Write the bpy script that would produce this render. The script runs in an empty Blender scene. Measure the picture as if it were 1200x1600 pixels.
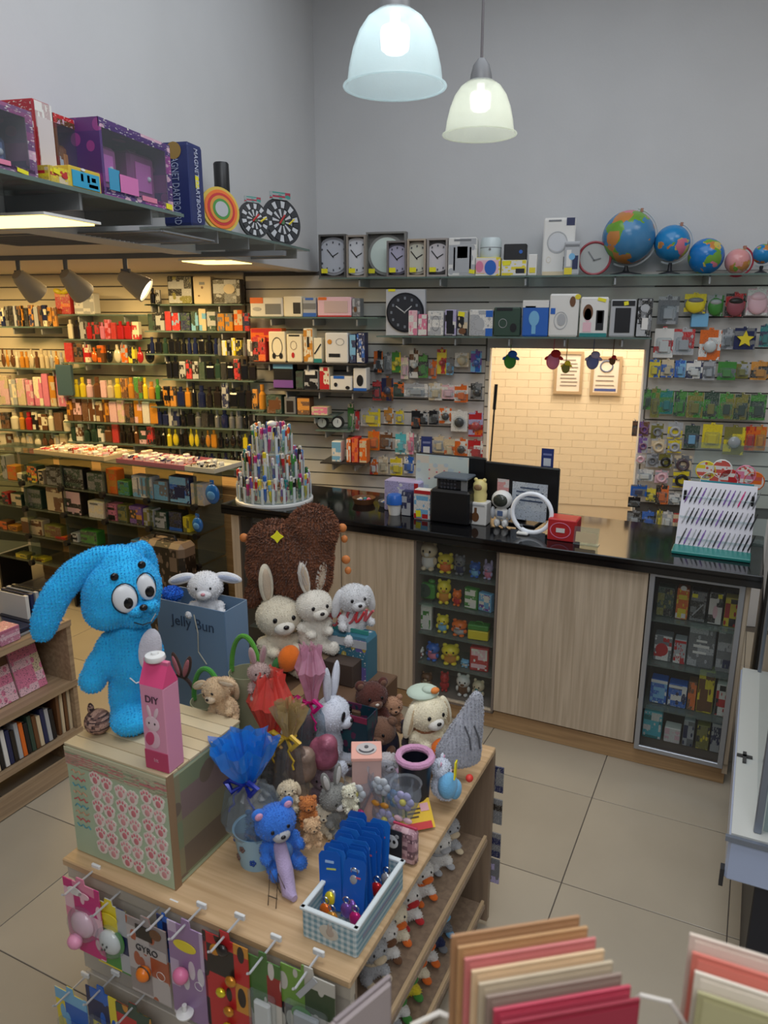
import bpy, bmesh, math, random
from mathutils import Vector, Matrix, Euler
random.seed(7)
R = math.radians
SC = bpy.context.scene
COL = SC.collection
# ---------------------------------------------------------------- camera
H0 = 2.18; YAW = R(13.7); FPX = 1180.0; PITCH = math.atan(313/1180)
cd = bpy.data.cameras.new('camera'); cam = bpy.data.objects.new('camera', cd); COL.objects.link(cam)
cam.location = (0, 0, H0); cam.rotation_euler = (math.pi/2-PITCH, 0, YAW)
cd.sensor_fit = 'VERTICAL'; cd.sensor_height = 32; cd.lens = FPX/1600*32
cd.clip_start = .05
cd.dof.use_dof = True; cd.dof.focus_distance = 3.2; cd.dof.aperture_fstop = cd.lens/1000/.0055
SC.camera = cam
SC.view_settings.view_transform = 'Standard'; SC.view_settings.look = 'None'
SC.view_settings.gamma = 1; SC.view_settings.use_curve_mapping = False
SC.view_settings.exposure = 0.14
# ---------------------------------------------------------------- world and lights
w = bpy.data.worlds.new('world'); SC.world = w; w.use_nodes = True
w.node_tree.nodes['Background'].inputs[0].default_value = (.62, .72, .85, 1)
w.node_tree.nodes['Background'].inputs[1].default_value = .12
def area(name, loc, size, power, col, rot=(0,0,0), sy=None):
    l = bpy.data.lights.new(name, 'AREA'); l.energy = power; l.color = col; l.size = size
    if sy: l.shape = 'RECTANGLE'; l.size_y = sy
    o = bpy.data.objects.new(name, l); o.location = loc; o.rotation_euler = rot; COL.objects.link(o); return o
def point(name, loc, power, col, rad=.05):
    l = bpy.data.lights.new(name, 'POINT'); l.energy = power; l.color = col; l.shadow_soft_size = rad
    o = bpy.data.objects.new(name, l); o.location = loc; COL.objects.link(o); return o
area('unseen_overhead_light', (-.2, 1.4, 4.35), 1.6, 40, (.92, .96, 1))
area('unseen_overhead_light', (1.7, 3.2, 4.38), 1.2, 16, (1, .97, .92))
area('unseen_overhead_light', (-.1, 3.4, 4.42), 2.2, 27, (.84, .92, 1))  # added light, no fixture behind it: lifts the upper back wall
area('unseen_overhead_light', (.3, -1.7, 3.9), 2.0, 78, (.95, .97, 1))  # added frontal fill behind the camera, brightens gondola and counter fronts
area('alcove_lamp', (-2.9, 4.6, 2.455), .42, 21, (1, .70, .28))
area('alcove_lamp', (-4.3, 4.5, 2.455), .42, 24, (1, .70, .28))
area('alcove_lamp', (-2.35, 4.3, 2.455), .3, 8, (1, .74, .42))
area('back_room_lamp', (.1, 6.15, 2.85), .7, 40, (1, .90, .74))
# ---------------------------------------------------------------- helpers
def lin(c):
    return tuple(((v/255)/12.92 if v/255 <= .04045 else ((v/255+.055)/1.055)**2.4) for v in c)
_m = {}
def M(c, rough=.55, metal=0, bump=0, bs=200, emit=0, alpha=1, trans=0, var=0, vs=8, coat=0, sheen=0):
    k = (c, rough, metal, bump, bs, emit, alpha, trans, var, vs, coat, sheen)
    if k in _m: return _m[k]
    m = bpy.data.materials.new('surface'); m.use_nodes = True; nt = m.node_tree; b = nt.nodes['Principled BSDF']
    L = lin(c)+(1,)
    b.inputs['Base Color'].default_value = L; b.inputs['Roughness'].default_value = rough
    b.inputs['Metallic'].default_value = metal; b.inputs['Alpha'].default_value = alpha
    b.inputs['Transmission Weight'].default_value = trans; b.inputs['Coat Weight'].default_value = coat
    if sheen: b.inputs['Sheen Weight'].default_value = sheen
    if emit: b.inputs['Emission Color'].default_value = L; b.inputs['Emission Strength'].default_value = emit
    if bump or var:
        tc = nt.nodes.new('ShaderNodeTexCoord')
    if bump:
        n = nt.nodes.new('ShaderNodeTexNoise'); n.inputs['Scale'].default_value = bs; n.inputs['Detail'].default_value = 3
        nt.links.new(tc.outputs['Object'], n.inputs['Vector'])
        bp = nt.nodes.new('ShaderNodeBump'); bp.inputs['Strength'].default_value = bump; bp.inputs['Distance'].default_value = .004
        nt.links.new(n.outputs[0], bp.inputs['Height']); nt.links.new(bp.outputs[0], b.inputs['Normal'])
    if var:
        n = nt.nodes.new('ShaderNodeTexNoise'); n.inputs['Scale'].default_value = vs; n.inputs['Detail'].default_value = 5
        nt.links.new(tc.outputs['Object'], n.inputs['Vector'])
        r = nt.nodes.new('ShaderNodeValToRGB')
        r.color_ramp.elements[0].position = .3; r.color_ramp.elements[1].position = .7
        r.color_ramp.elements[0].color = tuple(max(0, x*(1-var)) for x in L[:3])+(1,)
        r.color_ramp.elements[1].color = tuple(min(1, x*(1+var)) for x in L[:3])+(1,)
        nt.links.new(n.outputs[0], r.inputs[0]); nt.links.new(r.outputs[0], b.inputs['Base Color'])
    _m[k] = m; return m
def PM(*cols, s=4, seed=0, rough=.35, text=1, sz=None, stripe=0):
    """printed packaging: patches of flat colour, speckled print and lines of small type (flat print only)"""
    k = ('pm', cols, s, seed, rough, text, sz, stripe)
    if k in _m: return _m[k]
    m = bpy.data.materials.new('printed'); m.use_nodes = True; nt = m.node_tree; N = nt.nodes; K = nt.links.new
    b = N['Principled BSDF']; b.inputs['Roughness'].default_value = rough
    tc = N.new('ShaderNodeTexCoord'); mp = N.new('ShaderNodeMapping'); mp.inputs['Location'].default_value = (seed*1.37, seed*.71, seed*2.13)
    K(tc.outputs['Generated'], mp.inputs[0])
    if sz: mp.inputs['Scale'].default_value = sz
    if stripe: mp.inputs['Scale'].default_value = (stripe, .2, .2)
    sn = N.new('ShaderNodeVectorMath'); sn.operation = 'SNAP'; K(mp.outputs[0], sn.inputs[0])
    sn.inputs[1].default_value = (1/(.55*s), 1.7, 1/(1.25*s))
    v = N.new('ShaderNodeTexWhiteNoise'); v.noise_dimensions = '3D'; K(sn.outputs[0], v.inputs['Vector'])
    sp = N.new('ShaderNodeSeparateColor'); K(v.outputs['Color'], sp.inputs[0])
    r = N.new('ShaderNodeValToRGB'); r.color_ramp.interpolation = 'CONSTANT'; e = r.color_ramp.elements
    n = len(cols); pos = [0]+[.45+.55*i/(n-1) for i in range(n-1)] if n > 1 else [0]
    e[0].color = lin(cols[0])+(1,); e[0].position = 0
    e[1].color = lin(cols[1 % n])+(1,); e[1].position = pos[1 % n] or .5
    for i in range(2, n):
        x = e.new(pos[i]); x.color = lin(cols[i])+(1,)
    K(sp.outputs[0], r.inputs[0]); out = r.outputs[0]
    if n > 1:
        vo = N.new('ShaderNodeTexVoronoi'); vo.inputs['Scale'].default_value = s*1.1; K(mp.outputs[0], vo.inputs['Vector'])
        lt = N.new('ShaderNodeMath'); lt.operation = 'LESS_THAN'; lt.inputs[1].default_value = .30; K(vo.outputs['Distance'], lt.inputs[0])
        m3 = N.new('ShaderNodeMix'); m3.data_type = 'RGBA'; K(lt.outputs[0], m3.inputs[0]); K(out, m3.inputs[6]); m3.inputs[7].default_value = lin(cols[-1])+(1,); out = m3.outputs[2]
    if text:
        m2 = N.new('ShaderNodeMapping'); m2.inputs['Scale'].default_value = (9, 9, 26); K(tc.outputs['Generated'], m2.inputs[0])
        n2 = N.new('ShaderNodeTexNoise'); n2.inputs['Scale'].default_value = 2.2; n2.inputs['Detail'].default_value = 1; K(m2.outputs[0], n2.inputs['Vector'])
        gt = N.new('ShaderNodeMath'); gt.operation = 'GREATER_THAN'; gt.inputs[1].default_value = .64; K(n2.outputs[0], gt.inputs[0])
        mx = N.new('ShaderNodeMix'); mx.data_type = 'RGBA'; K(gt.outputs[0], mx.inputs[0]); K(out, mx.inputs[6])
        lum = sum(cols[0])/3
        mx.inputs[7].default_value = (lin((45, 45, 60)) if lum > 120 else lin((225, 222, 210)))+(1,)
        out = mx.outputs[2]
    K(out, b.inputs['Base Color']); _m[k] = m; return m
def wood(c1, c2, key, axis=2, rough=.45):
    k = ('wood', key)
    if k in _m: return _m[k]
    m = bpy.data.materials.new('wood_grain'); m.use_nodes = True; nt = m.node_tree; N = nt.nodes; K = nt.links.new
    b = N['Principled BSDF']; b.inputs['Roughness'].default_value = rough
    tc = N.new('ShaderNodeTexCoord'); mp = N.new('ShaderNodeMapping')
    sc = [30, 30, 30]; sc[axis] = 1.2; mp.inputs['Scale'].default_value = sc
    K(tc.outputs['Object'], mp.inputs[0])
    n = N.new('ShaderNodeTexNoise'); n.inputs['Scale'].default_value = 1.6; n.inputs['Detail'].default_value = 6; n.inputs['Distortion'].default_value = .4
    K(mp.outputs[0], n.inputs['Vector'])
    r = N.new('ShaderNodeValToRGB'); r.color_ramp.elements[0].position = .35; r.color_ramp.elements[1].position = .68
    r.color_ramp.elements[0].color = lin(c1)+(1,); r.color_ramp.elements[1].color = lin(c2)+(1,)
    K(n.outputs[0], r.inputs[0]); K(r.outputs[0], b.inputs['Base Color'])
    _m[k] = m; return m
def glassy(c=(225, 240, 238), a=.22, rough=.06, key='g', spec=.5):
    """thin clear plastic or glass sheet: mostly see-through, with a glossy film and a trace of milky body (a)"""
    k = ('gl', c, a, rough, key)
    if k in _m: return _m[k]
    m = bpy.data.materials.new('clear_sheet'); m.use_nodes = True; nt = m.node_tree; N = nt.nodes; K = nt.links.new
    N.remove(N['Principled BSDF']); out = N['Material Output']
    t = N.new('ShaderNodeBsdfTransparent'); t.inputs[0].default_value = lin(c)+(1,)
    g = N.new('ShaderNodeBsdfGlossy'); g.inputs['Roughness'].default_value = rough; g.inputs[0].default_value = (.9, .9, .9, 1)
    d = N.new('ShaderNodeBsdfDiffuse'); d.inputs[0].default_value = lin(c)+(1,)
    fr = N.new('ShaderNodeFresnel'); fr.inputs[0].default_value = 1.35
    m1 = N.new('ShaderNodeMixShader'); m1.inputs[0].default_value = a; K(t.outputs[0], m1.inputs[1]); K(d.outputs[0], m1.inputs[2])
    mx = N.new('ShaderNodeMixShader'); ge = N.new('ShaderNodeNewGeometry'); inv = N.new('ShaderNodeMath'); inv.operation = 'SUBTRACT'; inv.inputs[0].default_value = 1; K(ge.outputs['Backfacing'], inv.inputs[1]); ml = N.new('ShaderNodeMath'); ml.operation = 'MULTIPLY'; K(fr.outputs[0], ml.inputs[0]); K(inv.outputs[0], ml.inputs[1]); K(ml.outputs[0], mx.inputs[0]); K(m1.outputs[0], mx.inputs[1]); K(g.outputs[0], mx.inputs[2]); K(mx.outputs[0], out.inputs[0])
    _m[k] = m; return m
# ---- mesh builder
class MB:
    def __init__(s): s.v = []; s.f = []
    def add(s, vs, fs, T=None):
        o = len(s.v)
        s.v += [tuple(T @ Vector(p)) for p in vs] if T is not None else [tuple(p) for p in vs]
        s.f += [tuple(i+o for i in f) for f in fs]; return s
    def box(s, c, d, rot=None, bev=0, T=None):
        x, y, z = d[0]/2, d[1]/2, d[2]/2
        A = Matrix.Translation(c) @ (Euler(rot).to_matrix().to_4x4() if rot else Matrix())
        if T is not None: A = T @ A
        if not bev:
            vs = [(-x,-y,-z),(x,-y,-z),(x,y,-z),(-x,y,-z),(-x,-y,z),(x,-y,z),(x,y,z),(-x,y,z)]
            fs = [(0,3,2,1),(4,5,6,7),(0,1,5,4),(1,2,6,5),(2,3,7,6),(3,0,4,7)]
            return s.add(vs, fs, A)
        b = min(bev, x*.9, y*.9, z*.9); pts = []
        for i in (-1, 1):
            for j in (-1, 1):
                for k in (-1, 1):
                    pts += [(i*x, j*(y-b), k*(z-b)), (i*(x-b), j*y, k*(z-b)), (i*(x-b), j*(y-b), k*z)]
        bm = bmesh.new()
        for p in pts: bm.verts.new(p)
        bmesh.ops.convex_hull(bm, input=bm.verts)
        bmesh.ops.dissolve_limit(bm, angle_limit=.01, verts=bm.verts, edges=bm.edges)
        bm.verts.index_update()
        s.add([v.co for v in bm.verts], [[v.index for v in f.verts] for f in bm.faces], A); bm.free(); return s
    def lathe(s, prof, seg=20, T=None, c=(0,0,0)):
        A = Matrix.Translation(c)
        if T is not None: A = T @ A
        vs = []; fs = []; n = len(prof)
        for r, z in prof:
            r = max(r, 1e-5)
            for k in range(seg):
                a = 2*math.pi*k/seg; vs.append((r*math.cos(a), r*math.sin(a), z))
        for i in range(n-1):
            for k in range(seg):
                k2 = (k+1) % seg
                fs.append((i*seg+k, i*seg+k2, (i+1)*seg+k2, (i+1)*seg+k))
        return s.add(vs, fs, A)
    def cyl(s, c, r, h, seg=16, T=None, rot=None):
        A = Matrix.Translation(c) @ (Euler(rot).to_matrix().to_4x4() if rot else Matrix())
        if T is not None: A = T @ A
        return s.lathe([(0, -h/2), (r, -h/2), (r, h/2), (0, h/2)], seg, A)
    def ell(s, c, r, rot=None, seg=16, rings=10, T=None):
        A = Matrix.Translation(c) @ (Euler(rot).to_matrix().to_4x4() if rot else Matrix()) @ Matrix.Diagonal((r[0], r[1], r[2], 1))
        if T is not None: A = T @ A
        return s.lathe([(math.sin(math.pi*i/rings), -math.cos(math.pi*i/rings)) for i in range(rings+1)], seg, A)
    def tube(s, pts, r, seg=8, T=None, closed=False):
        P_ = [Vector(p) for p in pts]; n = len(P_); vs = []; fs = []
        up = Vector((0, 0, 1)); prev = None
        for i, p in enumerate(P_):
            a = P_[(i-1) % n] if (closed or i > 0) else p; b = P_[(i+1) % n] if (closed or i < n-1) else p
            t = (b-a).normalized()
            if prev is None: x = t.cross(up if abs(t.z) < .9 else Vector((1, 0, 0))).normalized()
            else: x = (prev - t*prev.dot(t)).normalized()
            prev = x; y = t.cross(x); rr = r[i] if isinstance(r, (list, tuple)) else r
            for k in range(seg):
                an = 2*math.pi*k/seg; vs.append(p+x*rr*math.cos(an)+y*rr*math.sin(an))
        for i in range(n if closed else n-1):
            j = (i+1) % n
            for k in range(seg):
                k2 = (k+1) % seg; fs.append((i*seg+k, i*seg+k2, j*seg+k2, j*seg+k))
        if not closed: fs += [tuple(reversed(range(seg))), tuple(range((n-1)*seg, n*seg))]
        return s.add(vs, fs, T)
    def prism(s, poly, y0, y1, T=None):
        """polygon in x,z extruded from y0 to y1"""
        n = len(poly)
        vs = [(x, y0, z) for x, z in poly]+[(x, y1, z) for x, z in poly]
        fs = [tuple(range(n)), tuple(reversed(range(n, 2*n)))]+[(i, i+n, (i+1) % n+n, (i+1) % n) for i in range(n)]
        return s.add(vs, fs, T)
    def mesh(s, name, smooth=False):
        me = bpy.data.meshes.new(name); me.from_pydata(s.v, [], s.f)
        if smooth:
            me.polygons.foreach_set('use_smooth', [True]*len(me.polygons))
            try: me.set_sharp_from_angle(angle=R(40))
            except Exception: pass
        bm = bmesh.new(); bm.from_mesh(me); bmesh.ops.recalc_face_normals(bm, faces=bm.faces); bm.to_mesh(me); bm.free()
        me.materials.append(None); return me
_c = {}
def cached(key, fn, smooth=False):
    if key not in _c: _c[key] = fn().mesh(key if isinstance(key, str) else str(key[0]), smooth)
    return _c[key]
def inst(name, me, mat, parent=None, loc=(0,0,0), rot=(0,0,0), scale=(1,1,1)):
    o = bpy.data.objects.new(name, me); COL.objects.link(o)
    if len(me.materials) == 0: me.materials.append(None)
    o.material_slots[0].link = 'OBJECT'; o.material_slots[0].material = mat
    if parent: o.parent = parent
    o.location = loc; o.rotation_euler = rot; o.scale = scale; return o
def part(name, mb, mat, parent, loc=(0,0,0), rot=(0,0,0), smooth=False, label=None):
    o = inst(name, mb.mesh(name, smooth), mat, parent, loc, rot)
    if label: o['label'] = label
    return o
_labels = {}
def tag(o, label, cat, group=None, kind=None):
    o['label'] = label; o['category'] = cat
    if group: o['group'] = group
    if kind: o['kind'] = kind
    _labels[label] = _labels.get(label, 0)+1
    nw = len(label.split())
    if nw > 16 or nw < 4: print('LABELLEN', nw, label)
    return o
def struct(o, label=None):
    o['kind'] = 'structure'
    if label: o['label'] = label
    return o
# ---- frames: W = back wall (x right, y into the wall), S = counter, gondola and floor tiles
class Frame:
    def __init__(s, o, a): s.o = Vector(o); s.a = a; s.m = Matrix.Translation(s.o) @ Matrix.Rotation(a, 4, 'Z'); s.i = s.m.inverted()
    def w(s, p): return s.m @ Vector(p)
    def l(s, p): return s.i @ Vector(p)
W = Frame((0, 5.5, 0), 0)
S = Frame((.832, 3.427, 0), R(-12.4))
CO = Vector((0, 0, H0)); CR = cam.rotation_euler.to_matrix()
def P(u, v, F=None, x=None, y=None, z=None):
    """where the line of sight of a photograph point meets a real plane of frame F; returns frame coordinates"""
    F = F or W
    d = CR @ Vector(((u-600)/FPX, (800-v)/FPX, -1)); o = F.l(CO); d = F.i.to_3x3() @ d
    if z is not None: t = (z-o.z)/d.z
    elif y is not None: t = (y-o.y)/d.y
    else: t = (x-o.x)/d.x
    return o+d*t
def dist(p): return (CR.transposed() @ (Vector(p)-CO)).z*-1
def thing(name, label, cat, F, loc, rz=0, group=None):
    o = bpy.data.objects.new(name, None); COL.objects.link(o); o.empty_display_size = .05
    o.location = F.w(loc); o.rotation_euler = (0, 0, F.a+rz)
    tag(o, label, cat, group); return o
def solo(name, me_or_mb, mat, label, cat, F, loc, rz=0, group=None, smooth=False, scale=(1,1,1), rot=None):
    me = me_or_mb.mesh(name, smooth) if isinstance(me_or_mb, MB) else me_or_mb
    o = inst(name, me, mat, None, F.w(loc), (rot[0] if rot else 0, rot[1] if rot else 0, F.a+rz+(rot[2] if rot else 0)), scale)
    tag(o, label, cat, group); return o
ORD = ['leftmost', 'second from the left', 'third from the left', 'fourth from the left', 'fifth from the left', 'sixth from the left', 'seventh from the left', 'eighth from the left', 'ninth from the left', 'tenth from the left']
def ordn(i, n):
    if n-1-i == 0 and n > 2: return 'rightmost'
    if i < 6 or n-1-i > i: 
        return ORD[i] if i < 10 else ['eleventh','twelfth','thirteenth','fourteenth','fifteenth','sixteenth','seventeenth','eighteenth','nineteenth','twentieth'][min(i-10,9)]+' from the left'
    return ['', 'second', 'third', 'fourth', 'fifth', 'sixth', 'seventh', 'eighth', 'ninth', 'tenth','eleventh','twelfth'][n-1-i]+' from the right'
def ubox(): return MB().box((0, 0, 0), (1, 1, 1))
def rbox(): return MB().box((0, 0, 0), (1, 1, 1), bev=.04)
def udisk(): return MB().cyl((0, 0, 0), .5, 1, 28, rot=(math.pi/2, 0, 0))
def uring():
    return MB().tube([(.5*math.cos(a*math.pi/14), 0, .5*math.sin(a*math.pi/14)) for a in range(28)], .03, 6, closed=True)
def text(s, size, mat, parent, loc, rot=(math.pi/2, 0, 0), depth=.0008, name='lettering', align='CENTER', sx=1):
    c = bpy.data.curves.new('txt', 'FONT'); c.body = s; c.size = size; c.extrude = depth; c.align_x = align; c.align_y = 'CENTER'; c.resolution_u = 3
    t = bpy.data.objects.new('txt', c); COL.objects.link(t)
    me = bpy.data.meshes.new_from_object(t.evaluated_get(bpy.context.evaluated_depsgraph_get()))
    bpy.data.objects.remove(t); bpy.data.curves.remove(c); me.materials.clear(); me.materials.append(None)
    return inst(name, me, mat, parent, loc, rot, (sx, 1, 1))
YEL = M((235, 225, 40), .5); WHITE = M((228, 228, 226), .45); BLACK = M((22, 22, 25), .4); GREY = M((120, 122, 125), .5)
CHROME = M((190, 192, 195), .25, 1); DARK = M((38, 38, 42), .5); GLASS = glassy()
OAK = wood((180, 163, 141), (207, 190, 168), 'oak'); OAKX = wood((186, 158, 122), (212, 184, 146), 'oakx', 0); OAKY = wood((186, 158, 122), (212, 184, 146), 'oaky', 1)
OAKB = wood((160, 128, 92), (190, 155, 112), 'oakb', 0)
# ================================================================ THE SETTING
WALLM = M((205, 205, 206), .85, bump=.15, bs=60, var=.03, vs=2)
XL = -1.837       # face of the bulkhead over the alcove
ox0, ox1 = -.565, .487   # opening in the back wall
ZO = P(885, 545, y=0).z  # its head
def quadbox(x0, x1, y0, y1, z0, z1): return MB().box(((x0+x1)/2, (y0+y1)/2, (z0+z1)/2), (x1-x0, y1-y0, z1-z0))
wb = struct(inst('wall_back', MB().prism([(-6.6, 0), (ox0, 0), (ox0, ZO), (ox1, ZO), (ox1, 0), (3.35, 0), (3.35, 4.5), (-6.6, 4.5)], 0, .14).mesh('wall_back'), WALLM, None, W.w((0, 0, 0))))
for nm, bx in (('wall_left_upper', quadbox(XL-.15, XL, -8, 5.5, 2.46, 4.5)), ('wall_left', quadbox(-6.2, -6.05, -4, 5.5, 0, 2.5)), ('wall_right', quadbox(3.2, 3.35, -4, 5.5, 0, 4.5)),
               ('ceiling', quadbox(XL-.15, 3.35, -4, 5.6, 4.5, 4.6)), ('ceiling_alcove', quadbox(-6.2, XL-.15, -4, 5.5, 2.47, 2.56))):
    struct(inst(nm, bx.mesh(nm), WALLM if 'alcove' not in nm else M((215, 205, 190), .8), None))
# back room seen through the opening
br = struct(inst('wall_back_room', quadbox(-2.2, 2.0, 6.75, 6.85, 0, 3).mesh('wall_back_room'), M((222, 202, 170), .85), None))
WP = M((229, 210, 178), .85, bump=.12, bs=90)
brick = cached('brick', lambda: MB().box((0, 0, 0), (.1975, .004, .0622), bev=.0012))
k = 0
for r_ in range(32):
    for c_ in range(9):
        z = .55+r_*.064
        if z > 2.35: continue
        x = -1.05+c_*.2+(r_ % 2)*.1
        inst('brick', brick, WP, br, (x, 6.747, z))
for nm, bx in (('wall_back_room_side', quadbox(-1.3, -1.2, 5.64, 6.75, 0, 3)), ('wall_back_room_right', quadbox(1.3, 1.4, 5.64, 6.75, 0, 3)), ('ceiling_back_room', quadbox(-1.3, 1.4, 5.64, 6.8, 2.9, 3))):
    struct(inst(nm, bx.mesh(nm), M((224, 204, 172), .85), None))
# slats of the slatwall, each a board of its own
SLW = M((214, 210, 204), .5); SLWARM = M((226, 212, 186), .5); GRV = M((96, 94, 92), .7)
def slats(x0, x1, z0, z1, mat, pitch=.098, parent=wb):
    me = MB().box((0, 0, 0), (1, 1, 1), bev=.0).mesh('slat'); n = int((z1-z0)/pitch)
    for i in range(n):
        z = z1-(i+.5)*pitch
        inst('slat', me, mat, parent, ((x0+x1)/2, -.010, z), (0, 0, 0), (x1-x0, .018, pitch-.010))
inst('slat_backing', quadbox(-6.0, ox0-.02, -.002, .0, .2, 2.465).mesh('slat_backing'), GRV, wb)
inst('slat_backing', quadbox(ox1+.02, 2.9, -.002, .0, .8, 2.44).mesh('slat_backing'), GRV, wb)
slats(-6.0, -2.42, .6, 2.468, SLWARM); slats(-2.40, ox0-.03, .6, 2.44, SLW); slats(ox1+.03, 2.9, .8, 2.44, SLW)
slats(ox0-.03, ox1+.03, ZO+.02, 2.44, SLW)
# floor with single tiles
fl = struct(inst('floor', MB().box((0, 0, -.03), (14, 14, .05)).mesh('floor'), M((92, 84, 76), .8), None, S.w((-1, -1, 0)), (0, 0, S.a)))
T0 = P(925, 1246, S, z=0); TS = .6
tile = cached('floor_tile', lambda: MB().box((0, 0, 0), (TS-.004, TS-.004, .006), bev=.0012))
TM = [M(c, .26, var=.04, vs=3, bump=.03, bs=8) for c in ((174, 164, 147), (170, 160, 143), (177, 167, 150))]
for i in range(-11, 5):
    for j in range(-10, 4):
        inst('floor_tile', tile, random.choice(TM), fl, (T0.x+(i+.5)*TS+1, T0.y+(j+.5)*TS+1, -.0045))
# alcove ceiling: light panels, vent, camera, spots
def panel(u, v, sx, sy, lab, F=W):
    p = P(u, v, z=2.47); o = thing('ceiling_light', lab, 'ceiling light', W, (p.x, p.y, 2.4695))
    part('frame', MB().box((0, 0, -.004), (sx+.03, sy+.03, .008)), WHITE, o)
    part('diffuser', MB().box((0, 0, -.010), (sx, sy, .006)), M((255, 226, 130), .5, emit=3.0), o)
panel(20, 342, .42, .26, 'large glowing square ceiling panel left, below the toy boxes')
panel(340, 407, .30, .30, 'small glowing square ceiling panel right, below the round toy tracks')
p = P(130, 372, z=2.47); vt = thing('air_vent', 'flat grey air vent in the low ceiling above the spotlights', 'air vent', W, (p.x, p.y, 2.4695))
part('frame', MB().box((0, .21, -.003), (.95, .02, .006)).box((0, -.21, -.003), (.95, .02, .006)).box((-.47, 0, -.003), (.02, .42, .006)).box((.47, 0, -.003), (.02, .42, .006)), GREY, vt)
for i in range(12): part('louvre', MB().box((0, -.19+i*.034, -.004), (.92, .026, .003), (.08, 0, 0)), GREY, vt)
tr = thing('lighting_track', 'thin dark track on the low ceiling holding three spotlights', 'track', W, (P(110, 398, z=2.47).x, P(110, 398, z=2.47).y, 2.4695))
part('rail', MB().box((-.3, 0, -.012), (3.0, .035, .024)), GREY, tr)
for (u, lab) in ((16, 'grey spotlight at the far left of the ceiling track'), (105, 'middle grey spotlight hanging from the ceiling track'), (213, 'lit spotlight at the right of the ceiling track')):
    x = P(u-6, 398, z=2.47).x; y = P(110, 398, z=2.47).y-W.o.y*0
    o = thing('spotlight', lab, 'spotlight', W, (x, y, 2.445))
    part('stem', MB().cyl((0, 0, -.03), .012, .06, 10), GREY, o); part('bracket', MB().box((0, 0, -.075), (.05, .012, .05)), GREY, o)
    T = Matrix.Translation((.02, .02, -.115)) @ Euler((R(48) if u < 200 else R(12), R(-14) if u < 200 else R(-58), 0)).to_matrix().to_4x4()
    part('lamp_head', MB().lathe([(0, .07), (.03, .068), (.042, .04), (.062, -.05), (.066, -.085), (.06, -.085), (.05, -.05), (0, -.04)], 20, T), M((186, 178, 162), .4), o, smooth=True)
    part('lens', MB().cyl((0, 0, -.072), .056, .006, 20, T), M((255, 236, 190), .3, emit=6 if u == 213 else .6), o)
p = P(431, 432, z=2.47); o = thing('security_camera', 'small black and white security camera under the bulkhead corner', 'camera', W, (XL-.22, P(430, 425, z=2.47).y, 2.469))
part('mount', MB().cyl((0, 0, -.02), .02, .04, 12), BLACK, o); part('body', MB().cyl((0, -.02, -.07), .024, .09, 14, rot=(R(65), 0, .3)), WHITE, o, smooth=True)
part('lens', MB().cyl((.012, -.064, -.09), .018, .014, 14, rot=(R(65), 0, .3)), BLACK, o)
# ---------------------------------------------------------------- pendant lamps
def pendant(u, v, d, lab, emit, pw, tint, R_=.165):
    c = CO + (CR @ Vector(((u-600)/FPX, (800-v)/FPX, -1)))*d
    o = thing('pendant_lamp', lab, 'pendant lamp', Frame((0, 0, 0), 0), c)
    prof = [(1.0, .0), (1.0, .02), (.965, .035), (.93, .12), (.90, .35), (.82, .68), (.70, .98), (.54, 1.2), (.34, 1.34), (.2, 1.38)]
    k = R_
    P2 = [(r*k, z*k) for r, z in prof]+[(r*k-.004, z*k-.003) for r, z in reversed(prof[1:])]
    m = bpy.data.materials.new('frosted_shade'); m.use_nodes = True; nt = m.node_tree; N = nt.nodes
    b = N['Principled BSDF']; b.inputs['Base Color'].default_value = tint+(1,); b.inputs['Roughness'].default_value = .35
    tl = N.new('ShaderNodeBsdfTranslucent'); tl.inputs[0].default_value = tint+(1,); tp = N.new('ShaderNodeBsdfTransparent')
    a1 = N.new('ShaderNodeMixShader'); a1.inputs[0].default_value = .6; a2 = N.new('ShaderNodeMixShader'); a2.inputs[0].default_value = .5
    nt.links.new(b.outputs[0], a1.inputs[1]); nt.links.new(tl.outputs[0], a1.inputs[2]); nt.links.new(a1.outputs[0], a2.inputs[1]); nt.links.new(tp.outputs[0], a2.inputs[2]); nt.links.new(a2.outputs[0], N['Material Output'].inputs[0])
    nz = N.new('ShaderNodeTexNoise'); nz.inputs['Scale'].default_value = 120; bp = N.new('ShaderNodeBump'); bp.inputs['Strength'].default_value = .5; bp.inputs['Distance'].default_value = .003
    tc = N.new('ShaderNodeTexCoord'); nt.links.new(tc.outputs['Object'], nz.inputs['Vector']); nt.links.new(nz.outputs[0], bp.inputs['Height']); nt.links.new(bp.outputs[0], b.inputs['Normal'])
    part('shade', MB().lathe(P2, 56), m, o, smooth=True)
    part('rim', MB().tube([(k*math.cos(a*math.pi/28), k*math.sin(a*math.pi/28), .004) for a in range(56)], .004, 8, closed=True), m, o, smooth=True)
    part('socket', MB().lathe([(0, 1.9*k), (.10*k, 1.88*k), (.22*k, 1.72*k), (.28*k, 1.5*k), (.30*k, 1.36*k), (.4*k, 1.30*k), (.3*k, 1.28*k), (0, 1.28*k)], 24), M((120, 120, 122), .4), o, smooth=True)
    part('bulb', MB().lathe([(0, .60*k), (.18*k, .61*k), (.27*k, .68*k), (.29*k, .98*k), (.26*k, 1.06*k), (.1*k, 1.12*k), (.1*k, 1.3*k)], 24), M((255, 255, 255), .4, emit=emit), o, smooth=True)
    part('cord', MB().tube([(0, 0, 1.88*k), (0, 0, 4.5-c.z)], .006, 8), M((110, 105, 108), .6), o)
    point('pendant_bulb_light', (c.x, c.y, c.z+.35*k), pw, (.93, .97, 1), .05)
pendant(617, 138, 2.45, 'larger nearer frosted bell pendant lamp with a glowing bulb', 3.0, .30, (.80, .93, .95))
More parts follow.
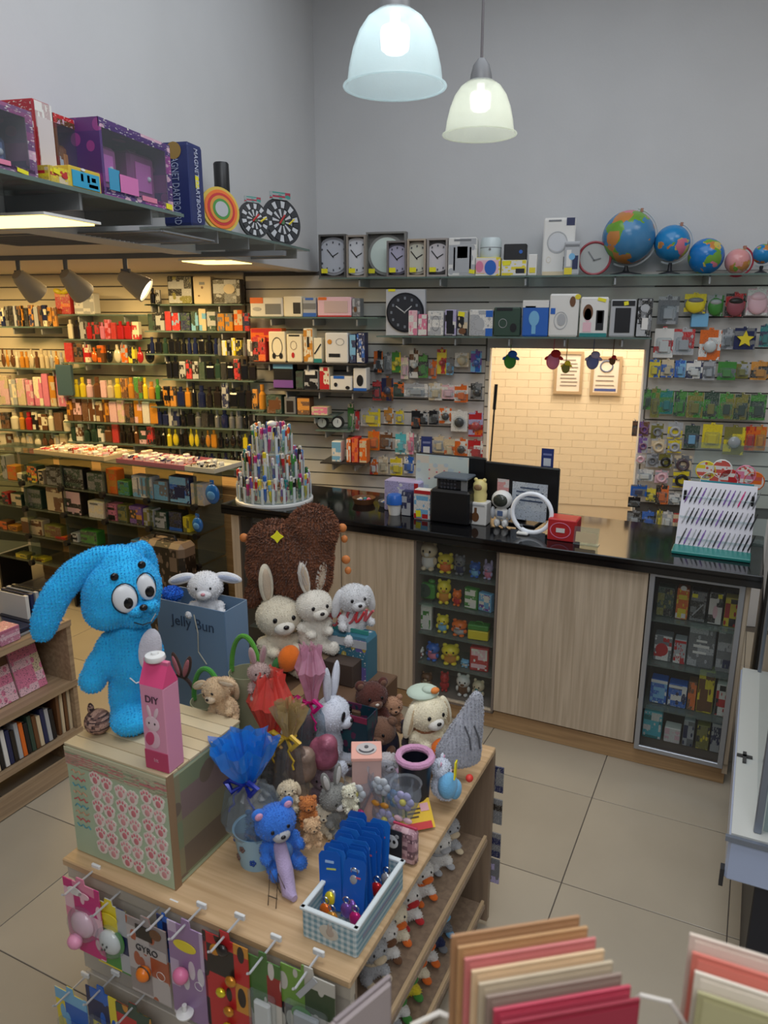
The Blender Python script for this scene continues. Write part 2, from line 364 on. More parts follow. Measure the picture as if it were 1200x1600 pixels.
pendant(749, 212, 3.35, 'smaller farther cream glass bell pendant lamp on a thin cord', .9, .55, (.93, .96, .84), .162)
# ================================================================ COUNTER
C_ = dict(w=(226,224,220), k=(28,28,32), g=(120,122,126), lg=(176,178,182), r=(190,40,44), o=(226,110,36), y=(228,208,50), b=(40,100,190), lb=(120,180,220), n=(34,42,84), t=(40,130,130), gr=(70,140,60),
 dg=(50,74,62), p=(222,130,160), lp=(232,190,200), v=(120,80,160), br=(110,72,44), be=(214,196,164), c=(236,226,200), lv=(180,172,210), m=(200,40,120), am=(206,140,50), db=(40,34,32), cy=(90,190,205), ol=(130,126,60))
CN_ = {'k': 'black', 'n': 'navy', 'r': 'red', 'o': 'orange', 'lg': 'silver', 'g': 'grey', 'w': 'white', 'p': 'pink', 'y': 'yellow', 'b': 'blue', 't': 'teal', 'v': 'violet', 'm': 'magenta', 'gr': 'green', 'lb': 'pale blue', 'be': 'beige'}
def col(s): return C_[s] if isinstance(s, str) else s
ct = thing('sales_counter', 'long pale oak sales counter with built-in glass display niches', 'counter', S, (0, 0, 0))
X0 = -2.83
def panel_(x0, x1, z0=.115, z1=1.04, name='front_panel'): part(name, MB().box(((x0+x1)/2, .012, (z0+z1)/2), (x1-x0-.003, .024, z1-z0), bev=.0015), OAK, ct)
niches = [(-2.77, -2.33), (-1.625, -1.155), (-.425, -.022)]
panel_(X0, -2.77); panel_(-2.33, -2.075); panel_(-2.072, -1.625); panel_(-1.155, -.43); panel_(-.022, 0)
for a, b in niches[:2]: panel_(a, b, 1.027, 1.04); panel_(a, b, .1, .115)
panel_(-.425, -.022, 1.02, 1.04)
part('kickboard', MB().box((X0/2, .03, .05), (-X0-.02, .02, .1)), OAKB, ct)
part('side_panel', MB().box((-.012, .30, .55), (.024, .58, .98)), OAK, ct); part('side_panel', MB().box((X0+.012, .30, .55), (.024, .58, .98)), OAK, ct)
part('back_panel', MB().box((X0/2, .59, .55), (-X0-.05, .02, .98)), OAK, ct)
wtp = thing('worktop', 'glossy black stone worktop running along the oak counter', 'worktop', S, (X0/2, .3, 1.04))
part('slab', MB().box((0, 0, .017), (-X0+.08, .68, .034), bev=.004), M((16, 17, 20), .08), wtp)
part('front_edge', MB().box((0, -.330, -.004), (-X0+.08, .02, .042), bev=.004), M((14, 14, 17), .12), wtp)
CT = 1.0745
dk = M((84, 72, 62), .7)
for i, (a, b) in enumerate(niches):
    m_ = (a+b)/2; ww = b-a
    part('niche_box', MB().box((m_, .30, .57), (ww, .012, .95)).box((a+.006, .15, .57), (.012, .3, .95)).box((b-.006, .15, .57), (.012, .3, .95)).box((m_, .15, .10), (ww, .3, .012)).box((m_, .15, 1.035), (ww, .3, .01)), dk if i != 1 else M((124, 112, 104), .7), ct)
    for zz in ([.30, .53, .76] if i == 2 else [.28, .46, .63, .81]): part('glass_shelf', MB().box((m_, .16, zz), (ww-.026, .24, .008)), glassy((214, 228, 222), .12), ct)
    part('glass_pane', MB().box((m_, .010, .57), (ww-.01, .005, .90)), glassy((243, 245, 245), .012, .03), ct)
ALU = M((168, 172, 180), .35, .6)
a, b = niches[2]
for nm, c_, d_ in (('frame_post', (a+.012, -.006, .557), (.024, .014, .925)), ('frame_post', (b-.012, -.006, .557), (.024, .014, .925)), ('frame_rail', ((a+b)/2, -.006, 1.008), (b-a-.04, .013, .024)), ('frame_rail', ((a+b)/2, -.006, .106), (b-a-.04, .013, .024))):
    part(nm, MB().box(c_, d_, bev=.002), ALU, ct)
def ell_mb(c, r, **k): return MB().ell(c, r, **k)
EYE = M((18, 16, 18), .15)
def art_on(o, w, h, y, art, T=(0, 0)):
    """flat print and small details on the front face of a package; coordinates are fractions of the face"""
    for a_ in art:
        kd, cx, cz, aw, ah, c_ = a_
        x = (cx-.5)*w; z = cz*h
        if kd == 'd': inst('printed_disk', cached('udisk', udisk), M(col(c_), .4), o, (x, y-.0012, z), (0, 0, 0), (aw*w, .0016, ah*h))
        elif kd == 'r': inst('printed_panel', cached('ubox', ubox), M(col(c_), .4), o, (x, y-.0008, z), (0, 0, 0), (aw*w, .0014, ah*h))
        elif kd == 'o': inst('printed_ring', cached('uring', uring), M(col(c_), .4), o, (x, y-.001, z), (0, 0, 0), (aw*w, .02, ah*h))
        elif kd == 'y':
            s = inst('price_sticker', cached('ubox', ubox), YEL, o, (x, y-.0022, z), (0, R(random.uniform(-15, 15)), 0), (aw*w, .001, ah*h))
        elif kd == 'L': inst('printed_line', cached('ubox', ubox), M(col(c_), .4), o, (x, y-.0008, z), (0, R(35), 0), (aw*w, .0012, ah*h))
seedc = [0]
def box_thing(F, x0, x1, z0, z1, y, dep, cols, label, cat='box', group=None, art=(), name='product_box', rz=0, text_=1):
    w = x1-x0; h = z1-z0; seedc[0] += 1
    o = thing(name, label, cat, F, ((x0+x1)/2, y+dep/2, z0), rz, group)
    cs = [col(c) for c in cols]
    inst('carton', cached('rbox', rbox), M(cs[0], .45), o, (0, 0, h/2), (0, 0, 0), (w, dep, h))
    if len(cs) > 1: inst('front_print', cached('ubox', ubox), PM(*cs, s=random.choice((3, 4, 5)), seed=seedc[0] % 12, text=text_), o, (0, -dep/2-.0004, h/2), (0, 0, 0), (w*.95, .0012, h*.95))
    art_on(o, w, h, -dep/2-.0008, art)
    return o
def px(F, u0, u1, vt, vb, y, z0=None):
    um = (u0+u1)/2; vm = (vt+vb)/2
    a = P(u0, vm, F, y=y); b = P(u1, vm, F, y=y); zt = P(um, vt, F, y=y).z; zb = P(um, vb, F, y=y).z if z0 is None else z0
    return a.x, b.x, zb, zt
def pbox(F, u0, u1, vt, vb, y, dep, cols, label, z0=None, **k):
    x0, x1, zb, zt = px(F, u0, u1, vt, vb, y, z0)
    return box_thing(F, x0+.001, x1-.001, zb, zt, y, dep, cols, label, **k)
# ---------------------------------------------------------------- goods in the oak counter's niches
def toy(F, x, y, z, w, h, cs, label, cat='toy', kind='bear', group=None, name='small_figure'):
    o = thing(name, label, cat, F, (x, y, z), random.uniform(-.3, .3), group)
    a = M(col(cs[0]), .4); b = M(col(cs[1]), .4)
    if kind == 'clock':
        part('body', MB().box((0, 0, h*.45), (w, w*.4, h*.7), bev=w*.1), a, o); part('dial', MB().cyl((0, -w*.21, h*.5), w*.33, .006, 20, rot=(R(90), 0, 0)), b, o)
        for s in (-1, 1): part('bell', MB().ell((s*w*.3, 0, h*.9), (w*.17, w*.13, h*.1)), a, o, smooth=True); part('foot', MB().box((s*w*.3, 0, h*.05), (w*.1, w*.15, h*.1)), b, o)
        part('hand', MB().box((0, -w*.235, h*.56), (.003, .003, h*.2)), BLACK, o)
    elif kind == 'box':
        part('carton', MB().box((0, 0, h/2), (w, w*.45, h), bev=.003), a, o); seedc[0] += 1
        part('front_print', MB().box((0, -w*.228, h/2), (w*.86, .002, h*.88)), PM(col(cs[0]), col(cs[1]), (230, 228, 220), s=4, seed=seedc[0] % 12), o)
    elif kind == 'tin':
        part('body', MB().box((0, 0, h*.3), (w, w*.5, h*.55), bev=.004), a, o); part('lid', MB().box((0, 0, h*.75), (w*1.02, w*.52, h*.3), bev=.004), b, o)
        part('handle', MB().tube([(-w*.2, 0, h*.9), (-w*.12, 0, h*1.02), (w*.12, 0, h*1.02), (w*.2, 0, h*.9)], .004, 6), b, o)
    else:
        part('body', MB().ell((0, 0, h*.3), (w*.4, w*.32, h*.3)), b, o, smooth=True)
        hd = part('head', MB().ell((0, -.003, h*.68), (w*.48, w*.4, h*.28)), a, o, smooth=True)
        for s in (-1, 1):
            part('ear', MB().ell((s*w*.3, 0, h*(.93 if kind == 'bear' else .98)), (w*.13, w*.08, h*(.1 if kind == 'bear' else .2))), a, hd, smooth=True)
            part('eye', MB().ell((s*w*.17, -w*.38, h*.7), (w*.06, w*.05, h*.05), seg=8, rings=6), EYE, hd)
            part('arm', MB().ell((s*w*.38, -w*.1, h*.34), (w*.12, w*.12, h*.13)), a, o, smooth=True); part('foot', MB().ell((s*w*.2, -w*.18, h*.07), (w*.15, w*.2, h*.075)), a, o, smooth=True)
        part('muzzle', MB().ell((0, -w*.36, h*.6), (w*.15, w*.1, h*.08)), M(col(cs[1]), .4), hd, smooth=True)
    return o
def niche_toys(rows, tag_, ys=.10):
    for rn, z, items in rows:
        n = len(items)
        for i, (u0, u1, vt, vb, kd, c1, c2, d) in enumerate(items):
            x0, x1, zb, zt = px(S, u0, u1, vt, vb, ys)
            toy(S, (x0+x1)/2, ys, z, x1-x0, max(.04, zt-max(zb, z)), (c1, c2), f'{d} {"clock" if kd=="clock" else "figurine" if kd in ("bear","bunny") else "gift"}, {ordn(i,n)} on the {rn} {tag_}', 'clock' if kd == 'clock' else 'box' if kd == 'box' else 'figurine', kd, 'gifts in the middle counter niche', {'clock': 'alarm_clock', 'box': 'gift_box', 'tin': 'lidded_tin'}.get(kd, 'small_figurine'))
niche_toys([('top shelf of', .8145, [(656, 684, 843, 888, 'bear', 'be', 'w', 'cream bear'), (684, 709, 862, 892, 'bear', 'y', 'o', 'yellow duckling'), (710, 728, 862, 893, 'bear', 'g', 'n', 'grey blue penguin'), (734, 752, 870, 894, 'bear', 'b', 'lb', 'blue'), (755, 772, 874, 900, 'bunny', 'lv', 'p', 'lilac and pink bunny')]),
 ('second shelf of', .6345, [(650, 681, 903, 937, 'clock', 'gr', 'dg', 'round green alarm'), (683, 705, 905, 942, 'bear', 'y', 'am', 'yellow topped'), (707, 722, 920, 945, 'bear', 'o', 'r', 'orange'), (727, 748, 916, 948, 'box', 'gr', 'w', 'green and white boxed'), (749, 771, 922, 950, 'box', 'lb', 'v', 'blue purple boxed')]),
 ('third shelf of', .4645, [(652, 675, 942, 980, 'box', 'w', 'gr', 'white framed boxed'), (682, 702, 960, 988, 'bear', 'y', 'lb', 'yellow and blue'), (706, 731, 966, 990, 'bear', 'o', 'lg', 'orange and grey'), (733, 764, 972, 1000, 'tin', 'y', 'gr', 'yellow green lidded')]),
 ('fourth shelf of', .2845, [(647, 663, 1010, 1032, 'bear', 'w', 'r', 'white and red'), (666, 688, 1004, 1035, 'bear', 'b', 'p', 'dark blue'), (690, 718, 1006, 1040, 'bear', 'y', 'am', 'golden yellow'), (720, 734, 1030, 1046, 'bear', 'lb', 'w', 'pale blue'), (736, 764, 1010, 1050, 'box', 'r', 'lp', 'red roofed boxed')]),
 ('floor of', .1075, [(688, 702, 1042, 1072, 'bear', 'r', 'r', 'red'), (713, 735, 1052, 1085, 'bear', 'w', 'br', 'white and brown'), (738, 758, 1062, 1098, 'bear', 'be', 't', 'beige and green'), (658, 676, 1050, 1085, 'bear', 'br', 'be', 'brown')])], 'middle niche')
def shelf_boxes(F, rn, y, z0, vb, items, group, cat='box', dep=.07, name='product_box'):
    n = len(items)
    for i, it in enumerate(items):
        u0, u1, vt, cols, d = it[:5]; art = it[5] if len(it) > 5 else ()
        pbox(F, u0, u1, vt, vb, y, min(dep, .3), cols.split(), f'{d}, {ordn(i,n)} {rn}', z0=z0, group=group, art=art, cat=cat, name=name)
NG = 'packaged goods in the right counter niche'
shelf_boxes(S, 'on top shelf of right niche', .10, .7645, 968, [(1026, 1053, 918, 'dg k ol', 'dark green patterned box'), (1056, 1076, 920, 'o w y', 'orange carton with white cap', (('d', .5, 1.03, .5, .16, 'w'),)), (1078, 1104, 924, 'k g', 'black box with pale figure', (('L', .5, .4, .08, .5, 'lg'), ('y', .25, .85, .35, .12, 0))), (1107, 1130, 926, 'k w', 'black window box', (('d', .5, .4, .35, .4, 'lp'), ('y', .75, .9, .3, .13, 0))), (1132, 1154, 935, 'y k r', 'yellow black and red box')], NG)
shelf_boxes(S, 'on second shelf of right niche', .10, .5345, 1036, [(1021, 1050, 993, 'g r w', 'grey box with red badge', (('d', .45, .45, .7, .5, 'r'),)), (1052, 1072, 1000, 'lg w r', 'pale grey packet'), (1075, 1118, 976, 'g lg', 'clear plastic lettered case', (('r', .5, .5, .6, .06, 'w'), ('r', .45, .35, .5, .05, 'w'), ('r', .5, .62, .4, .05, 'w'))), (1121, 1146, 980, 'lg n g', 'grey upright box with blue edge')], NG)
shelf_boxes(S, 'on third shelf of right niche', .10, .3045, 1108, [(1015, 1042, 1062, 'b w lb', 'blue box with white band', (('r', .5, .93, .98, .12, 'w'),)), (1043, 1073, 1070, 'b w n', 'blue lettered box with white band', (('r', .5, .9, .98, .12, 'w'),)), (1074, 1088, 1065, 'br o', 'brown and orange packet'), (1090, 1116, 1048, 'y br', 'tall yellow box with dark cutout', (('r', .4, .32, .5, .5, 'br'),)), (1118, 1136, 1070, 'w k r', 'white box with small black figures')], NG)
shelf_boxes(S, 'on niche floor at the counter end', .10, .1075, 1178, [(1003, 1033, 1112, 'cy t w', 'pale teal printed box'), (1036, 1062, 1138, 'w lp', 'white box with pink print'), (1066, 1084, 1126, 'lg g n', 'grey striped packet'), (1087, 1108, 1134, 'ol k y', 'olive printed packet'), (1110, 1127, 1130, 'n lg', 'blue and silver packet')], NG)
shelf_boxes(S, 'on top shelf of left niche', .10, .8145, 830, [(374, 392, 800, 'g n', 'grey blue packet'), (394, 412, 802, 'k g', 'black packet')], 'packets in the left counter niche')
shelf_boxes(S, 'on second shelf of left niche', .10, .6345, 870, [(376, 392, 838, 'o be', 'orange and cream packet'), (396, 414, 842, 'g w', 'grey packet')], 'packets in the left counter niche')
# ---------------------------------------------------------------- on the worktop
cz = S
o = thing('pen_carousel', 'round clear three-tier pen carousel at the left end of the worktop', 'pen display', S, (-2.645, .20, CT))
CLR = glassy((232, 240, 240), .06, .1, 'acr')
part('base', MB().lathe([(0, 0), (.235, 0), (.235, .012), (.225, .018), (0, .018)], 40), WHITE, o, smooth=True)
pen_cols = 'b n r v t y k lb m o w gr'.split()
tiers = [(.220, .018, .105, 22), (.180, .145, .12, 18), (.115, .29, .12, 12)]
for ti, (r_, z_, h_, n_) in enumerate(tiers):
    t = part('tier', MB().lathe([(r_-.035, z_), (r_, z_), (r_, z_+.006), (r_-.035, z_+.006)], 36), WHITE, o)
    part('cup_ring', MB().lathe([(r_, z_), (r_, z_+h_*.8), (r_+.003, z_+h_*.8), (r_+.003, z_)], 36), CLR, t)
    for k in range(n_):
        an = 2*math.pi*(k+.5)/n_
        part('divider', MB().box(((r_+.004)*math.cos(an), (r_+.004)*math.sin(an), z_+h_*.45), (.006, .015, h_*.9), (0, 0, an)), M((214, 222, 224), .3), t)
part('post', MB().cyl((0, 0, .22), .02, .44, 14), WHITE, o); part('cap', MB().ell((0, 0, .46), (.03, .03, .02)), WHITE, o, smooth=True)
penm = cached('pen', lambda: MB().lathe([(0, 0), (.0035, .012), (.0065, .02), (.0065, .1), (.0075, .102), (.0075, .145), (.004, .15), (0, .15)], 8))
q = 0
for ti, (r_, z_, h_, n_) in enumerate(tiers):
    for k in range(n_):
        for s in range(2):
            an = 2*math.pi*(k+.27+.46*s)/n_; q += 1
            cc = pen_cols[(q*7+ti*3) % 12]; wx = math.cos(an)*(r_-.010); wy = math.sin(an)*(r_-.010)
            p_ = inst('pen', penm, PM(col(cc), (226, 224, 220), col(pen_cols[(q*5) % 12]), s=3, seed=q % 9, text=0), None, S.w((-2.645+wx, .20+wy, CT+z_+.006)), (R(random.uniform(-4, 4)), R(random.uniform(-4, 4)), an), (1.5, 1.5, .9+.25*random.random()))
            sd_ = ['right', 'back', 'left', 'front'][int(((an+S.a+R(45)) % (2*math.pi))/(math.pi/2)) % 4]
            tag(p_, f'slim {CN_[cc]} pen on the {sd_} of the {["bottom","middle","top"][ti]} tier of the pen carousel', 'pen', f'pens in the {["bottom","middle","top"][ti]} tier of the carousel')
def on_ct(u, v): return P(u, v, S, z=CT)
# left clutter on the worktop
for i, (u, v, r_, h_, c1, lab) in enumerate(((560, 790, .07, .035, 'br', 'low brown wicker dish of trinkets beside the carousel'), (598, 793, .05, .03, 'g', 'shallow grey dish of small trinkets left of the blue tub'))):
    p = on_ct(u, v); d_ = thing('trinket_dish', lab, 'dish', S, (p.x, p.y+r_, CT))
    part('bowl', MB().lathe([(0, 0), (r_*.8, 0), (r_, h_), (r_*.95, h_), (r_*.75, .006), (0, .006)], 24), M(col(c1), .5), d_, smooth=True)
    for k in range(7):
        a_ = k*.9; tc_ = 'r p t be lg b v'.split()[k]; solo('trinket', MB().ell((0, 0, .012), (.013, .013, .012), seg=10, rings=6), M(col(tc_), .3), f'tiny glossy {CN_[tc_]} trinket lying in the {"wicker" if i==0 else "shallow grey"} dish on the worktop', 'trinket', S, (p.x+r_*.45*math.cos(a_), p.y+r_+r_*.45*math.sin(a_), CT+.006), group=f'trinkets in the {"wicker" if i==0 else "grey"} dish')
p = on_ct(612, 806); o = thing('lidded_tub', 'small white tub with bright blue lid on the worktop', 'tub', S, (p.x, p.y+.04, CT))
part('cup', MB().lathe([(0, 0), (.032, 0), (.042, .065), (0, .065)], 20), WHITE, o, smooth=True); part('lid', MB().lathe([(0, .062), (.047, .062), (.047, .10), (.038, .115), (0, .118)], 20), M(col('b'), .3), o, smooth=True)
pbox(S, 627, 642, 768, 806, P(635, 806, S, z=CT).y, .05, ['n', 'lg'], 'small dark blue packet beside the blue-lidded tub', z0=CT)
pbox(S, 600, 655, 752, 772, .26, .10, ['lv', 'r', 'w'], 'low lilac and red tray box behind the blue-lidded tub', z0=CT)
pbox(S, 646, 673, 766, 812, on_ct(660, 812).y, .06, ['w', 'r', 'lb'], 'white gift bag with red top beside the card printer', z0=CT, art=(('y', .3, .2, .3, .22, 0), ('r', .5, .93, .95, .12, 'r')), name='gift_bag')
# receipt printer / black device
p = on_ct(704, 820); a_ = px(S, 671, 733, 755, 820, p.y); w_ = a_[1]-a_[0]; h_ = .26
o = thing('receipt_printer', 'black upright receipt printer standing on the worktop by the screen', 'printer', S, ((a_[0]+a_[1])/2, p.y+.08, CT))
part('body', MB().box((0, 0, h_*.36), (w_, .16, h_*.72), bev=.012), BLACK, o); part('head', MB().box((-.006, .01, h_*.82), (w_*.72, .12, h_*.24), bev=.01), M((30, 31, 36), .5), o)
part('lid', MB().box((-.0, .0, h_*.96), (w_*.84, .14, .014), bev=.004), M((90, 100, 112), .4), o)
for k in range(5):
    for j in range(3): part('key', MB().box((-.055+k*.019, -.052, h_*.76+j*.02), (.013, .006, .013)), M((60, 62, 70), .4), o)
part('side_label', MB().box((w_*.33, -.055, h_*.84), (.035, .006, .07)), GREY, o)
# monitors
def monitor(x0, x1, zt, zb, y, lab, mat, rz=0):
    w_ = x1-x0; h_ = zt-zb
    o = thing('monitor', lab, 'monitor', S, ((x0+x1)/2, y, CT), rz)
    part('housing', MB().box((0, 0, (zb+zt)/2-CT), (w_, .028, h_), bev=.006), M((18, 19, 22), .35), o)
    part('stand', MB().box((0, .03, (zb-CT)/2+.03), (.05, .03, zb-CT+.06), bev=.004), BLACK, o); part('foot', MB().box((0, .03, .006), (.2, .15, .012), bev=.004), BLACK, o)
    return o, w_, h_
x0, x1, zb, zt = px(S, 648, 757, 712, 800, .32); o, w_, h_ = monitor(x0, x1, zt, CT+.05, .34, 'left black-edged monitor with a pale calendar sheet over its screen', 0)
part('calendar_sheet', MB().box((-.045, -.016, (zt+CT+.05)/2-CT+.01), (w_*.76, .002, h_*.9)), PM((206, 218, 214), (222, 214, 200), (190, 206, 214), s=5, seed=3, text=0), o)
for k in range(9): part('mark', MB().box((-.12+(k % 5)*.045, -.0175, zt-CT-.09-.04*(k//5)-.01*(k % 2)), (.009, .001, .009)), M((206, 110, 120), .5), o)
x0, x1, zb, zt = px(S, 754, 872, 727, 830, .30); o, w_, h_ = monitor(x0, x1, zt, CT+.04, .32, 'right black monitor with papers taped on its back', 0, R(-4))
part('paper', MB().box((.055, -.0155, h_*.46), (w_*.47, .002, h_*.72)), PM((198, 206, 214), (186, 196, 208), s=3, seed=5), o)
for k in range(4): part('printed_line', MB().box((.055, -.0172, h_*(.72-.08*k)), (w_*(.36 if k else .26), .001, .008)), M((70, 84, 110), .5), o)
part('note', MB().box((-.095, -.0155, h_*.66), (w_*.16, .002, h_*.36)), PM((220, 212, 212), (220, 160, 160), s=3, seed=8), o)
def qr_sign(F, u0, u1, vt, vb, y, lab):
    x0, x1, zb, zt = px(F, u0, u1, vt, vb, y); o = thing('payment_sign', lab, 'sign', F, ((x0+x1)/2, y, zb)); w_ = x1-x0; h_ = zt-zb
    part('card', MB().box((0, 0, h_/2), (w_, .005, h_)), M((44, 58, 120), .4), o); part('white_field', MB().box((0, -.003, h_*.30), (w_*.6, .002, h_*.4)), M((200, 206, 216), .4), o); part('band', MB().box((0, -.003, h_*.7), (w_*.7, .002, h_*.1)), M((120, 130, 180), .4), o)
qr_sign(S, 846, 865, 701, 731, .335, 'small blue payment sign standing up behind the right monitor')
qr_sign(W, 658, 675, 682, 713, -.10, 'small blue payment sign hanging among packets left of the doorway')
# toy cup, white box, robot tumbler, ring light, red box, price holder
p = on_ct(742, 820); pbox(S, 726, 760, 785, 823, p.y, .08, ['w'], 'white box with a brown vase picture on the worktop', z0=CT, art=(('d', .5, .36, .34, .42, 'br'), ('r', .5, .62, .12, .3, 'br'), ('r', .5, .88, .8, .06, 'lg')))
bz = P(742, 786, S, y=p.y).z; o = thing('yellow_bear_cup', 'pale yellow bear-shaped cup sitting on the white vase box', 'cup', S, (P(745, 786, S, y=p.y).x, p.y+.045, bz))
part('body', MB().lathe([(0, 0), (.036, 0), (.04, .04), (.034, .055), (.038, .07), (.036, .10), (.02, .118), (0, .12)], 20), M((226, 210, 140), .4), o, smooth=True)
for s in (-1, 1): part('ear', MB().ell((s*.024, 0, .118), (.011, .008, .011)), M((226, 210, 140), .4), o, smooth=True)
part('face', MB().ell((0, -.033, .083), (.022, .008, .018)), M((150, 120, 84), .4), o, smooth=True)
p = on_ct(779, 826); o = thing('robot_figure', 'white astronaut robot figure with round dark visor on the worktop', 'figurine', S, (p.x, p.y+.04, CT))
part('head', MB().ell((0, 0, .15), (.056, .045, .050)), WHITE, o, smooth=True); part('visor', MB().ell((0, -.030, .15), (.040, .020, .034)), M((58, 62, 56), .1), o, smooth=True)
part('torso', MB().box((0, 0, .075), (.07, .05, .07), bev=.018), WHITE, o, smooth=True)
for s in (-1, 1): part('leg', MB().box((s*.021, 0, .022), (.03, .045, .044), bev=.01), WHITE, o, smooth=True); part('arm', MB().ell((s*.046, -.005, .075), (.013, .016, .034)), M((190, 194, 200), .4), o, smooth=True)
part('chest_pad', MB().box((0, -.028, .08), (.03, .006, .028), bev=.002), M((90, 110, 150), .4), o)
p = on_ct(829, 838); mp_ = dist(S.w(p))/FPX; r_ = 31*mp_; o = thing('ring_light', 'white circular ring light on a small foot on the worktop', 'ring light', S, (p.x-.005, p.y+.02, CT))
part('ring', MB().tube([(r_*math.cos(a*math.pi/20), 0, r_*1.16+r_*math.sin(a*math.pi/20)) for a in range(40)], .011, 10, closed=True), M((225, 230, 238), .3, emit=.12), o, smooth=True)
part('foot', MB().box((-.04, 0, .008), (.06, .05, .016), bev=.005), WHITE, o); part('clamp', MB().cyl((-.052, 0, .03), .009, .04, 10), GREY, o)
p = on_ct(878, 846); pbox(S, 855, 901, 812, 847, p.y, .11, ['r'], 'glossy red gift box with white emblem at the ring light', z0=CT, art=(('o', .45, .5, .7, .7, 'p'), ('r', .45, .5, .3, .2, 'w')))
p = on_ct(915, 852); o = thing('price_holder', 'clear acrylic price card holder right of the red box', 'sign', S, (p.x, p.y, CT))
part('plate', MB().box((0, 0, .045), (.12, .003, .09), (R(-12), 0, 0)), CLR, o); part('foot', MB().box((0, .02, .002), (.12, .05, .003)), CLR, o); part('card', MB().box((0, -.004, .04), (.10, .001, .05), (R(-12), 0, 0)), M((196, 176, 140), .6), o)
# slanted pen board
p = P(1075, 862, S, z=CT); o = thing('nail_tool_stand', 'slanted white stand holding rows of nail brushes at the counter end', 'display stand', S, (-.185, .24, CT), R(0))
SL = Matrix.Translation((0, 0, 0)) @ Matrix.Rotation(R(-28), 4, 'X')
part('board', MB().box((.0, .0, .17), (.33, .006, .34), T=SL), M((198, 196, 206), .3), o)
part('foot', MB().box((-.0, -.05, .008), (.34, .12, .016), bev=.003), M((40, 130, 125), .3), o)
part('prop', MB().box((-.15, .12, .13), (.012, .02, .26)).box((.15, .12, .13), (.012, .02, .26)), BLACK, o)
for j in range(3): part('holder_rail', MB().box((0, -.008, .05+j*.105), (.32, .014, .006), T=SL), CLR, o)
for i in range(15):
    for j in range(3):
        x = -.15+i*.0215
        bc = random.choice('k k k g lg v m'.split())
        b_ = inst('nail_brush', cached('nail_brush', lambda: MB().lathe([(0, 0), (.002, .012), (.0035, .014), (.0035, .075), (.0022, .078), (.0022, .092), (0, .093)], 6)), M(col(bc), .3), None,
                  S.w(Vector((-.185, .24, CT))+(SL @ Vector((x, -.008, .012+j*.105)))), (R(-28), R(20), S.a))
        tag(b_, f'{CN_[bc]} thin brush, {ordn(i, 15)} in the {["bottom","middle","top"][j]} row of the slanted stand', 'brush', f'brushes in the {["bottom","middle","top"][j]} row of the slanted stand')
for i, (u, v, cc, lab) in enumerate(((1103, 735, 'y', 'yellow rimmed round hair badge left above the brush stand'), (1128, 733, 'w', 'white hair badge with yellow edge above the brush stand'), (1110, 752, 'w', 'white butterfly card above left of the brush stand'), (1140, 748, 'r', 'coral print badge in the middle above the brush stand'), (1165, 742, 'p', 'pink and red print badge above the brush stand'), (1178, 752, 'o', 'coral badge at the far right above the brush stand'))):
    q_ = P(u, v, S, y=.47); d_ = thing('hair_badge', lab, 'badge', S, (q_.x, .47, q_.z))
    part('disk', MB().cyl((0, 0, 0), .045, .006, 20, rot=(R(90), 0, 0)), PM(col(cc), (226, 220, 214), (206, 90, 80), s=4, seed=i, text=0), d_); part('rim', MB().tube([(.045*math.cos(a*.45), 0, .045*math.sin(a*.45)) for a in range(14)], .004, 6, closed=True), M(col(cc), .4), d_)
q_ = P(1135, 764, S, y=.46); d_ = thing('badge_card', 'pale teal card strip under the coral badges', 'card', S, (q_.x, .455, q_.z)); part('strip', MB().box((0, 0, 0), (.24, .004, .07)), PM((90, 190, 205), (70, 160, 175), s=4, seed=4, text=0), d_)
o = thing('badge_rack', 'thin clear rack behind the brush stand carrying the hair badges', 'rack', S, (-.14, .49, CT)); part('plate', MB().box((0, 0, .24), (.36, .004, .48)), CLR, o); part('foot', MB().box((0, 0, .004), (.36, .08, .008)), CLR, o)
# ================================================================ GOODS ON THE BACK WALL
SHG = glassy((206, 224, 218), .16, .05, 'sh'); SHE = M((96, 116, 110), .25)
def shelf(F, x0, x1, z, y0, y1, lab, nb=3, mat=None, cat='shelf'):
    o = thing('glass_shelf' if mat is None else 'wall_shelf', lab, cat, F, ((x0+x1)/2, (y0+y1)/2, z-.010))
    part('plate', MB().box((0, 0, .0045), (x1-x0, y1-y0, .009)), mat or SHG, o)
    part('front_edge', MB().box((0, -(y1-y0)/2, .0045), (x1-x0, .003, .010)), SHE if mat is None else mat, o)
    for k in range(nb):
        x = (x1-x0)*((k+.5)/nb-.5)
        part('bracket', MB().prism([(0, 0), (.010, 0), (.010, -.05), (0, -.05)], 0, y1-y0-.02).box((.005, (y1-y0-.02)/2, -.004), (.012, y1-y0-.02, .008)), M((170, 172, 174), .35, .5), o, (x, -(y1-y0)/2+.02, 0))
    return o
def WX(u, v, y=-.3): return P(u, v, W, y=y).x
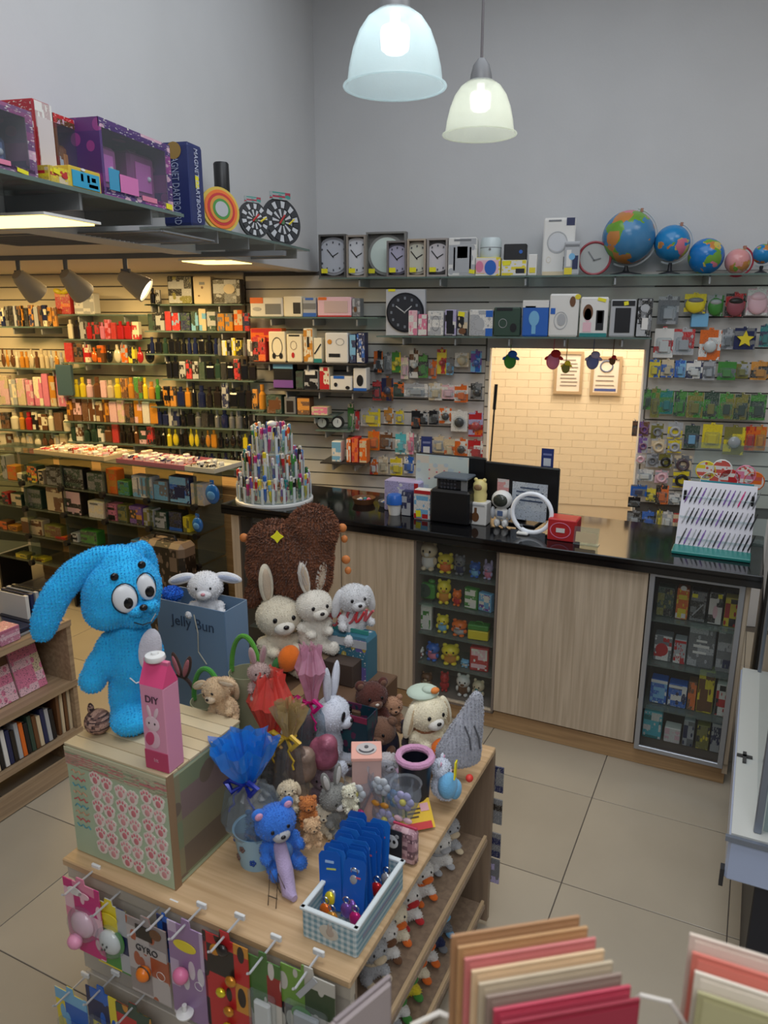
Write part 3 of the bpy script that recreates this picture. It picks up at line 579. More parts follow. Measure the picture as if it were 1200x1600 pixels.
# --- shelves
shelf(W, WX(498, 432), 2.2, 2.407, -.3, -.02, 'long top glass shelf carrying wall clocks, boxes and globes', 7)
shelf(W, WX(588, 526), WX(1018, 528), 2.02, -.3, -.02, 'second glass shelf above the doorway carrying fan and beauty boxes', 5)
shelf(W, WX(388, 495), WX(590, 495), 2.145, -.3, -.02, 'glass shelf of telephone boxes left of the black wall clock', 3)
shelf(W, WX(388, 567), WX(572, 567), 1.827, -.3, -.02, 'dark glass shelf carrying headphone boxes', 3, M((70, 66, 62), .3))
shelf(W, WX(420, 610), WX(575, 612), 1.634, -.3, -.02, 'dark glass shelf carrying small camera boxes', 3, M((70, 66, 62), .3))
shelf(W, WX(398, 646), WX(520, 646), 1.45, -.3, -.02, 'glass shelf of brown boxes behind the pen carousel', 2)
shelf(W, WX(500, 720), WX(570, 720), 1.11, -.3, -.02, 'dark low shelf right of the pen carousel', 2, M((50, 48, 48), .3))
F1 = -.27
def wrow(rn, z0, vb, items, group, y=F1, cat='box', dep=.10): shelf_boxes(W, rn, y, z0, vb, items, group, cat, dep)
Y = ('y', .25, .12, .25, .12, 0)
# top shelf: clocks in window cartons
def clock_carton(u0, u1, vt, lab, rim, face, frame, full=1, y=F1, dep=.06, marks=1):
    x0, x1, zb, zt = px(W, u0, u1, vt, 431, y, 2.4075); w = x1-x0; h = zt-zb
    o = thing('boxed_wall_clock', lab, 'wall clock', W, ((x0+x1)/2, y+dep/2, zb), 0, 'boxed wall clocks on the top shelf')
    fm = M(frame, .5); t = .012
    part('carton', MB().box((0, dep/2-.004, h/2), (w, .008, h)).box((-w/2+t/2, 0, h/2), (t, dep, h)).box((w/2-t/2, 0, h/2), (t, dep, h)).box((0, 0, t/2), (w-2*t, dep, t)).box((0, 0, h-t/2), (w-2*t, dep, t)), fm, o)
    r = min(h/2-.016, .5*h); cx = 0 if full == 1 else full*(w/2-.012)
    # the round clock, cut by the narrow window of its carton when the carton shows only a part of it
    def disk(rr, y_, mat, nm):
        pts = [(max(-w/2+t, min(w/2-t, cx+rr*math.cos(a*math.pi/24))), h/2+rr*math.sin(a*math.pi/24)) for a in range(48)]
        part(nm, MB().prism(pts, y_, y_+.006), mat, o)
    disk(r, .0, M(rim, .35), 'clock_rim'); disk(r*.86, -.004, M(face, .4), 'clock_face')
    if marks:
        for a in range(12):
            x = cx+r*.72*math.sin(a*math.pi/6)
            if abs(x) < w/2-t: part('hour_mark', MB().box((x, -.006, h/2+r*.72*math.cos(a*math.pi/6)), (.008, .003, .012)), M((70, 72, 84), .5), o)
        if abs(cx) < w/2-.03: part('hand', MB().box((cx-.02, -.006, h/2+.018), (.006, .003, .07), (0, R(-40), 0)).box((cx+.015, -.006, h/2+.01), (.006, .003, .05), (0, R(60), 0)), BLACK, o)
    inst('price_sticker', cached('ubox', ubox), YEL, o, (-w/2+.04, -dep/2-.001, .045), (0, 0, 0), (.045, .001, .03))
clock_carton(498, 540, 366, 'pale round wall clock in a dark grey window carton, first on the top shelf', (150, 152, 160), (188, 192, 202), (84, 82, 80))
clock_carton(541, 571, 367, 'half-visible white wall clock in a narrow grey carton', (200, 200, 204), (214, 216, 222), (150, 140, 130), full=1)
clock_carton(572, 634, 362, 'largest boxed clock with bright mirror-like face on the top shelf', (150, 150, 146), (222, 236, 228), (130, 128, 124), y=-.19, marks=0)
clock_carton(604, 635, 376, 'boxed clock with lilac face and dark numerals before the mirror-like one', (92, 88, 104), (178, 174, 196), (120, 112, 110))
clock_carton(636, 665, 373, 'beige boxed clock with pale cream face', (170, 162, 150), (206, 204, 188), (178, 162, 144))
clock_carton(667, 699, 372, 'boxed clock with dark rim under reflecting film beside the white weather box', (70, 66, 66), (206, 200, 204), (160, 152, 148), full=1)
pb = lambda u0, u1, vt, vb, cols, lab, z0=2.4075, y=F1, dep=.1, art=(), **k: pbox(W, u0, u1, vt, vb, y, dep, cols.split(), lab, z0=z0, art=art, **k)
TG = 'boxes on the top glass shelf'
pb(700, 745, 371, 431, 'w lg', 'white carton printed with a grey digital weather station', art=(('r', .5, .45, .66, .72, 'lg'), ('r', .22, .45, .06, .6, 'n'), ('r', .78, .45, .06, .6, 'n'), ('r', .5, .62, .36, .3, (140, 150, 156)), ('r', .5, .93, .6, .05, 'g'), ('y', .85, .12, .2, .1, 0)), group=TG, text_=0)
pb(741, 782, 402, 431, 'y w', 'yellow printed box holding a white cylinder on top', art=(('r', .5, .5, .86, .7, 'lp'), ('d', .62, .45, .45, .8, 'b'), ('d', .2, .5, .3, .6, 'p')), group=TG, text_=0)
zc = P(762, 402, W, y=F1).z; xc = WX(765, 400, F1); o = thing('air_humidifier', 'white rounded cylinder device on the yellow printed box', 'humidifier', W, (xc, F1+.07, zc))
part('body', MB().lathe([(0, 0), (.066, 0), (.07, .01), (.07, .10), (.06, .125), (0, .13)], 24), M((214, 226, 228), .3), o, smooth=True); part('button', MB().cyl((0, -.07, .05), .008, .006, 10, rot=(R(90), 0, 0)), GREY, o); part('seam', MB().lathe([(.0705, .06), (.0715, .062), (.0705, .064)], 24), GREY, o)
pb(783, 823, 406, 431, 'w y', 'white and yellow box under the black speaker', art=(('r', .75, .3, .35, .3, 'k'), ('y', .2, .8, .3, .3, 0)), group=TG, text_=0)
pb(787, 823, 381, 406, 'k', 'black speaker cube on the white and yellow box', z0=P(800, 406, W, y=F1).z, art=(('d', .75, .5, .16, .24, 'b'),), name='speaker', cat='speaker')
pb(825, 839, 397, 431, 'w', 'small white box with yellow label beside black speaker', art=(('r', .5, .25, .7, .25, 'y'),), group=TG)
pb(848, 898, 340, 430, 'w', 'tall white carton with a ring print and dark corner badge', art=(('o', .45, .58, .62, .36, 'lg'), ('d', .45, .58, .56, .32, (206, 208, 212)), ('r', .84, .93, .26, .13, 'n'), ('r', .35, .95, .4, .03, 'g'), ('r', .5, .04, .96, .07, 'be'), ('o', .2, .28, .14, .1, 'be'), ('r', .8, .22, .26, .22, 'k')), group=TG, y=-.20)
pb(881, 906, 377, 430, 'lg', 'narrow grey carton with yellow sticker beside the red ring', art=(('r', .5, .88, .9, .06, 'g'), ('r', .72, .38, .36, .4, 'n'), ('r', .3, .5, .3, .5, 'w'), ('r', .3, .12, .5, .2, 'y'), ('d', .5, .55, .4, .2, 'lb')), group=TG)
c = P(929, 404, W, y=-.2); r_ = 24*dist(W.w(c))/FPX; o = thing('red_ring_clock', 'round clock with red rim and milky face beside the big globe', 'wall clock', W, (c.x, -.2, 2.4075))
part('rim', MB().tube([(r_*math.cos(a*math.pi/18), 0, r_+.006+r_*math.sin(a*math.pi/18)) for a in range(36)], .008, 8, closed=True), M((150, 52, 62), .35), o, smooth=True)
part('face', MB().cyl((0, .006, r_+.006), r_-.004, .012, 32, rot=(R(90), 0, 0)), M((170, 172, 170), .3), o); part('hand', MB().box((-.02, -.004, r_+.02), (.006, .003, .07), (0, R(-35), 0)).box((.015, -.004, r_), (.006, .003, .05), (0, R(75), 0)), M((120, 122, 126), .4), o)
# globes
def globe_mat(seed, sea, key):
    m = bpy.data.materials.new('globe_map'); m.use_nodes = True; nt = m.node_tree; N = nt.nodes; K = nt.links.new
    b = N['Principled BSDF']; b.inputs['Roughness'].default_value = .22
    tc = N.new('ShaderNodeTexCoord'); mp = N.new('ShaderNodeMapping'); mp.inputs['Location'].default_value = (seed, seed*.3, 0); mp.inputs['Scale'].default_value = (key,)*3
    K(tc.outputs['Object'], mp.inputs[0]); n = N.new('ShaderNodeTexNoise'); n.inputs['Scale'].default_value = .95; n.inputs['Detail'].default_value = 5; n.inputs['Roughness'].default_value = .5; K(mp.outputs[0], n.inputs['Vector'])
    v = N.new('ShaderNodeTexVoronoi'); v.inputs['Scale'].default_value = 1.6; K(mp.outputs[0], v.inputs['Vector']); sp = N.new('ShaderNodeSeparateColor'); K(v.outputs['Color'], sp.inputs[0])
    r = N.new('ShaderNodeValToRGB'); r.color_ramp.interpolation = 'CONSTANT'; e = r.color_ramp.elements
    for i, (p_, c_) in enumerate(((0, (110, 160, 60)), (.3, (196, 130, 70)), (.55, (206, 186, 90)), (.75, (190, 100, 60)), (.9, (214, 120, 140)))):
        x = e[i] if i < 2 else e.new(p_); x.position = p_; x.color = lin(c_)+(1,)
    K(sp.outputs[0], r.inputs[0]); g = N.new('ShaderNodeMath'); g.operation = 'GREATER_THAN'; g.inputs[1].default_value = .56; K(n.outputs[0], g.inputs[0])
    mx = N.new('ShaderNodeMix'); mx.data_type = 'RGBA'; K(g.outputs[0], mx.inputs[0]); mx.inputs[6].default_value = lin(sea)+(1,); K(r.outputs[0], mx.inputs[7]); K(mx.outputs[2], b.inputs['Base Color'])
    return m
def globe(u, v, rp, lab, sea, seed, stand=1, cs=(30, 32, 38), arc=1, lean=23):
    c = P(u, v, W, y=-.16); r = rp*dist(W.w(c))/FPX; z0 = 2.4075
    if not stand: c.z = z0+r
    o = thing('globe', lab, 'globe', W, (c.x, -.16, z0)); cz = c.z-z0
    part('sphere', MB().ell((0, 0, 0), (r, r, r), seg=32, rings=20), globe_mat(seed, sea, 1/r*1.0), o, (0, 0, cz), smooth=True)
    if arc: part('meridian_arc', MB().tube([((r+.014)*math.sin(R(a)), 0, cz+(r+.014)*math.cos(R(a))) for a in range(lean-8, lean+190, 8)], .006, 6), M(arc if isinstance(arc, tuple) else (190, 196, 200), .3), o, smooth=True)
    if stand: part('stand', MB().lathe([(0, 0), (r*.62, 0), (r*.6, .008), (r*.14, .022), (.012, .04), (.012, max(.03, cz-r-.01)), (0, max(.03, cz-r-.01))], 24), M(cs, .4), o, smooth=True)
    for s in ((1,) if arc else ()): part('pivot', MB().cyl(((r+.012)*math.sin(R(lean)), 0, cz+(r+.012)*math.cos(R(lean))), .010, .022, 10), M((170, 120, 100), .4), o)
globe(982, 371, 40, 'largest globe with grey blue seas on a black foot', (70, 130, 176), 2.2)
globe(1050, 380, 27, 'medium bright blue globe with pale arc and black foot', (36, 130, 190), 5.1)
globe(1104, 394, 27, 'blue globe without foot resting on the shelf, with pink patch', (24, 116, 190), 8.4, 0, arc=0)
globe(1153, 403, 19, 'small translucent pink globe with crimson arc', (216, 150, 150), 40.3, 0, arc=(170, 50, 70))
globe(1192, 397, 15, 'smallest blue globe at the right end of the top shelf', (30, 126, 186), 3.3, 1)
# second shelf
SG = 'boxes on the second shelf above the doorway'
x0, x1, zb, zt = px(W, 603, 664, 452, 525, -.26, 2.021); w_ = x1-x0; h_ = zt-zb
o = thing('boxed_black_clock', 'large black wall clock in a pale square carton', 'wall clock', W, ((x0+x1)/2, -.235, zb))
part('carton', MB().box((0, 0, h_/2), (w_, .05, h_), bev=.002), M((190, 192, 198), .5), o); part('clock_rim', MB().cyl((0, -.028, h_*.5), h_*.43, .012, 36, rot=(R(90), 0, 0)), M((28, 30, 38), .3), o); part('clock_face', MB().cyl((0, -.036, h_*.5), h_*.39, .006, 36, rot=(R(90), 0, 0)), M((36, 40, 50), .5), o)
for a in range(12): part('hour_mark', MB().box((h_*.31*math.sin(a*math.pi/6), -.0405, h_*.5+h_*.31*math.cos(a*math.pi/6)), (.014, .003, .018)), M((120, 128, 140), .4), o)
part('hand', MB().box((-.03, -.042, h_*.5+.02), (.006, .003, .08), (0, R(-55), 0)).box((.02, -.042, h_*.5+.02), (.006, .003, .07), (0, R(50), 0)), M((200, 204, 208), .4), o); inst('price_sticker', cached('ubox', ubox), YEL, o, (-w_*.35, -.027, h_*.98), (0, 0, 0), (.05, .001, .016))
shelf_boxes(W, 'over the doorway', -.285, 2.021, 526, [
 (638, 652, 485, 'lp w p', 'pink striped carton'), (653, 667, 491, 'p w', 'pink and white carton'), (668, 693, 486, 'w lg', 'white carton with a grey outline device', (('o', .5, .5, .5, .6, 'g'),)), (695, 713, 484, 'lv w k', 'lilac top carton', (('r', .5, .25, .7, .35, 'k'),)),
 (714, 731, 486, 'lg k be', 'grey carton with dark figure', (('y', .4, .88, .6, .18, 0), ('r', .5, .6, .3, .3, 'k'), ('d', .5, .2, .7, .25, 'br'))), (733, 770, 484, 'w lg', 'white and blue carton with pale device', (('r', .85, .15, .3, .3, 'b'), ('r', .85, .85, .3, .25, 'b'), ('d', .45, .45, .4, .5, 'lg'))),
 (771, 813, 480, 'dg', 'dark green carton', (('r', .4, .93, .6, .1, 'k'), ('o', .35, .45, .3, .3, 'lg'), ('d', .75, .3, .25, .3, 'k'))), (816, 857, 469, 'b', 'bright blue carton with pale fan and white top', (('r', .5, .9, 1, .2, 'w'), ('d', .45, .5, .4, .42, 'lb'), ('r', .45, .2, .16, .25, 'lb'), ('r', .3, .82, .4, .04, 'n'))),
 (858, 904, 459, 'w', 'tall white carton with dark-haired head print', (('d', .78, .82, .2, .24, 'br'), ('r', .12, .6, .16, .14, 'b'), ('o', .4, .38, .45, .4, 'lg'), ('d', .42, .4, .3, .28, 'lg'), ('d', .95, .93, .2, .12, 'y'))),
 (906, 950, 464, 'w', 'white carton with portrait and slim device print', (('d', .28, .62, .36, .4, 'br'), ('d', .28, .55, .26, .34, 'lp'), ('r', .27, .25, .3, .24, 'lp'), ('r', .72, .42, .28, .5, 'k'), ('r', .72, .5, .18, .3, 'g'), ('r', .5, .05, .98, .1, 't'), ('y', .75, .93, .3, .08, 0))),
 (953, 993, 468, 'lg', 'black tablet in a pale frame carton', (('r', .5, .45, .62, .66, 'k'), ('r', .5, .9, .9, .14, 'k'), ('y', .6, .9, .18, .1, 0))), (995, 1019, 466, 'k g lg', 'dark carton with white camera print', (('d', .5, .75, .6, .2, 'lg'), ('r', .55, .35, .4, .3, 'w')))], SG, dep=.12)
# left shelves
wrow('on the upper left phone shelf', 2.146, 495, [(391, 442, 465, 'w', 'white and orange carton with grey handset window', (('r', .2, .85, .4, .3, 'o'), ('r', .7, .4, .48, .55, 'g'), ('d', .2, .4, .25, .2, 'lg'))), (443, 472, 463, 'c', 'cream carton with dark square screen', (('r', .72, .42, .4, .55, 'k'),)), (473, 494, 465, 'lg', 'blue and grey striped carton', (('r', .5, .55, 1, .3, 'g'), ('r', .5, .1, 1, .2, 'b'), ('r', .5, .93, .6, .12, 'b'))), (496, 549, 464, 'lp', 'wide peach carton with orange edges', (('r', .15, .92, .25, .14, 'o'), ('r', .55, .5, .7, .6, (206, 178, 172)), ('r', .5, .03, 1, .07, 'r'))), (550, 563, 466, 'g lg', 'grey carton with dark dot', (('d', .4, .4, .4, .3, 'br'),))], 'phone cartons on the upper left shelf')
wrow('on the headphone shelf', 1.828, 566, [(420, 446, 518, 'c', 'cream carton with black headband print', (('o', .5, .5, .62, .6, 'k'), ('d', .3, .2, .22, .2, 'k'), ('d', .72, .2, .22, .2, 'k'))), (448, 472, 522, 'c', 'cream carton with brown earphone print', (('o', .45, .6, .4, .3, 'br'), ('d', .4, .25, .2, .2, 'r'), ('r', .5, .95, .7, .06, 'k'))), (474, 489, 513, 'c am', 'tall narrow cream carton', (('r', .5, .6, .25, .3, 'k'), ('d', .5, .2, .5, .1, 'am'))), (490, 503, 528, 'c', 'cream carton with black cable print', (('L', .5, .55, .16, .5, 'k'), ('r', .5, .08, 1, .16, 't'))), (508, 544, 520, 'w', 'white carton with two glasses prints', (('o', .65, .7, .35, .22, 'g'), ('r', .4, .25, .5, .12, 'k'), ('d', .2, .7, .2, .16, 'am'))), (546, 556, 522, 'n lb', 'slim dark blue carton'), (557, 570, 520, 'n b w', 'navy and blue carton')], 'headphone cartons')
pb(391, 440, 513, 525, 'o r', 'flat orange box lying at the left above the headphone shelf', z0=1.97, y=-.25); pb(395, 415, 526, 566, 'r o k', 'red and dark carton under the flat orange box', z0=1.828)
wrow('on camera shelf', 1.635, 612, [(427, 458, 568, 'k', 'dark blue lens carton', (('r', .5, .9, 1, .2, 'lb'), ('r', .5, .2, 1, .3, 'v'), ('r', .5, .55, .8, .3, 'k'))), (462, 474, 580, 'dg k', 'dark green packet'), (475, 497, 578, 'lg k', 'grey carton with silver camera print', (('r', .45, .85, .7, .2, 'w'), ('d', .5, .3, .4, .25, 'k'))), (499, 515, 573, 'c r', 'cream carton with red spots', (('d', .4, .7, .3, .12, 'r'),)), (516, 550, 588, 'w', 'white carton with blue top and two dark dots', (('r', .4, .93, .5, .2, 'b'), ('d', .25, .4, .16, .3, 'k'), ('d', .8, .2, .2, .25, 'k'))), (552, 573, 575, 'w', 'white carton with a black mouse print', (('d', .5, .45, .5, .5, 'k'), ('r', .5, .06, 1, .12, 'b')))], 'small electronics cartons')
wrow('on the shelf behind the carousel', 1.451, 640, [(416, 440, 618, 'dg br', 'olive window carton', (('r', .5, .5, .7, .5, 'br'),)), (444, 462, 620, 'g', 'grey frame carton', (('r', .5, .45, .6, .65, 'db'),)), (464, 484, 622, 'br am', 'brown carton'), (486, 512, 636, 'be p', 'low pale packet')], 'brown cartons behind the carousel')
# low shelf right of the carousel and clocks above it
for i, u in enumerate((504, 528)):
    c = P(u, 660, W, y=-.2); o = thing('bedside_clock', ['small dark round clock with white dial, left of a pair', 'small dark round clock with white dial, right of a pair'][i], 'clock', W, (c.x, -.2, c.z-.045))
    part('case', MB().cyl((0, 0, .045), .046, .03, 24, rot=(R(90), 0, 0)), DARK, o, smooth=True); part('dial', MB().cyl((0, -.016, .045), .034, .004, 24, rot=(R(90), 0, 0)), WHITE, o); part('hand', MB().box((.004, -.019, .055), (.003, .002, .025)), BLACK, o)
shelf(W, WX(490, 671), WX(545, 671), P(515, 670, W, y=-.2).z, -.26, -.02, 'small glass shelf under the pair of round clocks', 2)
wrow('beside the pen carousel', 1.111, 718, [(518, 533, 690, 'w lb', 'white and blue card packet'), (541, 548, 686, 'o w', 'slim orange and white packet'), (549, 560, 684, 'r o', 'bright red packet'), (561, 573, 688, 'o be', 'orange packet')], 'packets on the low shelf')
# --- hanging blister packs on peg hooks
HOOK = M((170, 172, 176), .3, .7)
def blister(F, x, z_top, w, h, y, cols, label, group=None, kind='card', toyc=None, rz=0, name='blister_pack', cat='blister pack', ywall=0, hook=True, rx=0):
    cs = [col(c) for c in cols]; seedc[0] += 1
    o = thing(name, label, cat, F, (x, y, z_top-h), rz, group)
    o.rotation_euler[0] = rx
    part('card', MB().prism([(-w/2, 0), (w/2, 0), (w/2, h*.93), (w*.12, h*.93), (w*.10, h), (-w*.10, h), (-w*.12, h*.93), (-w/2, h*.93)], -.0015, .0015), PM(*(cs*2)[:max(2, len(cs))], s=4 if F is W else 3, seed=seedc[0] % 12, text=1 if F is W else 0), o)
    tc_ = M(col(toyc) if toyc else cs[-1], .35)
    if kind == 'card':
        part('bubble', MB().box((0, -.012, h*.38), (w*.78, .022, h*.52), bev=.008), glassy((238, 242, 244), .06, .08, 'bub'), o)
        part('item', MB().box((0, -.010, h*.36), (w*.46, .014, h*.36), bev=.004), tc_, o)
    elif kind == 'round':
        part('bubble', MB().ell((0, -.006, h*.42), (min(w, h)*.40, .03, min(w, h)*.40), seg=20), glassy((238, 242, 244), .06, .08, 'bub'), o, smooth=True)
        part('item', MB().ell((0, -.008, h*.42), (min(w, h)*.30, .018, min(w, h)*.30)), tc_, o, smooth=True)
    elif kind == 'ring':
        part('coil', MB().tube([(min(w, h)*.30*math.cos(a*.42), -.010, h*.42+min(w, h)*.30*math.sin(a*.42)) for a in range(15)], min(w, h)*.09, 8, closed=True), tc_, o, smooth=True)
    elif kind == 'star':
        part('item', MB().prism([((.42 if a % 2 == 0 else .19)*w*math.sin(a*math.pi/5), h*.45+(.42 if a % 2 == 0 else .19)*w*math.cos(a*math.pi/5)) for a in range(10)], -.016, -.002), tc_, o)
    elif kind == 'pouch':
        part('pouch', MB().ell((0, -.012, h*.42), (w*.46, .022, h*.40)), tc_, o, smooth=True); part('flap', MB().ell((0, -.02, h*.62), (w*.36, .018, h*.14)), M(cs[0], .4), o, smooth=True)
    if hook: part('peg_hook', MB().tube([(0, ywall-y-.002, h*.955), (0, -.03, h*.955), (0, -.036, h*.975)], .0022, 5), HOOK, o)
    return o
def hang_row(rn, yy, items, group, F=W, kind='card', cat='blister pack'):
    n = len(items)
    for i, it in enumerate(items):
        u0, u1, vt, vb, cols, d = it[:6]; kd = it[6] if len(it) > 6 else kind; tcol = it[7] if len(it) > 7 else None
        x0, x1, zb, zt = px(F, u0, u1, vt, vb, yy)
        blister(F, (x0+x1)/2, zt, (x1-x0)*1.06, (zt-zb)*1.06, yy+random.uniform(-.012, .012), cols.split(), f'{d}, {ordn(i,n)} {rn}', group, kd, tcol)
YH = -.10
hang_row('in top row left of doorway', YH, [(585, 598, 546, 580, 'w o k', 'white orange-edged packet'), (601, 612, 550, 582, 'lg g', 'grey packet'), (613, 626, 548, 580, 'y gr', 'yellow green toy packet', 'round', 'y'), (627, 638, 556, 590, 'c lp', 'pale cream packet'), (640, 654, 544, 588, 'br w k', 'brown and white toy packet', 'round', 'w'), (655, 669, 552, 588, 'k gr', 'black and green packet'), (670, 682, 562, 590, 'lg o', 'grey and orange packet'), (683, 697, 543, 582, 'r y', 'red capped figure packet', 'round', 'r'), (698, 709, 558, 584, 'lb g', 'grey blue packet'), (711, 732, 550, 572, 'w be', 'white dotted packet', 'round', 'be'), (736, 752, 546, 580, 'lb b v', 'blue and violet packet', 'round', 'b')], 'toy packets left of the doorway')
hang_row('in second row left of doorway', YH, [(582, 596, 594, 624, 'db r', 'dark red packet'), (597, 614, 588, 624, 'o n br', 'dark packet with orange base', 'round', 'n'), (616, 631, 596, 618, 'o dg', 'orange and green packet'), (632, 668, 598, 619, 'w lg', 'wide white packet', 'card', 'lg'), (670, 690, 597, 624, 'w be', 'white card with beige item'), (691, 710, 600, 622, 'w lp', 'white card with pink print'), (711, 731, 600, 627, 'w o', 'white card with orange spots'), (736, 753, 597, 622, 'k g', 'black and grey camera packet', 'round', 'k')], 'cable packets left of the doorway')
hang_row('in third row left of doorway', YH, [(544, 553, 628, 672, 'c gr', 'tall cream packet with green foot'), (556, 562, 640, 670, 'lg r', 'narrow grey packet'), (565, 594, 636, 664, 'lg y', 'grey packet with yellow label', 'card', 'y'), (600, 614, 636, 661, 'w am', 'white packet with amber base', 'card', 'am'), (619, 631, 640, 661, 'lg y', 'small grey and yellow packet'), (643, 656, 640, 669, 'o k', 'orange and black packet'), (657, 668, 642, 662, 'lg k', 'grey packet with black item'), (671, 685, 640, 662, 'g k', 'dark grey packet'), (687, 705, 636, 660, 'w o', 'white orange-topped card with black lens', 'round', 'k'), (706, 730, 640, 672, 'w w', 'large white card with black gadget', 'round', 'k'), (733, 754, 642, 680, 'lv o r', 'lilac and orange card', 'round', 'r')], 'gadget packets left of the doorway')
hang_row('in fourth row left of doorway', YH, [(575, 592, 672, 702, 'am o', 'amber packet'), (594, 612, 674, 700, 'lg br', 'grey and brown packet'), (618, 634, 676, 708, 'w cy', 'white packet with teal top'), (635, 646, 674, 708, 'w p', 'white packet with pink spots'), (647, 655, 678, 706, 'w g', 'narrow white packet'), (678, 694, 680, 706, 'lg be', 'pale grey packet'), (695, 710, 684, 713, 'o be', 'orange packet'), (711, 730, 684, 714, 'w o', 'white orange-edged card with black dot', 'round', 'k'), (732, 754, 686, 716, 'w r', 'white card with red corner')], 'charger packets left of the doorway')
hang_row('in lowest row left of doorway', YH, [(578, 590, 716, 740, 'o r w', 'orange and red packet'), (592, 606, 712, 738, 'c be', 'cream packet'), (610, 628, 714, 741, 'c y', 'cream and yellow packet'), (632, 646, 712, 738, 'w b', 'white and blue packet')], 'lowest packets left of the doorway')
# right of the doorway
hang_row('in top row right of doorway', YH, [(1029, 1060, 460, 504, 'lg g', 'clear silver trinket packet', 'card', 'lg'), (1070, 1102, 457, 488, 'g y', 'round yellow purse', 'pouch', 'y'), (1106, 1130, 459, 492, 'lg gr', 'green and white purse', 'pouch', 'gr'), (1134, 1163, 456, 493, 'db r', 'dark red purse', 'pouch', (150, 80, 90)), (1168, 1200, 448, 490, 'lp w', 'white and pink purse', 'pouch', 'lp')], 'small purses right of the doorway')
hang_row('in second row right of doorway', YH, [(1023, 1052, 510, 556, 'r w', 'crimson and white backpack packet', 'card', 'w'), (1053, 1084, 511, 552, 'r lg', 'crimson packet with grey panel', 'card', 'lg'), (1094, 1126, 512, 560, 'w o', 'clear packet with pale orange band', 'round', 'w'), (1129, 1147, 512, 544, 'lg g', 'grey speckled packet'), (1148, 1180, 510, 544, 'g n', 'dark blue card with yellow star', 'star', 'y'), (1188, 1204, 506, 540, 'n t', 'dark teal packet')], 'packets under the purses')
pb(1080, 1107, 490, 512, 'lb', 'small pale blue box tilted under the round yellow purse', z0=P(1090, 511, W, y=-.1).z, y=-.1, dep=.05)
hang_row('in third row right of doorway', YH, [(1015, 1031, 560, 588, 'b y', 'blue packet with pale tool'), (1034, 1052, 560, 588, 'b be', 'blue packet with cream tool'), (1055, 1071, 561, 588, 'b lb', 'blue packet with light blue tool'), (1073, 1097, 562, 590, 'n w', 'navy packet with white panel'), (1099, 1117, 562, 592, 'g lg', 'grey packet with white band'), (1122, 1149, 563, 592, 'g gr', 'grey green packet'), (1150, 1170, 564, 590, 'lg ol', 'pale packet'), (1174, 1202, 563, 592, 'db am', 'dark brown packet with amber band')], 'tool packets right of the doorway')
GG = 'green packets right of the doorway'
hang_row('in the row of green packets', YH, [(1006, 1017, 606, 638, 'gr dg', 'mid green packet'), (1018, 1031, 604, 650, 'gr ol', 'long dark green packet'), (1032, 1052, 608, 645, 'gr t', 'green packet with teal item'), (1054, 1072, 609, 648, 'dg gr', 'very dark green packet'), (1074, 1098, 610, 650, 'gr ol', 'bright green packet'), (1100, 1122, 610, 652, 'gr dg', 'green packet with olive flap', 'card', 'ol'), (1124, 1146, 612, 652, 'gr ol', 'green packet with pale edge', 'card', 'dg'), (1148, 1170, 613, 654, 'dg ol', 'dark green packet with yellow-green top', 'card', 'dg'), (1172, 1196, 613, 654, 'dg gr', 'dark green packet with bright top', 'card', 'dg')], GG)
hang_row('in the yellow and orange hanging row', YH, [(1070, 1092, 662, 698, 'n dg', 'dark blue green packet', 'card', 'lb'), (1098, 1127, 660, 698, 'y y', 'bright yellow card'), (1132, 1163, 664, 708, 'y ol', 'yellow card with silver disk', 'round', 'lg'), (1165, 1180, 664, 702, 'o r', 'orange red packet'), (1181, 1197, 664, 702, 'o am', 'orange packet')], 'yellow and orange cards')
hang_row('in the upper row of bangle coils', YH, [(988, 996, 656, 680, 'db br', 'small dark tag', 'card', 'br'), (999, 1014, 657, 680, 'v br', 'mauve coil', 'ring', (130, 90, 120)), (1018, 1036, 660, 684, 'lg ol', 'grey coil', 'ring', 'g'), (1044, 1066, 658, 684, 'y lg', 'pale coil with yellow label', 'ring', 'lg')], 'bangle coils')
hang_row('in the second row of bangle coils', YH, [(998, 1012, 682, 706, 'v lg', 'mauve double coil', 'ring', (140, 100, 125)), (1018, 1040, 684, 706, 'lg be', 'grey beige coil', 'ring', 'be'), (1044, 1064, 686, 706, 'lg y', 'pale coil on card', 'ring', 'lg')], 'bangle coils')
hang_row('in the third row of bangle coils', YH, [(994, 1008, 708, 724, 'lp w', 'pink coil', 'ring', 'lp'), (1010, 1028, 706, 728, 'g lg', 'grey brown coil', 'ring', 'g'), (1030, 1050, 708, 730, 'lg ol', 'dark coil', 'ring', 'k'), (1054, 1080, 710, 736, 'g be', 'wide dark mauve coil', 'ring', (80, 66, 74)), (1024, 1044, 734, 754, 'lg lp', 'pale pink coil', 'ring', 'lp'), (1052, 1078, 734, 760, 'g y', 'dark coil with silver edge', 'ring', 'k'), (996, 1020, 732, 750, 'lg w', 'clear empty packet')], 'bangle coils')
hang_row('in the row above the doorway-side phone cards', YH, [(986, 1010, 756, 774, 'g b', 'small screen gadget packet', 'card', 'n'), (1010, 1024, 762, 782, 'dg y', 'green yellow packet'), (1025, 1044, 756, 786, 'db o', 'dark brown card'), (1046, 1064, 770, 788, 'g w', 'grey card'), (1065, 1082, 770, 788, 'g ol', 'grey olive card'), (982, 1000, 776, 792, 'g k', 'dark grey cap packet')], 'phone cards')
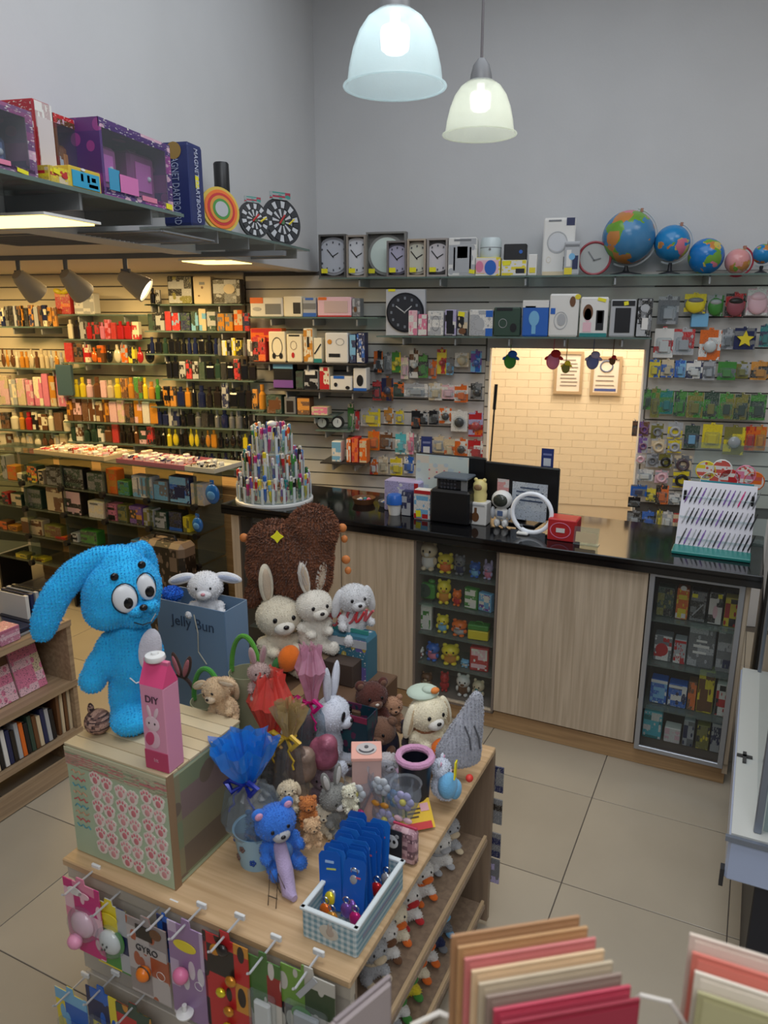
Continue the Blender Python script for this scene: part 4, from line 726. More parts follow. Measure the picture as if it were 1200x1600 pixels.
hang_row('in lowest row by counter', YH, [(980, 1002, 796, 822, 'k g', 'black card with pale item', 'card', 'lg'), (1003, 1024, 797, 823, 'k b', 'black card with blue item', 'card', 'b'), (1026, 1034, 796, 824, 'ol y', 'narrow yellow card'), (1036, 1050, 798, 826, 'lg w', 'white card'), (1052, 1076, 800, 830, 'r be', 'red and cream card')], 'cards by the counter end')
# plush keyrings hanging in the doorway
for i, (u, v, r1, c1, c2, lab) in enumerate(((797, 562, 12, 'gr', 'b', 'green tagged blue plush keyring hanging in the doorway'), (864, 562, 13, 'p', 'r', 'pink spotted plush keyring hanging in the doorway'), (884, 573, 8, 'ol', 'y', 'small green and yellow plush keyring beside the pink one'), (926, 563, 12, (110, 120, 170), 'lv', 'grey blue plush keyring hanging before the right frame'), (957, 562, 6, 'br', 'r', 'thin red and brown keyring near the doorway right side'))):
    c = P(u, v, W, y=-.05); r_ = r1*dist(W.w(c))/FPX; o = thing('plush_keyring', lab, 'keyring', W, (c.x, -.05, c.z))
    part('cord', MB().tube([(0, 0, 0), (.004, .01, 2.01-c.z)], .003, 5), M(col(c1), .6), o)
    part('body', MB().ell((0, 0, -.01), (r_*.8, r_*.5, r_), seg=14), M(col(c1), .9), o, smooth=True); part('head', MB().ell((r_*.3, -.01, r_*.7), (r_*.6, r_*.5, r_*.5), seg=14), M(col(c2), .9), o, smooth=True)
    for s in (-1, 1): part('limb', MB().ell((s*r_*.75+r_*.1, 0, r_*.2), (r_*.4, r_*.25, r_*.22), (0, s*.5, 0), seg=10, rings=6), M(col(c2), .9), o, smooth=True)
# frames on the back room wall
for (u0, u1, vt, vb, lab, blue) in ((866, 911, 549, 616, 'framed text certificate, left of two on the back room wall', 0), (923, 971, 557, 618, 'framed certificate with seal and blue band, right of two in back room', 1)):
    x0, x1, zb, zt = px(W, u0, u1, vt, vb, 1.21); w_ = x1-x0; h_ = zt-zb
    o = thing('framed_certificate', lab, 'picture frame', W, ((x0+x1)/2, 1.225, zb)); fm = M((172, 146, 112), .4)
    part('frame', MB().box((-w_/2+.012, 0, h_/2), (.024, .02, h_)).box((w_/2-.012, 0, h_/2), (.024, .02, h_)).box((0, 0, .012), (w_-.048, .02, .024)).box((0, 0, h_-.012), (w_-.048, .02, .024)), fm, o)
    part('paper', MB().box((0, .002, h_/2), (w_-.04, .004, h_-.04)), M((222, 208, 190), .6), o)
    for k in range(8 if not blue else 3): part('printed_line', MB().box((random.uniform(-.01, .01), -.002, h_*(.8-.085*k if not blue else .5-.12*k)), (w_*random.uniform(.45, .62), .002, .008)), M((140, 128, 118), .6), o)
    if blue:
        part('seal', MB().tube([(.05*math.cos(a*.45), -.003, h_*.75+.045*math.sin(a*.45)) for a in range(14)], .006, 6, closed=True), M((90, 100, 130), .5), o)
        part('band', MB().box((0, -.002, h_*.14), (w_*.7, .002, .022)), M((70, 84, 140), .5), o)
c = P(936, 580, W, y=.9)
# doorway edge upright with slots and a black rod
o = thing('slotted_upright', 'pale slotted metal upright at the left edge of the doorway', 'upright', W, (ox0-.012, -.02, .9))
part('strip', MB().box((0, 0, .47), (.028, .02, .94)), M((220, 208, 186), .5), o)
for k in range(10): part('slot', MB().box((.0, -.011, .05+k*.095), (.022, .003, .008)), M((90, 80, 70), .6), o)
o = thing('black_rod', 'thin black rod leaning at the left side of the doorway', 'rod', W, (ox0+.025, -.03, .95)); part('rod', MB().tube([(0, 0, 0), (.03, 0, .72)], .006, 8), BLACK, o); part('grip', MB().tube([(.022, 0, .55), (.03, 0, .73)], .012, 8), BLACK, o)
# ---------------------------------------------------------------- perfume wall in the alcove
PF = {}
def bottle(kind):
    if kind == 0: return MB().box((0, 0, .38), (.9, .5, .76), bev=.08).cyl((0, 0, .87), .2, .24, 10)
    if kind == 1: return MB().lathe([(0, 0), (.42, 0), (.45, .05), (.45, .6), (.2, .72), (.2, .76), (.26, .76), (.26, 1), (0, 1)], 12)
    if kind == 2: return MB().box((0, 0, .5), (.94, .6, 1), bev=.03)
    return MB().ell((0, 0, .38), (.46, .3, .38), seg=12, rings=8).cyl((0, 0, .87), .16, .26, 10)
KN = ['square_perfume_bottle', 'round_perfume_bottle', 'perfume_carton', 'oval_perfume_bottle']
CN = {'k': 'black', 'db': 'dark brown', 'n': 'navy', 'r': 'red', 'o': 'orange', 'am': 'amber', 'lg': 'silver', 'g': 'grey', 'w': 'white', 'c': 'cream', 'be': 'beige', 'p': 'pink', 'lp': 'pale pink', 'br': 'brown', 'y': 'yellow', 'dg': 'dark green', 'ol': 'olive', 'b': 'blue', 't': 'teal', 'v': 'purple', 'm': 'magenta', 'gr': 'green', 'lb': 'light blue', 'lv': 'lilac', 'cy': 'cyan'}
def perfume_row(name, u0, u1, vb, hpx, wpx, pal, kinds, yf=-.2, dep=.16, shelf_=True, rows=2):
    z = P((u0+u1)/2, vb, W, y=yf).z; xa = WX(u0, vb, yf); xb = WX(u1, vb, yf); mpp = dist(W.w((xa, yf, z)))/FPX
    if shelf_: shelf(W, xa-.01, xb+.01, z, yf-.02, -.015, f'thin glass shelf under {name}', 2)
    its = []; u = xa+.004
    while u < xb-.01:
        w_ = wpx*mpp*random.uniform(.75, 1.25); its.append((u+w_/2, w_)); u += w_+.003
    n = len(its)
    for i, (x, w_) in enumerate(its):
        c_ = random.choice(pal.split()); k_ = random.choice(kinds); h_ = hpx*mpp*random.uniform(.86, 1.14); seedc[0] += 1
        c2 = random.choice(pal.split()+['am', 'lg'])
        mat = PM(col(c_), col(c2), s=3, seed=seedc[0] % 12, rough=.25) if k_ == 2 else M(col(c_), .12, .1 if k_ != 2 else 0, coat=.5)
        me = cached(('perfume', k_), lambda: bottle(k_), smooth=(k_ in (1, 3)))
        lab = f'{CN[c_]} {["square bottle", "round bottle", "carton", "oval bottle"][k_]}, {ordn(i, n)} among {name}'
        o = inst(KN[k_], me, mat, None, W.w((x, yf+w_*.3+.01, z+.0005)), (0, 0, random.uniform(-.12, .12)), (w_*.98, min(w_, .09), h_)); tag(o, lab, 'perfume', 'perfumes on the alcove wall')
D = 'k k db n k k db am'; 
perfume_row('the small top-left alcove jars', 232, 250, 475, 24, 9, 'k lg c', (2, 1)); 
xx = [(262, 300, 431, 'k lg ol', 'dark bordered carton of silver bottles'), (302, 330, 432, 'be', 'beige carton with few brown marks'), (332, 376, 436, 'db g lg', 'dark carton with pale figure')]
zt_ = P(320, 475, W, y=-.2).z; shelf(W, WX(228, 475, -.2), WX(380, 475, -.2), zt_, -.22, -.015, 'topmost alcove shelf carrying three large cartons', 2)
for i, (a, b_, c, cc, d) in enumerate(xx): pbox(W, a, b_, c, 475, -.19, .07, cc.split(), f'{d}, on the topmost alcove shelf', z0=zt_+.0005, group='large cartons on the alcove shelf', art=((('d', .5, .6, .12, .1, 'br'), ('d', .3, .3, .1, .06, 'br'), ('r', .5, .75, .3, .1, 'g')) if i == 1 else (('d', .6, .6, .4, .4, 'be'),) if i == 2 else (('r', .3, .7, .16, .3, 'lg'), ('r', .6, .7, .16, .3, 'lg'))))
perfume_row('the orange and grey alcove cartons', 230, 384, 517, 29, 14, 'am o g dg lb r k be n', (2,))
perfume_row('the dark blue alcove bottles', 232, 336, 553, 26, 11, 'k n n k dg', (0, 1, 3)); perfume_row('small mixed bottles by the navy ones', 338, 388, 556, 26, 8, 'w y am k g', (1, 2), shelf_=False)
perfume_row('the framed alcove cartons', 258, 396, 593, 30, 12, 'be k r k db dg k k', (2, 0))
perfume_row('the black and gold alcove perfumes', 240, 412, 637, 34, 12, D+' am k k', (2, 0, 1))
perfume_row('the black and blue alcove perfumes', 240, 412, 668, 26, 11, 'k n n lg k g k k', (0, 1, 2))
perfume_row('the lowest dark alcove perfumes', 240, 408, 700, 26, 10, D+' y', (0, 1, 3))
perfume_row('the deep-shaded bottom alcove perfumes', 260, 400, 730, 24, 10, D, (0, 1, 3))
# unit 2
perfume_row('the red and dark alcove boxes', 104, 216, 530, 26, 11, 'db db p r c r r', (2, 0))
perfume_row('the red and yellow alcove sets', 100, 240, 567, 26, 14, 'r r k c br y o am', (2, 3))
perfume_row('the tan and yellow alcove cartons', 112, 250, 622, 30, 11, 'be br am y gr be lp br', (2, 1))
perfume_row('the brown and peach alcove cartons', 104, 240, 660, 34, 13, 'db br lp br be am w', (2,))
perfume_row('the green and cream alcove perfumes', 110, 240, 692, 26, 11, 'db r dg w lp k br', (0, 1, 2))
perfume_row('the tall slim alcove boxes', 0, 84, 510, 30, 7, 'n k lg am c r db br g', (2,), yf=-.26)
perfume_row('the clear hanging alcove bottles', 0, 108, 575, 26, 8, 'be lg c be am br', (1, 3))
perfume_row('the pink alcove boxes', 0, 92, 634, 44, 15, 'lp p c lp be p', (2,))
perfume_row('the gold and red alcove goods', 0, 105, 672, 28, 13, 'am c r db be br', (2, 1))
perfume_row('the pale low alcove goods', 0, 110, 700, 22, 12, 'c be c lg br', (2, 3))
zb_ = P(120, 491, W, y=-.2).z; shelf(W, WX(86, 490, -.2), WX(230, 490, -.2), zb_, -.22, -.015, 'clear alcove shelf with the red gift bag and white box', 2)
o = pbox(W, 86, 110, 456, 490, -.2, .07, ['r', 'o', 'am'], 'red and gold gift bag with yellow bow on the alcove shelf', z0=zb_+.0005, name='gift_bag', cat='gift bag')
part('bow', MB().ell((-.03, -.04, .17), (.04, .015, .02), (0, .3, 0)).ell((.04, -.04, .17), (.045, .015, .02), (0, -.3, 0)), M(col('y'), .4), o, smooth=True)
pbox(W, 115, 147, 458, 490, -.2, .08, ['w', 'lg'], 'white square carton with grey mark beside the red gift bag', z0=zb_+.0005, art=(('r', .75, .8, .2, .2, 'g'),), text_=0)
pbox(W, 88, 112, 570, 618, -.24, .03, [(66, 92, 108)], 'tall plain slate-blue carton standing out among pink boxes', z0=P(100, 618, W, y=-.24).z)
# ================================================================ TOYS ON THE BULKHEAD SHELVES
GSH = M((142, 142, 140), .3)
def xshelf(y0, y1, z, lab, nb=3):
    o = thing('bulkhead_shelf', lab, 'shelf', W, (XL+.15, (y0+y1)/2-5.5, z-.010), R(90))
    L = y1-y0; part('plate', MB().box((0, 0, .0045), (L, .30, .009)), glassy((206, 212, 208), .22), o); part('front_edge', MB().box((0, -.151, .0045), (L, .003, .012)), SHE, o)
    for k in range(nb): part('bracket', MB().prism([(0, 0), (.012, 0), (.012, -.05), (0, -.05)], -.13, .148), M((150, 152, 154), .35, .4), o, ((k+.5)/nb*L-L/2, 0, 0))
xshelf(1.2, 2.93, 2.555, 'glass shelf of toy boxes high on the upper left wall', 4); xshelf(3.10, 4.45, 2.533, 'glass shelf of dartboards high on the left wall near the corner', 4)
def xbox(u0, u1, vt, z0, xf, dep, cols, label, art=(), group=None, window=None, name='toy_box', vb=None):
    a = P(u0, vb or 290, W, x=xf); b = P(u1, vb or 300, W, x=xf); zt = P(u0, vt, W, x=xf).z; h = zt-z0; w = b.y-a.y
    o = thing(name, label, 'toy box', W, (xf-dep/2, (a.y+b.y)/2, z0), R(90), group); cs = [col(c) for c in cols]; seedc[0] += 1
    if window:
        t = .014; inner = M(tuple(min(255,int(v*1.2)) for v in cs[0]), .5)
        part('carton', MB().box((0, dep/2-.004, h/2), (w, .008, h)).box((-w/2+t/2, 0, h/2), (t, dep, h)).box((w/2-t/2, 0, h/2), (t, dep, h)).box((0, 0, t/2), (w-2*t, dep, t)).box((0, 0, h-t/2), (w-2*t, dep, t)), PM(*cs, s=3, seed=seedc[0] % 12, text=0), o)
        part('printed_border', MB().box((0, -dep/2+.001, h*.06), (w, .003, h*.12)).box((0, -dep/2+.001, h*.94), (w, .003, h*.12)).box((w*.46, -dep/2+.001, h/2), (w*.08, .003, h*.76)), PM(cs[1], cs[-1], (214, 170, 190), s=6, seed=seedc[0] % 12), o)
        part('film_window', MB().box((0, -dep/2, h/2), (w*.94, .001, h*.88)), glassy((236, 240, 244), .03, .12, 'film'), o)
        for (cx, cz, ww, hh, c_) in window:
            t_ = part('toy_piece', MB().box((cx*w, 0, t+hh*h/2+cz*h), (ww*w, dep*.5, hh*h), bev=.012), M(col(c_), .35), o)
            part('piece_front', MB().box((cx*w, -dep*.26, t+hh*h*.5+cz*h), (ww*w*.6, .006, hh*h*.6), bev=.002), M(tuple(min(255, int(v*1.25+20)) for v in col(c_)), .4), t_)
            part('knob', MB().ell((cx*w+ww*w*.18, -dep*.28, t+hh*h*.5+cz*h), (.010, .008, .010), seg=10, rings=6), M(col('w'), .3), t_)
    else:
        inst('carton', cached('rbox', rbox), M(cs[0], .4), o, (0, 0, h/2), (0, 0, 0), (w, dep, h))
        if len(cs) > 1:
            inst('front_print', cached('ubox', ubox), PM(*cs, s=4, seed=seedc[0] % 12), o, (0, -dep/2-.0004, h/2), (0, 0, 0), (w*.96, .0012, h*.96))
            inst('side_print', cached('ubox', ubox), PM(*cs, s=4, seed=seedc[0] % 12+1), o, (-w/2-.0006, 0, h/2), (0, 0, 0), (.0012, dep*.92, h*.96))
    art_on(o, w, h, -dep/2-.001, art); return o
ZT = 2.5555
PU = (150, 90, 150); TG2 = 'toy boxes on the high left shelf'
xbox(-95, 60, 122, ZT, -1.555, .24, [(84, 66, 104), (120, 84, 124), (96, 116, 150), (150, 90, 130)], 'large purple window box cut by the left edge of the photo', window=((.22, .02, .34, .5, (84, 96, 128)), (-.2, .02, .4, .42, (110, 120, 150)), (.1, .5, .5, .16, (84, 74, 96))), group=TG2, art=(('y', .82, .06, .12, .06, 0), ('r', .55, .13, .3, .07, 'p')), vb=280)
xbox(66, 92, 158, ZT, -1.60, .20, [(170, 40, 50), (190, 170, 170), 'w'], 'tall red-topped box with white side next to the large purple one', group=TG2, art=(('r', .5, .45, .9, .7, (206, 196, 196)),), vb=285)
xbox(94, 137, 180, ZT, -1.64, .16, [(120, 50, 44), 'r', 'br'], 'open-front red box showing teal and orange toys', window=((-.22, .3, .35, .36, (60, 140, 140)), (.18, .02, .3, .6, (180, 110, 50)), (-.2, .02, .3, .25, 'r'), (0, .1, .2, .4, 'w')), group=TG2, vb=292)
xbox(80, 111, 258, ZT, -1.54, .10, [(206, 180, 70), 'be', 'r', 'y'], 'low yellow cartoon-print box before the tall red-topped one', group=TG2, art=(('y', .3, .7, .3, .3, 0), ('d', .7, .5, .3, .3, 'r')), vb=292)
xbox(112, 160, 258, ZT, -1.545, .10, [(214, 184, 60)], 'yellow box with bright cyan front panel', group=TG2, art=(('r', .48, .45, .86, .74, (50, 160, 200)), ('r', .35, .55, .08, .35, 'b'), ('r', .55, .55, .08, .35, 'b'), ('r', .72, .55, .14, .2, 'w'), ('r', .7, .25, .3, .16, 'r'), ('d', .4, .92, .14, .12, 'w')), vb=300)
xbox(164, 270, 186, ZT, -1.55, .22, [(104, 58, 122), (84, 56, 116), (70, 120, 150), (150, 70, 140)], 'purple and pink window box at the right end of the toy shelf', window=((-.28, .06, .34, .62, (196, 90, 160)), (.25, .04, .38, .7, (170, 80, 140)), (-.02, .04, .14, .3, (110, 70, 120))), group=TG2, art=(('r', .14, .24, .14, .28, (60, 150, 190)), ('r', .33, .22, .26, .24, (214, 120, 180)), ('r', .62, .1, .22, .07, 'p'), ('y', .92, .07, .1, .08, 0)), vb=310)
# magnet dartboard tube box, dartboards, black tube
o = xbox(301, 322, 224, 2.5335, -1.60, .13, [(34, 46, 100)], 'tall navy box lettered for a magnetic dartboard', name='dartboard_box', vb=358)
hh_ = P(301, 224, W, x=-1.60).z-2.5335; ww_ = P(322, 358, W, x=-1.6).y-P(301, 358, W, x=-1.6).y
text('MAGNET DARTBOARD', .046, M((190, 196, 220), .5), o, (.0, -.067, hh_*.5), (R(90), R(90), 0), sx=hh_*.88/.52 if 0 else .62)
text('MAGNET DARTBOARD', .046, M((150, 160, 190), .5), o, (-ww_/2-.002, 0, hh_*.45), (R(90), R(90), R(-90)), sx=.6)
part('emblem', MB().cyl((-ww_/2-.002, 0, hh_*.9), .034, .002, 16, rot=(0, R(90), 0)), M((150, 120, 60), .5), o); inst('price_sticker', cached('ubox', ubox), YEL, o, (0, -.067, hh_*.55), (0, 0, 0), (.03, .001, .05))
c = P(350, 350, W, x=-1.72); o = thing('black_bottle', 'black-capped tall bottle with white label behind the rainbow disk', 'bottle', W, (-1.72, c.y, 2.5335), R(90)); r_ = .036
ht = P(350, 256, W, x=-1.72).z-2.5335
part('body', MB().lathe([(0, 0), (r_, 0), (r_, ht*.6), (0, ht*.6)], 18), M((150, 160, 156), .4), o, smooth=True); part('cap', MB().lathe([(0, ht*.6), (r_*1.04, ht*.6), (r_*1.04, ht*.98), (r_*.9, ht), (0, ht)], 18), BLACK, o, smooth=True); part('label', MB().box((0, -r_, ht*.5), (.05, .004, ht*.2)), WHITE, o)
def dartboard(u, v, ru, rv, lab, xf, rainbow=0, tilt=0):
    c = P(u, v, W, x=xf); r = rv*dist(W.w(c))/FPX; o = thing('dartboard', lab, 'dartboard', W, (xf, c.y, 2.5335), R(58), 'dartboards on the high left shelf' if not rainbow else None)
    B = Matrix.Translation((0, 0, r)) @ Matrix.Rotation(R(-8), 4, 'X')
    part('backing', MB().cyl((0, .008, 0), r, .012, 40, B, (R(90), 0, 0)), M((46, 48, 52) if not rainbow else (206, 176, 70), .5), o)
    if rainbow:
        for k, (c_, q0) in enumerate((('o', .86), ('r', .72), ('am', .6), ('gr', .46), ('lg', .34))): part('printed_ring', MB().cyl((0, -.001-.0012*k, 0), r*q0, .002, 32, B, (R(90), 0, 0)), M(col(c_), .5), o)
        return o
    for k in range(20):
        for ra, rb in ((.18, .52), (.58, .86)):
            a0, a1 = k*math.pi/10+.03, (k+1)*math.pi/10-.03
            part('segment', MB().prism([(r*ra*math.cos(a0), r*ra*math.sin(a0)), (r*rb*math.cos(a0), r*rb*math.sin(a0)), (r*rb*math.cos(a1), r*rb*math.sin(a1)), (r*ra*math.cos(a1), r*ra*math.sin(a1))], -.002, .001, B), M((196, 198, 202) if (k+(ra > .5)) % 2 else (50, 52, 56), .5), o)
    part('bull', MB().cyl((0, -.002, 0), r*.12, .004, 14, B, (R(90), 0, 0)), M((90, 130, 90), .5), o)
    for (dx, dz, c_) in ((.3, .75, 'y'), (-.2, 1.2, 'r')): part('dart', MB().tube([(dx*r, -.01, r*(.9)), (dx*r+.03, -.02, r*(.9+dz*.3))], .005, 6), M(col(c_), .5), o)
    part('header_card', MB().box((0, .012, r*2.05), (r*1.1, .002, r*.3)), PM((160, 168, 170), 'r' and (170, 60, 80), (70, 150, 140), s=3, seed=3, text=0), o); return o
dartboard(345, 318, 26, 34, 'yellow-edged rainbow ringed target disk on the high left shelf', -1.60, 1)
dartboard(398, 341, 26, 28, 'smaller black and white dartboard, left of two', -1.57); dartboard(441, 345, 30, 36, 'larger black and white dartboard near the corner, right of two', -1.60)
# ================================================================ GLASS CUBE DISPLAY AND LOW CABINET
o = thing('low_cabinet', 'low oak cabinet behind the glass cubes left of the counter', 'cabinet', S, (-4.1, .74, 0))
OAKD = wood((150, 118, 76), (176, 142, 96), 'oakd', 0)
part('body', MB().box((0, 0, .49), (2.4, .24, .98), bev=.003), OAKD, o); part('top', MB().box((0, 0, .99), (2.44, .26, .02), bev=.003), OAKD, o)
for x in (-.8, 0, .8): part('door', MB().box((x, -.126, .5), (.78, .012, .88), bev=.003), OAKD, o)
part('end_panel', MB().box((1.215, -.12, .51), (.02, .60, 1.02)), OAKD, o)
g = thing('glass_cube_display', 'clear glass cube shelving with black corner clips left of the counter', 'display shelving', S, (0, 0, 0))
xs = [-3.33-.41*k for k in range(6)]; zs = [.30, .515, .73, .93, 1.165]; CG = glassy((206, 214, 206), .07, .05, 'cube')
for k in range(5):
    for z in zs: part('glass_shelf', MB().box(((xs[k]+xs[k+1])/2, .42, z), (.40, .30, .006)), CG, g)
for x in xs:
    for i in range(4): part('glass_wall', MB().box((x, .42, (zs[i]+zs[i+1])/2), (.005, .29, zs[i+1]-zs[i]-.02)), CG, g)
    for z in zs[:-1]: part('corner_clip', MB().cyl((x, .262, z), .022, .03, 12, rot=(R(90), 0, 0)), BLACK, g)
for x in xs[1:-1:2]+[xs[0], xs[-1]]:
    part('leg', MB().box((x, .42, .15), (.02, .28, .29)), BLACK, g)
def cube_goods(rn, z, items, y=.30):
    n = len(items)
    for i, it in enumerate(items):
        u0, u1, vt, cc, d = it[:5]
        pbox(S, u0, u1, vt, vt+30, y, .08, cc.split(), f'{d}, {ordn(i,n)} {rn}', z0=z, group='packets in the glass cubes', art=it[5] if len(it) > 5 else ())
cube_goods('in top row of glass cubes', .9335, [(2, 10, 712, 'lg dg', 'pale grey packet'), (12, 26, 728, 'am o', 'amber packet'), (28, 40, 740, 'c dg', 'cream packet'), (42, 58, 728, 'dg o y', 'green and orange packet'), (60, 68, 735, 'be k', 'beige packet'), (72, 98, 730, 'k g', 'dark mesh packet'), (100, 130, 732, 'k dg g', 'dark patterned packet'), (136, 164, 740, 'dg g', 'grey green packet'), (166, 182, 733, 'o am', 'orange packet'), (184, 202, 752, 'gr dg t', 'green packet'), (206, 238, 744, 'lg w lb', 'striped pale card packet', (('r', .5, .5, .06, .8, 'g'), ('r', .3, .5, .06, .8, 'g'), ('r', .7, .5, .06, .8, 'g'))), (240, 262, 752, 'g lb', 'grey blue packet'), (264, 296, 745, 'n b lb', 'deep blue packet', (('r', .5, .4, .5, .4, 'n'),)), (298, 318, 756, 'lg be', 'clear pale packet')])
cube_goods('in middle row of glass cubes', .7335, [(4, 14, 770, 'r db', 'dark red packet'), (18, 34, 772, 'dg be', 'mossy packet'), (38, 64, 764, 'dg g', 'dark grey green packet'), (72, 98, 762, 'br be', 'brown beige packet'), (100, 126, 768, 'db lp', 'dark pinkish packet'), (138, 162, 784, 'c w', 'cream box', (('r', .4, .85, .5, .1, 'g'),)), (166, 182, 788, 'p db', 'dusky pink packet'), (184, 198, 790, 'ol dg', 'olive packet'), (202, 222, 792, 'v db am', 'dark violet packet'), (224, 240, 796, 'lg ol', 'pale olive packet'), (242, 260, 800, 'dg lg', 'grey green packet'), (264, 284, 800, 'k n', 'black packet with blue foot', (('r', .5, .08, 1, .16, 'b'),)), (286, 296, 808, 'y ol', 'yellow packet')])
cube_goods('in third row of glass cubes', .5185, [(0, 12, 815, 'br o', 'brown packet'), (14, 28, 822, 'am br', 'amber brown packet'), (34, 66, 812, 'be br', 'beige packet'), (70, 96, 822, 'ol br', 'olive brown packet'), (86, 104, 838, 'o r', 'orange red round-marked packet', (('d', .5, .5, .8, .6, 'r'),)), (112, 122, 834, 'w k', 'white striped packet'), (126, 152, 830, 'gr dg', 'green packet'), (205, 232, 846, 'lb g', 'grey blue packet')])
cube_goods('in fourth row of glass cubes', .3035, [(26, 44, 866, 'ol y', 'dull yellow packet'), (50, 70, 872, 'y br', 'yellow brown packet'), (6, 22, 870, 'db br', 'dark brown packet')])
for (u, v, ru, rv, lab) in ((332, 772, 12, 16, 'round bright blue packet hanging right of the top glass cubes'), (309, 820, 9, 12, 'small round blue packet hanging at the middle cube corner')):
    c = P(u, v, S, y=.235); r_ = rv*dist(S.w(c))/FPX; o = thing('round_packet', lab, 'packet', S, (c.x, .235, c.z))
    part('pack', MB().ell((0, 0, 0), (r_*.85, .02, r_)), M((34, 100, 180), .25), o, smooth=True); part('label', MB().ell((0, -.016, -r_*.1), (r_*.5, .008, r_*.45)), M((90, 150, 210), .3), o, smooth=True); part('tab', MB().box((0, 0, r_*1.1), (.03, .003, .04)), M((34, 100, 180), .4), o); part('peg_hook', MB().tube([(0, .02, r_*1.15), (0, -.02, r_*1.15)], .003, 5), HOOK, o)
c = P(282, 870, S, y=.25); o = thing('patterned_bag', 'black patterned bag standing below the glass cubes', 'bag', S, (c.x, .12, 0)); zt = P(282, 846, S, y=.12).z
part('body', MB().box((0, 0, zt/2), (.40, .16, zt), bev=.03), PM((26, 24, 24), (40, 34, 30), (120, 104, 90), s=12, seed=4, text=0), o); part('handle', MB().tube([(-.1, 0, zt-.01), (-.08, 0, zt+.03), (.08, 0, zt+.03), (.1, 0, zt-.01)], .008, 6), BLACK, o)
for i, (u0, u1, v, cc, lab) in enumerate(((60, 168, 738, (206, 190, 156), 'flat cream tray of small goods on top of the glass cubes'), (186, 290, 734, (176, 110, 130), 'flat dusky pink tray on top of the glass cubes'), (292, 338, 737, (200, 200, 190), 'small white tray on the right end of the glass cubes'))):
    xa, xb = P(u0, v, S, y=.30).x, P(u1, v, S, y=.30).x; o = thing('display_tray', lab, 'tray', S, ((xa+xb)/2, .43, 1.169)); w_ = xb-xa
    part('base', MB().box((0, 0, .004), (w_, .30, .008)), M(cc, .5), o)
    for dx, dy, sx, sy in ((0, -.146, w_, .008), (0, .146, w_, .008), (-w_/2+.004, 0, .008, .284), (w_/2-.004, 0, .008, .284)): part('rim', MB().box((dx, dy, .018), (sx, sy, .024)), M(cc, .5), o)
    n_ = int(w_/.05)
    for k in range(n_):
        for j in range(3 if i < 2 else 2):
            cc_ = random.choice(('r p be w lp br o', 'p lp r w v be n', 'db k br lg')[i].split()); seedc[0] += 1
            s_ = solo('trinket', MB().box((0, 0, .02), (.032, .045, .04), bev=.006), PM(col(cc_), col('w'), s=3, seed=seedc[0] % 9, text=0), f'{CN[cc_]} trinket, {["front", "middle", "back"][j]} row, {ordn(k, n_)} in the {["cream", "dusky pink", "small white"][i]} tray', 'trinket', S, ((xa+xb)/2-w_/2+.035+k*.048, .34+j*.09, 1.178), rz=random.uniform(-.5, .5), group=f'trinkets in the {["cream", "dusky pink", "small white"][i]} tray', scale=(1, 1, random.uniform(.6, 1.3)))
# ================================================================ BOOK RACK
bx = -2.884; y1 = -1.189; y0 = -2.6; dp = .34
k_ = thing('book_rack', 'oak three-tier book rack at the left edge with slanted notebooks', 'bookshelf', S, (bx, y1, 0))
OR = wood((150, 126, 100), (180, 154, 124), 'oakr', 1)
L = y1-y0
part('end_panel', MB().box((-dp/2, -.012, .385), (dp, .024, .77)), OR, k_); part('end_panel', MB().box((-dp/2, -L+.012, .385), (dp, .024, .77)), OR, k_); part('back_panel', MB().box((-dp+.008, -L/2, .42), (.016, L-.05, .70)), OR, k_)
for z in (.755, .445, .19): part('shelf_board', MB().box((-dp/2+.008, -L/2, z), (dp-.02, L-.05, .022)), OR, k_); part('shelf_lip', MB().box((.004, -L/2, z), (.010, L, .030)), OR, k_)
part('kickboard', MB().box((.01, -L/2, .05), (.03, L, .09)), OR, k_)
def rbook(name, y, z, w, t, h, lean, cc, lab, cat, grp=None, x=-.09, txt=1):
    """w across the rack, t thickness, h height; lean about the rack's long axis"""
    o = thing(name, lab, cat, S, (bx+x, y, z), 0, grp); o.rotation_euler[1] = R(lean); seedc[0] += 1
    part('cover', MB().box((0, 0, h/2), (t, w, h), bev=.0015), PM(*[col(c) for c in cc.split()], s=4, seed=seedc[0] % 12, text=txt), o); part('pages', MB().box((-.001, .002, h/2+.001), (t*.8, w-.006, h-.002)), M((214, 208, 196), .8), o); return o
for i, (y, cc, lab) in enumerate(((-1.36, 'lp be p', 'pink and brown flower notebook near the rack end'), (-1.52, 'lp br p', 'dusky pink notebook left of the flower notebook on the rack'), (-1.68, 'lp w p', 'pale pink notebook at the photo edge on the rack'))):
    rbook('notebook', y, .457, .15, .02, .215, -16, cc, lab, 'notebook')
for i, (y, cc, d) in enumerate(((-1.30, 'n w', 'navy and silver'), (-1.42, 'n k', 'dark navy'), (-1.55, 'n lg', 'navy with pale edge'))):
    for j in range(3): 
        s_ = solo('magazine', MB().box((0, 0, 0), (.24, .13, .012), bev=.002), M(((34, 44, 74), (150, 154, 160), (30, 34, 52))[(i+j) % 3], .35), f'{d} magazine, {["bottom","middle","top"][j]} of the {["right", "middle", "left"][i]} pile on the rack top', 'magazine', S, (bx-.16, y, .7735+j*.0125), rz=random.uniform(-.1, .1), group='magazines on the book rack')
for j in range(4): rbook('upright_catalogue', -1.24-.028*j, .766, .018, .20, .15, 0, ['k', 'lg', 'n', 'w'][j], f'{["black", "silver", "navy", "white"][j]} thin catalogue standing at the right end of the rack top', 'catalogue', x=-.20, txt=0)
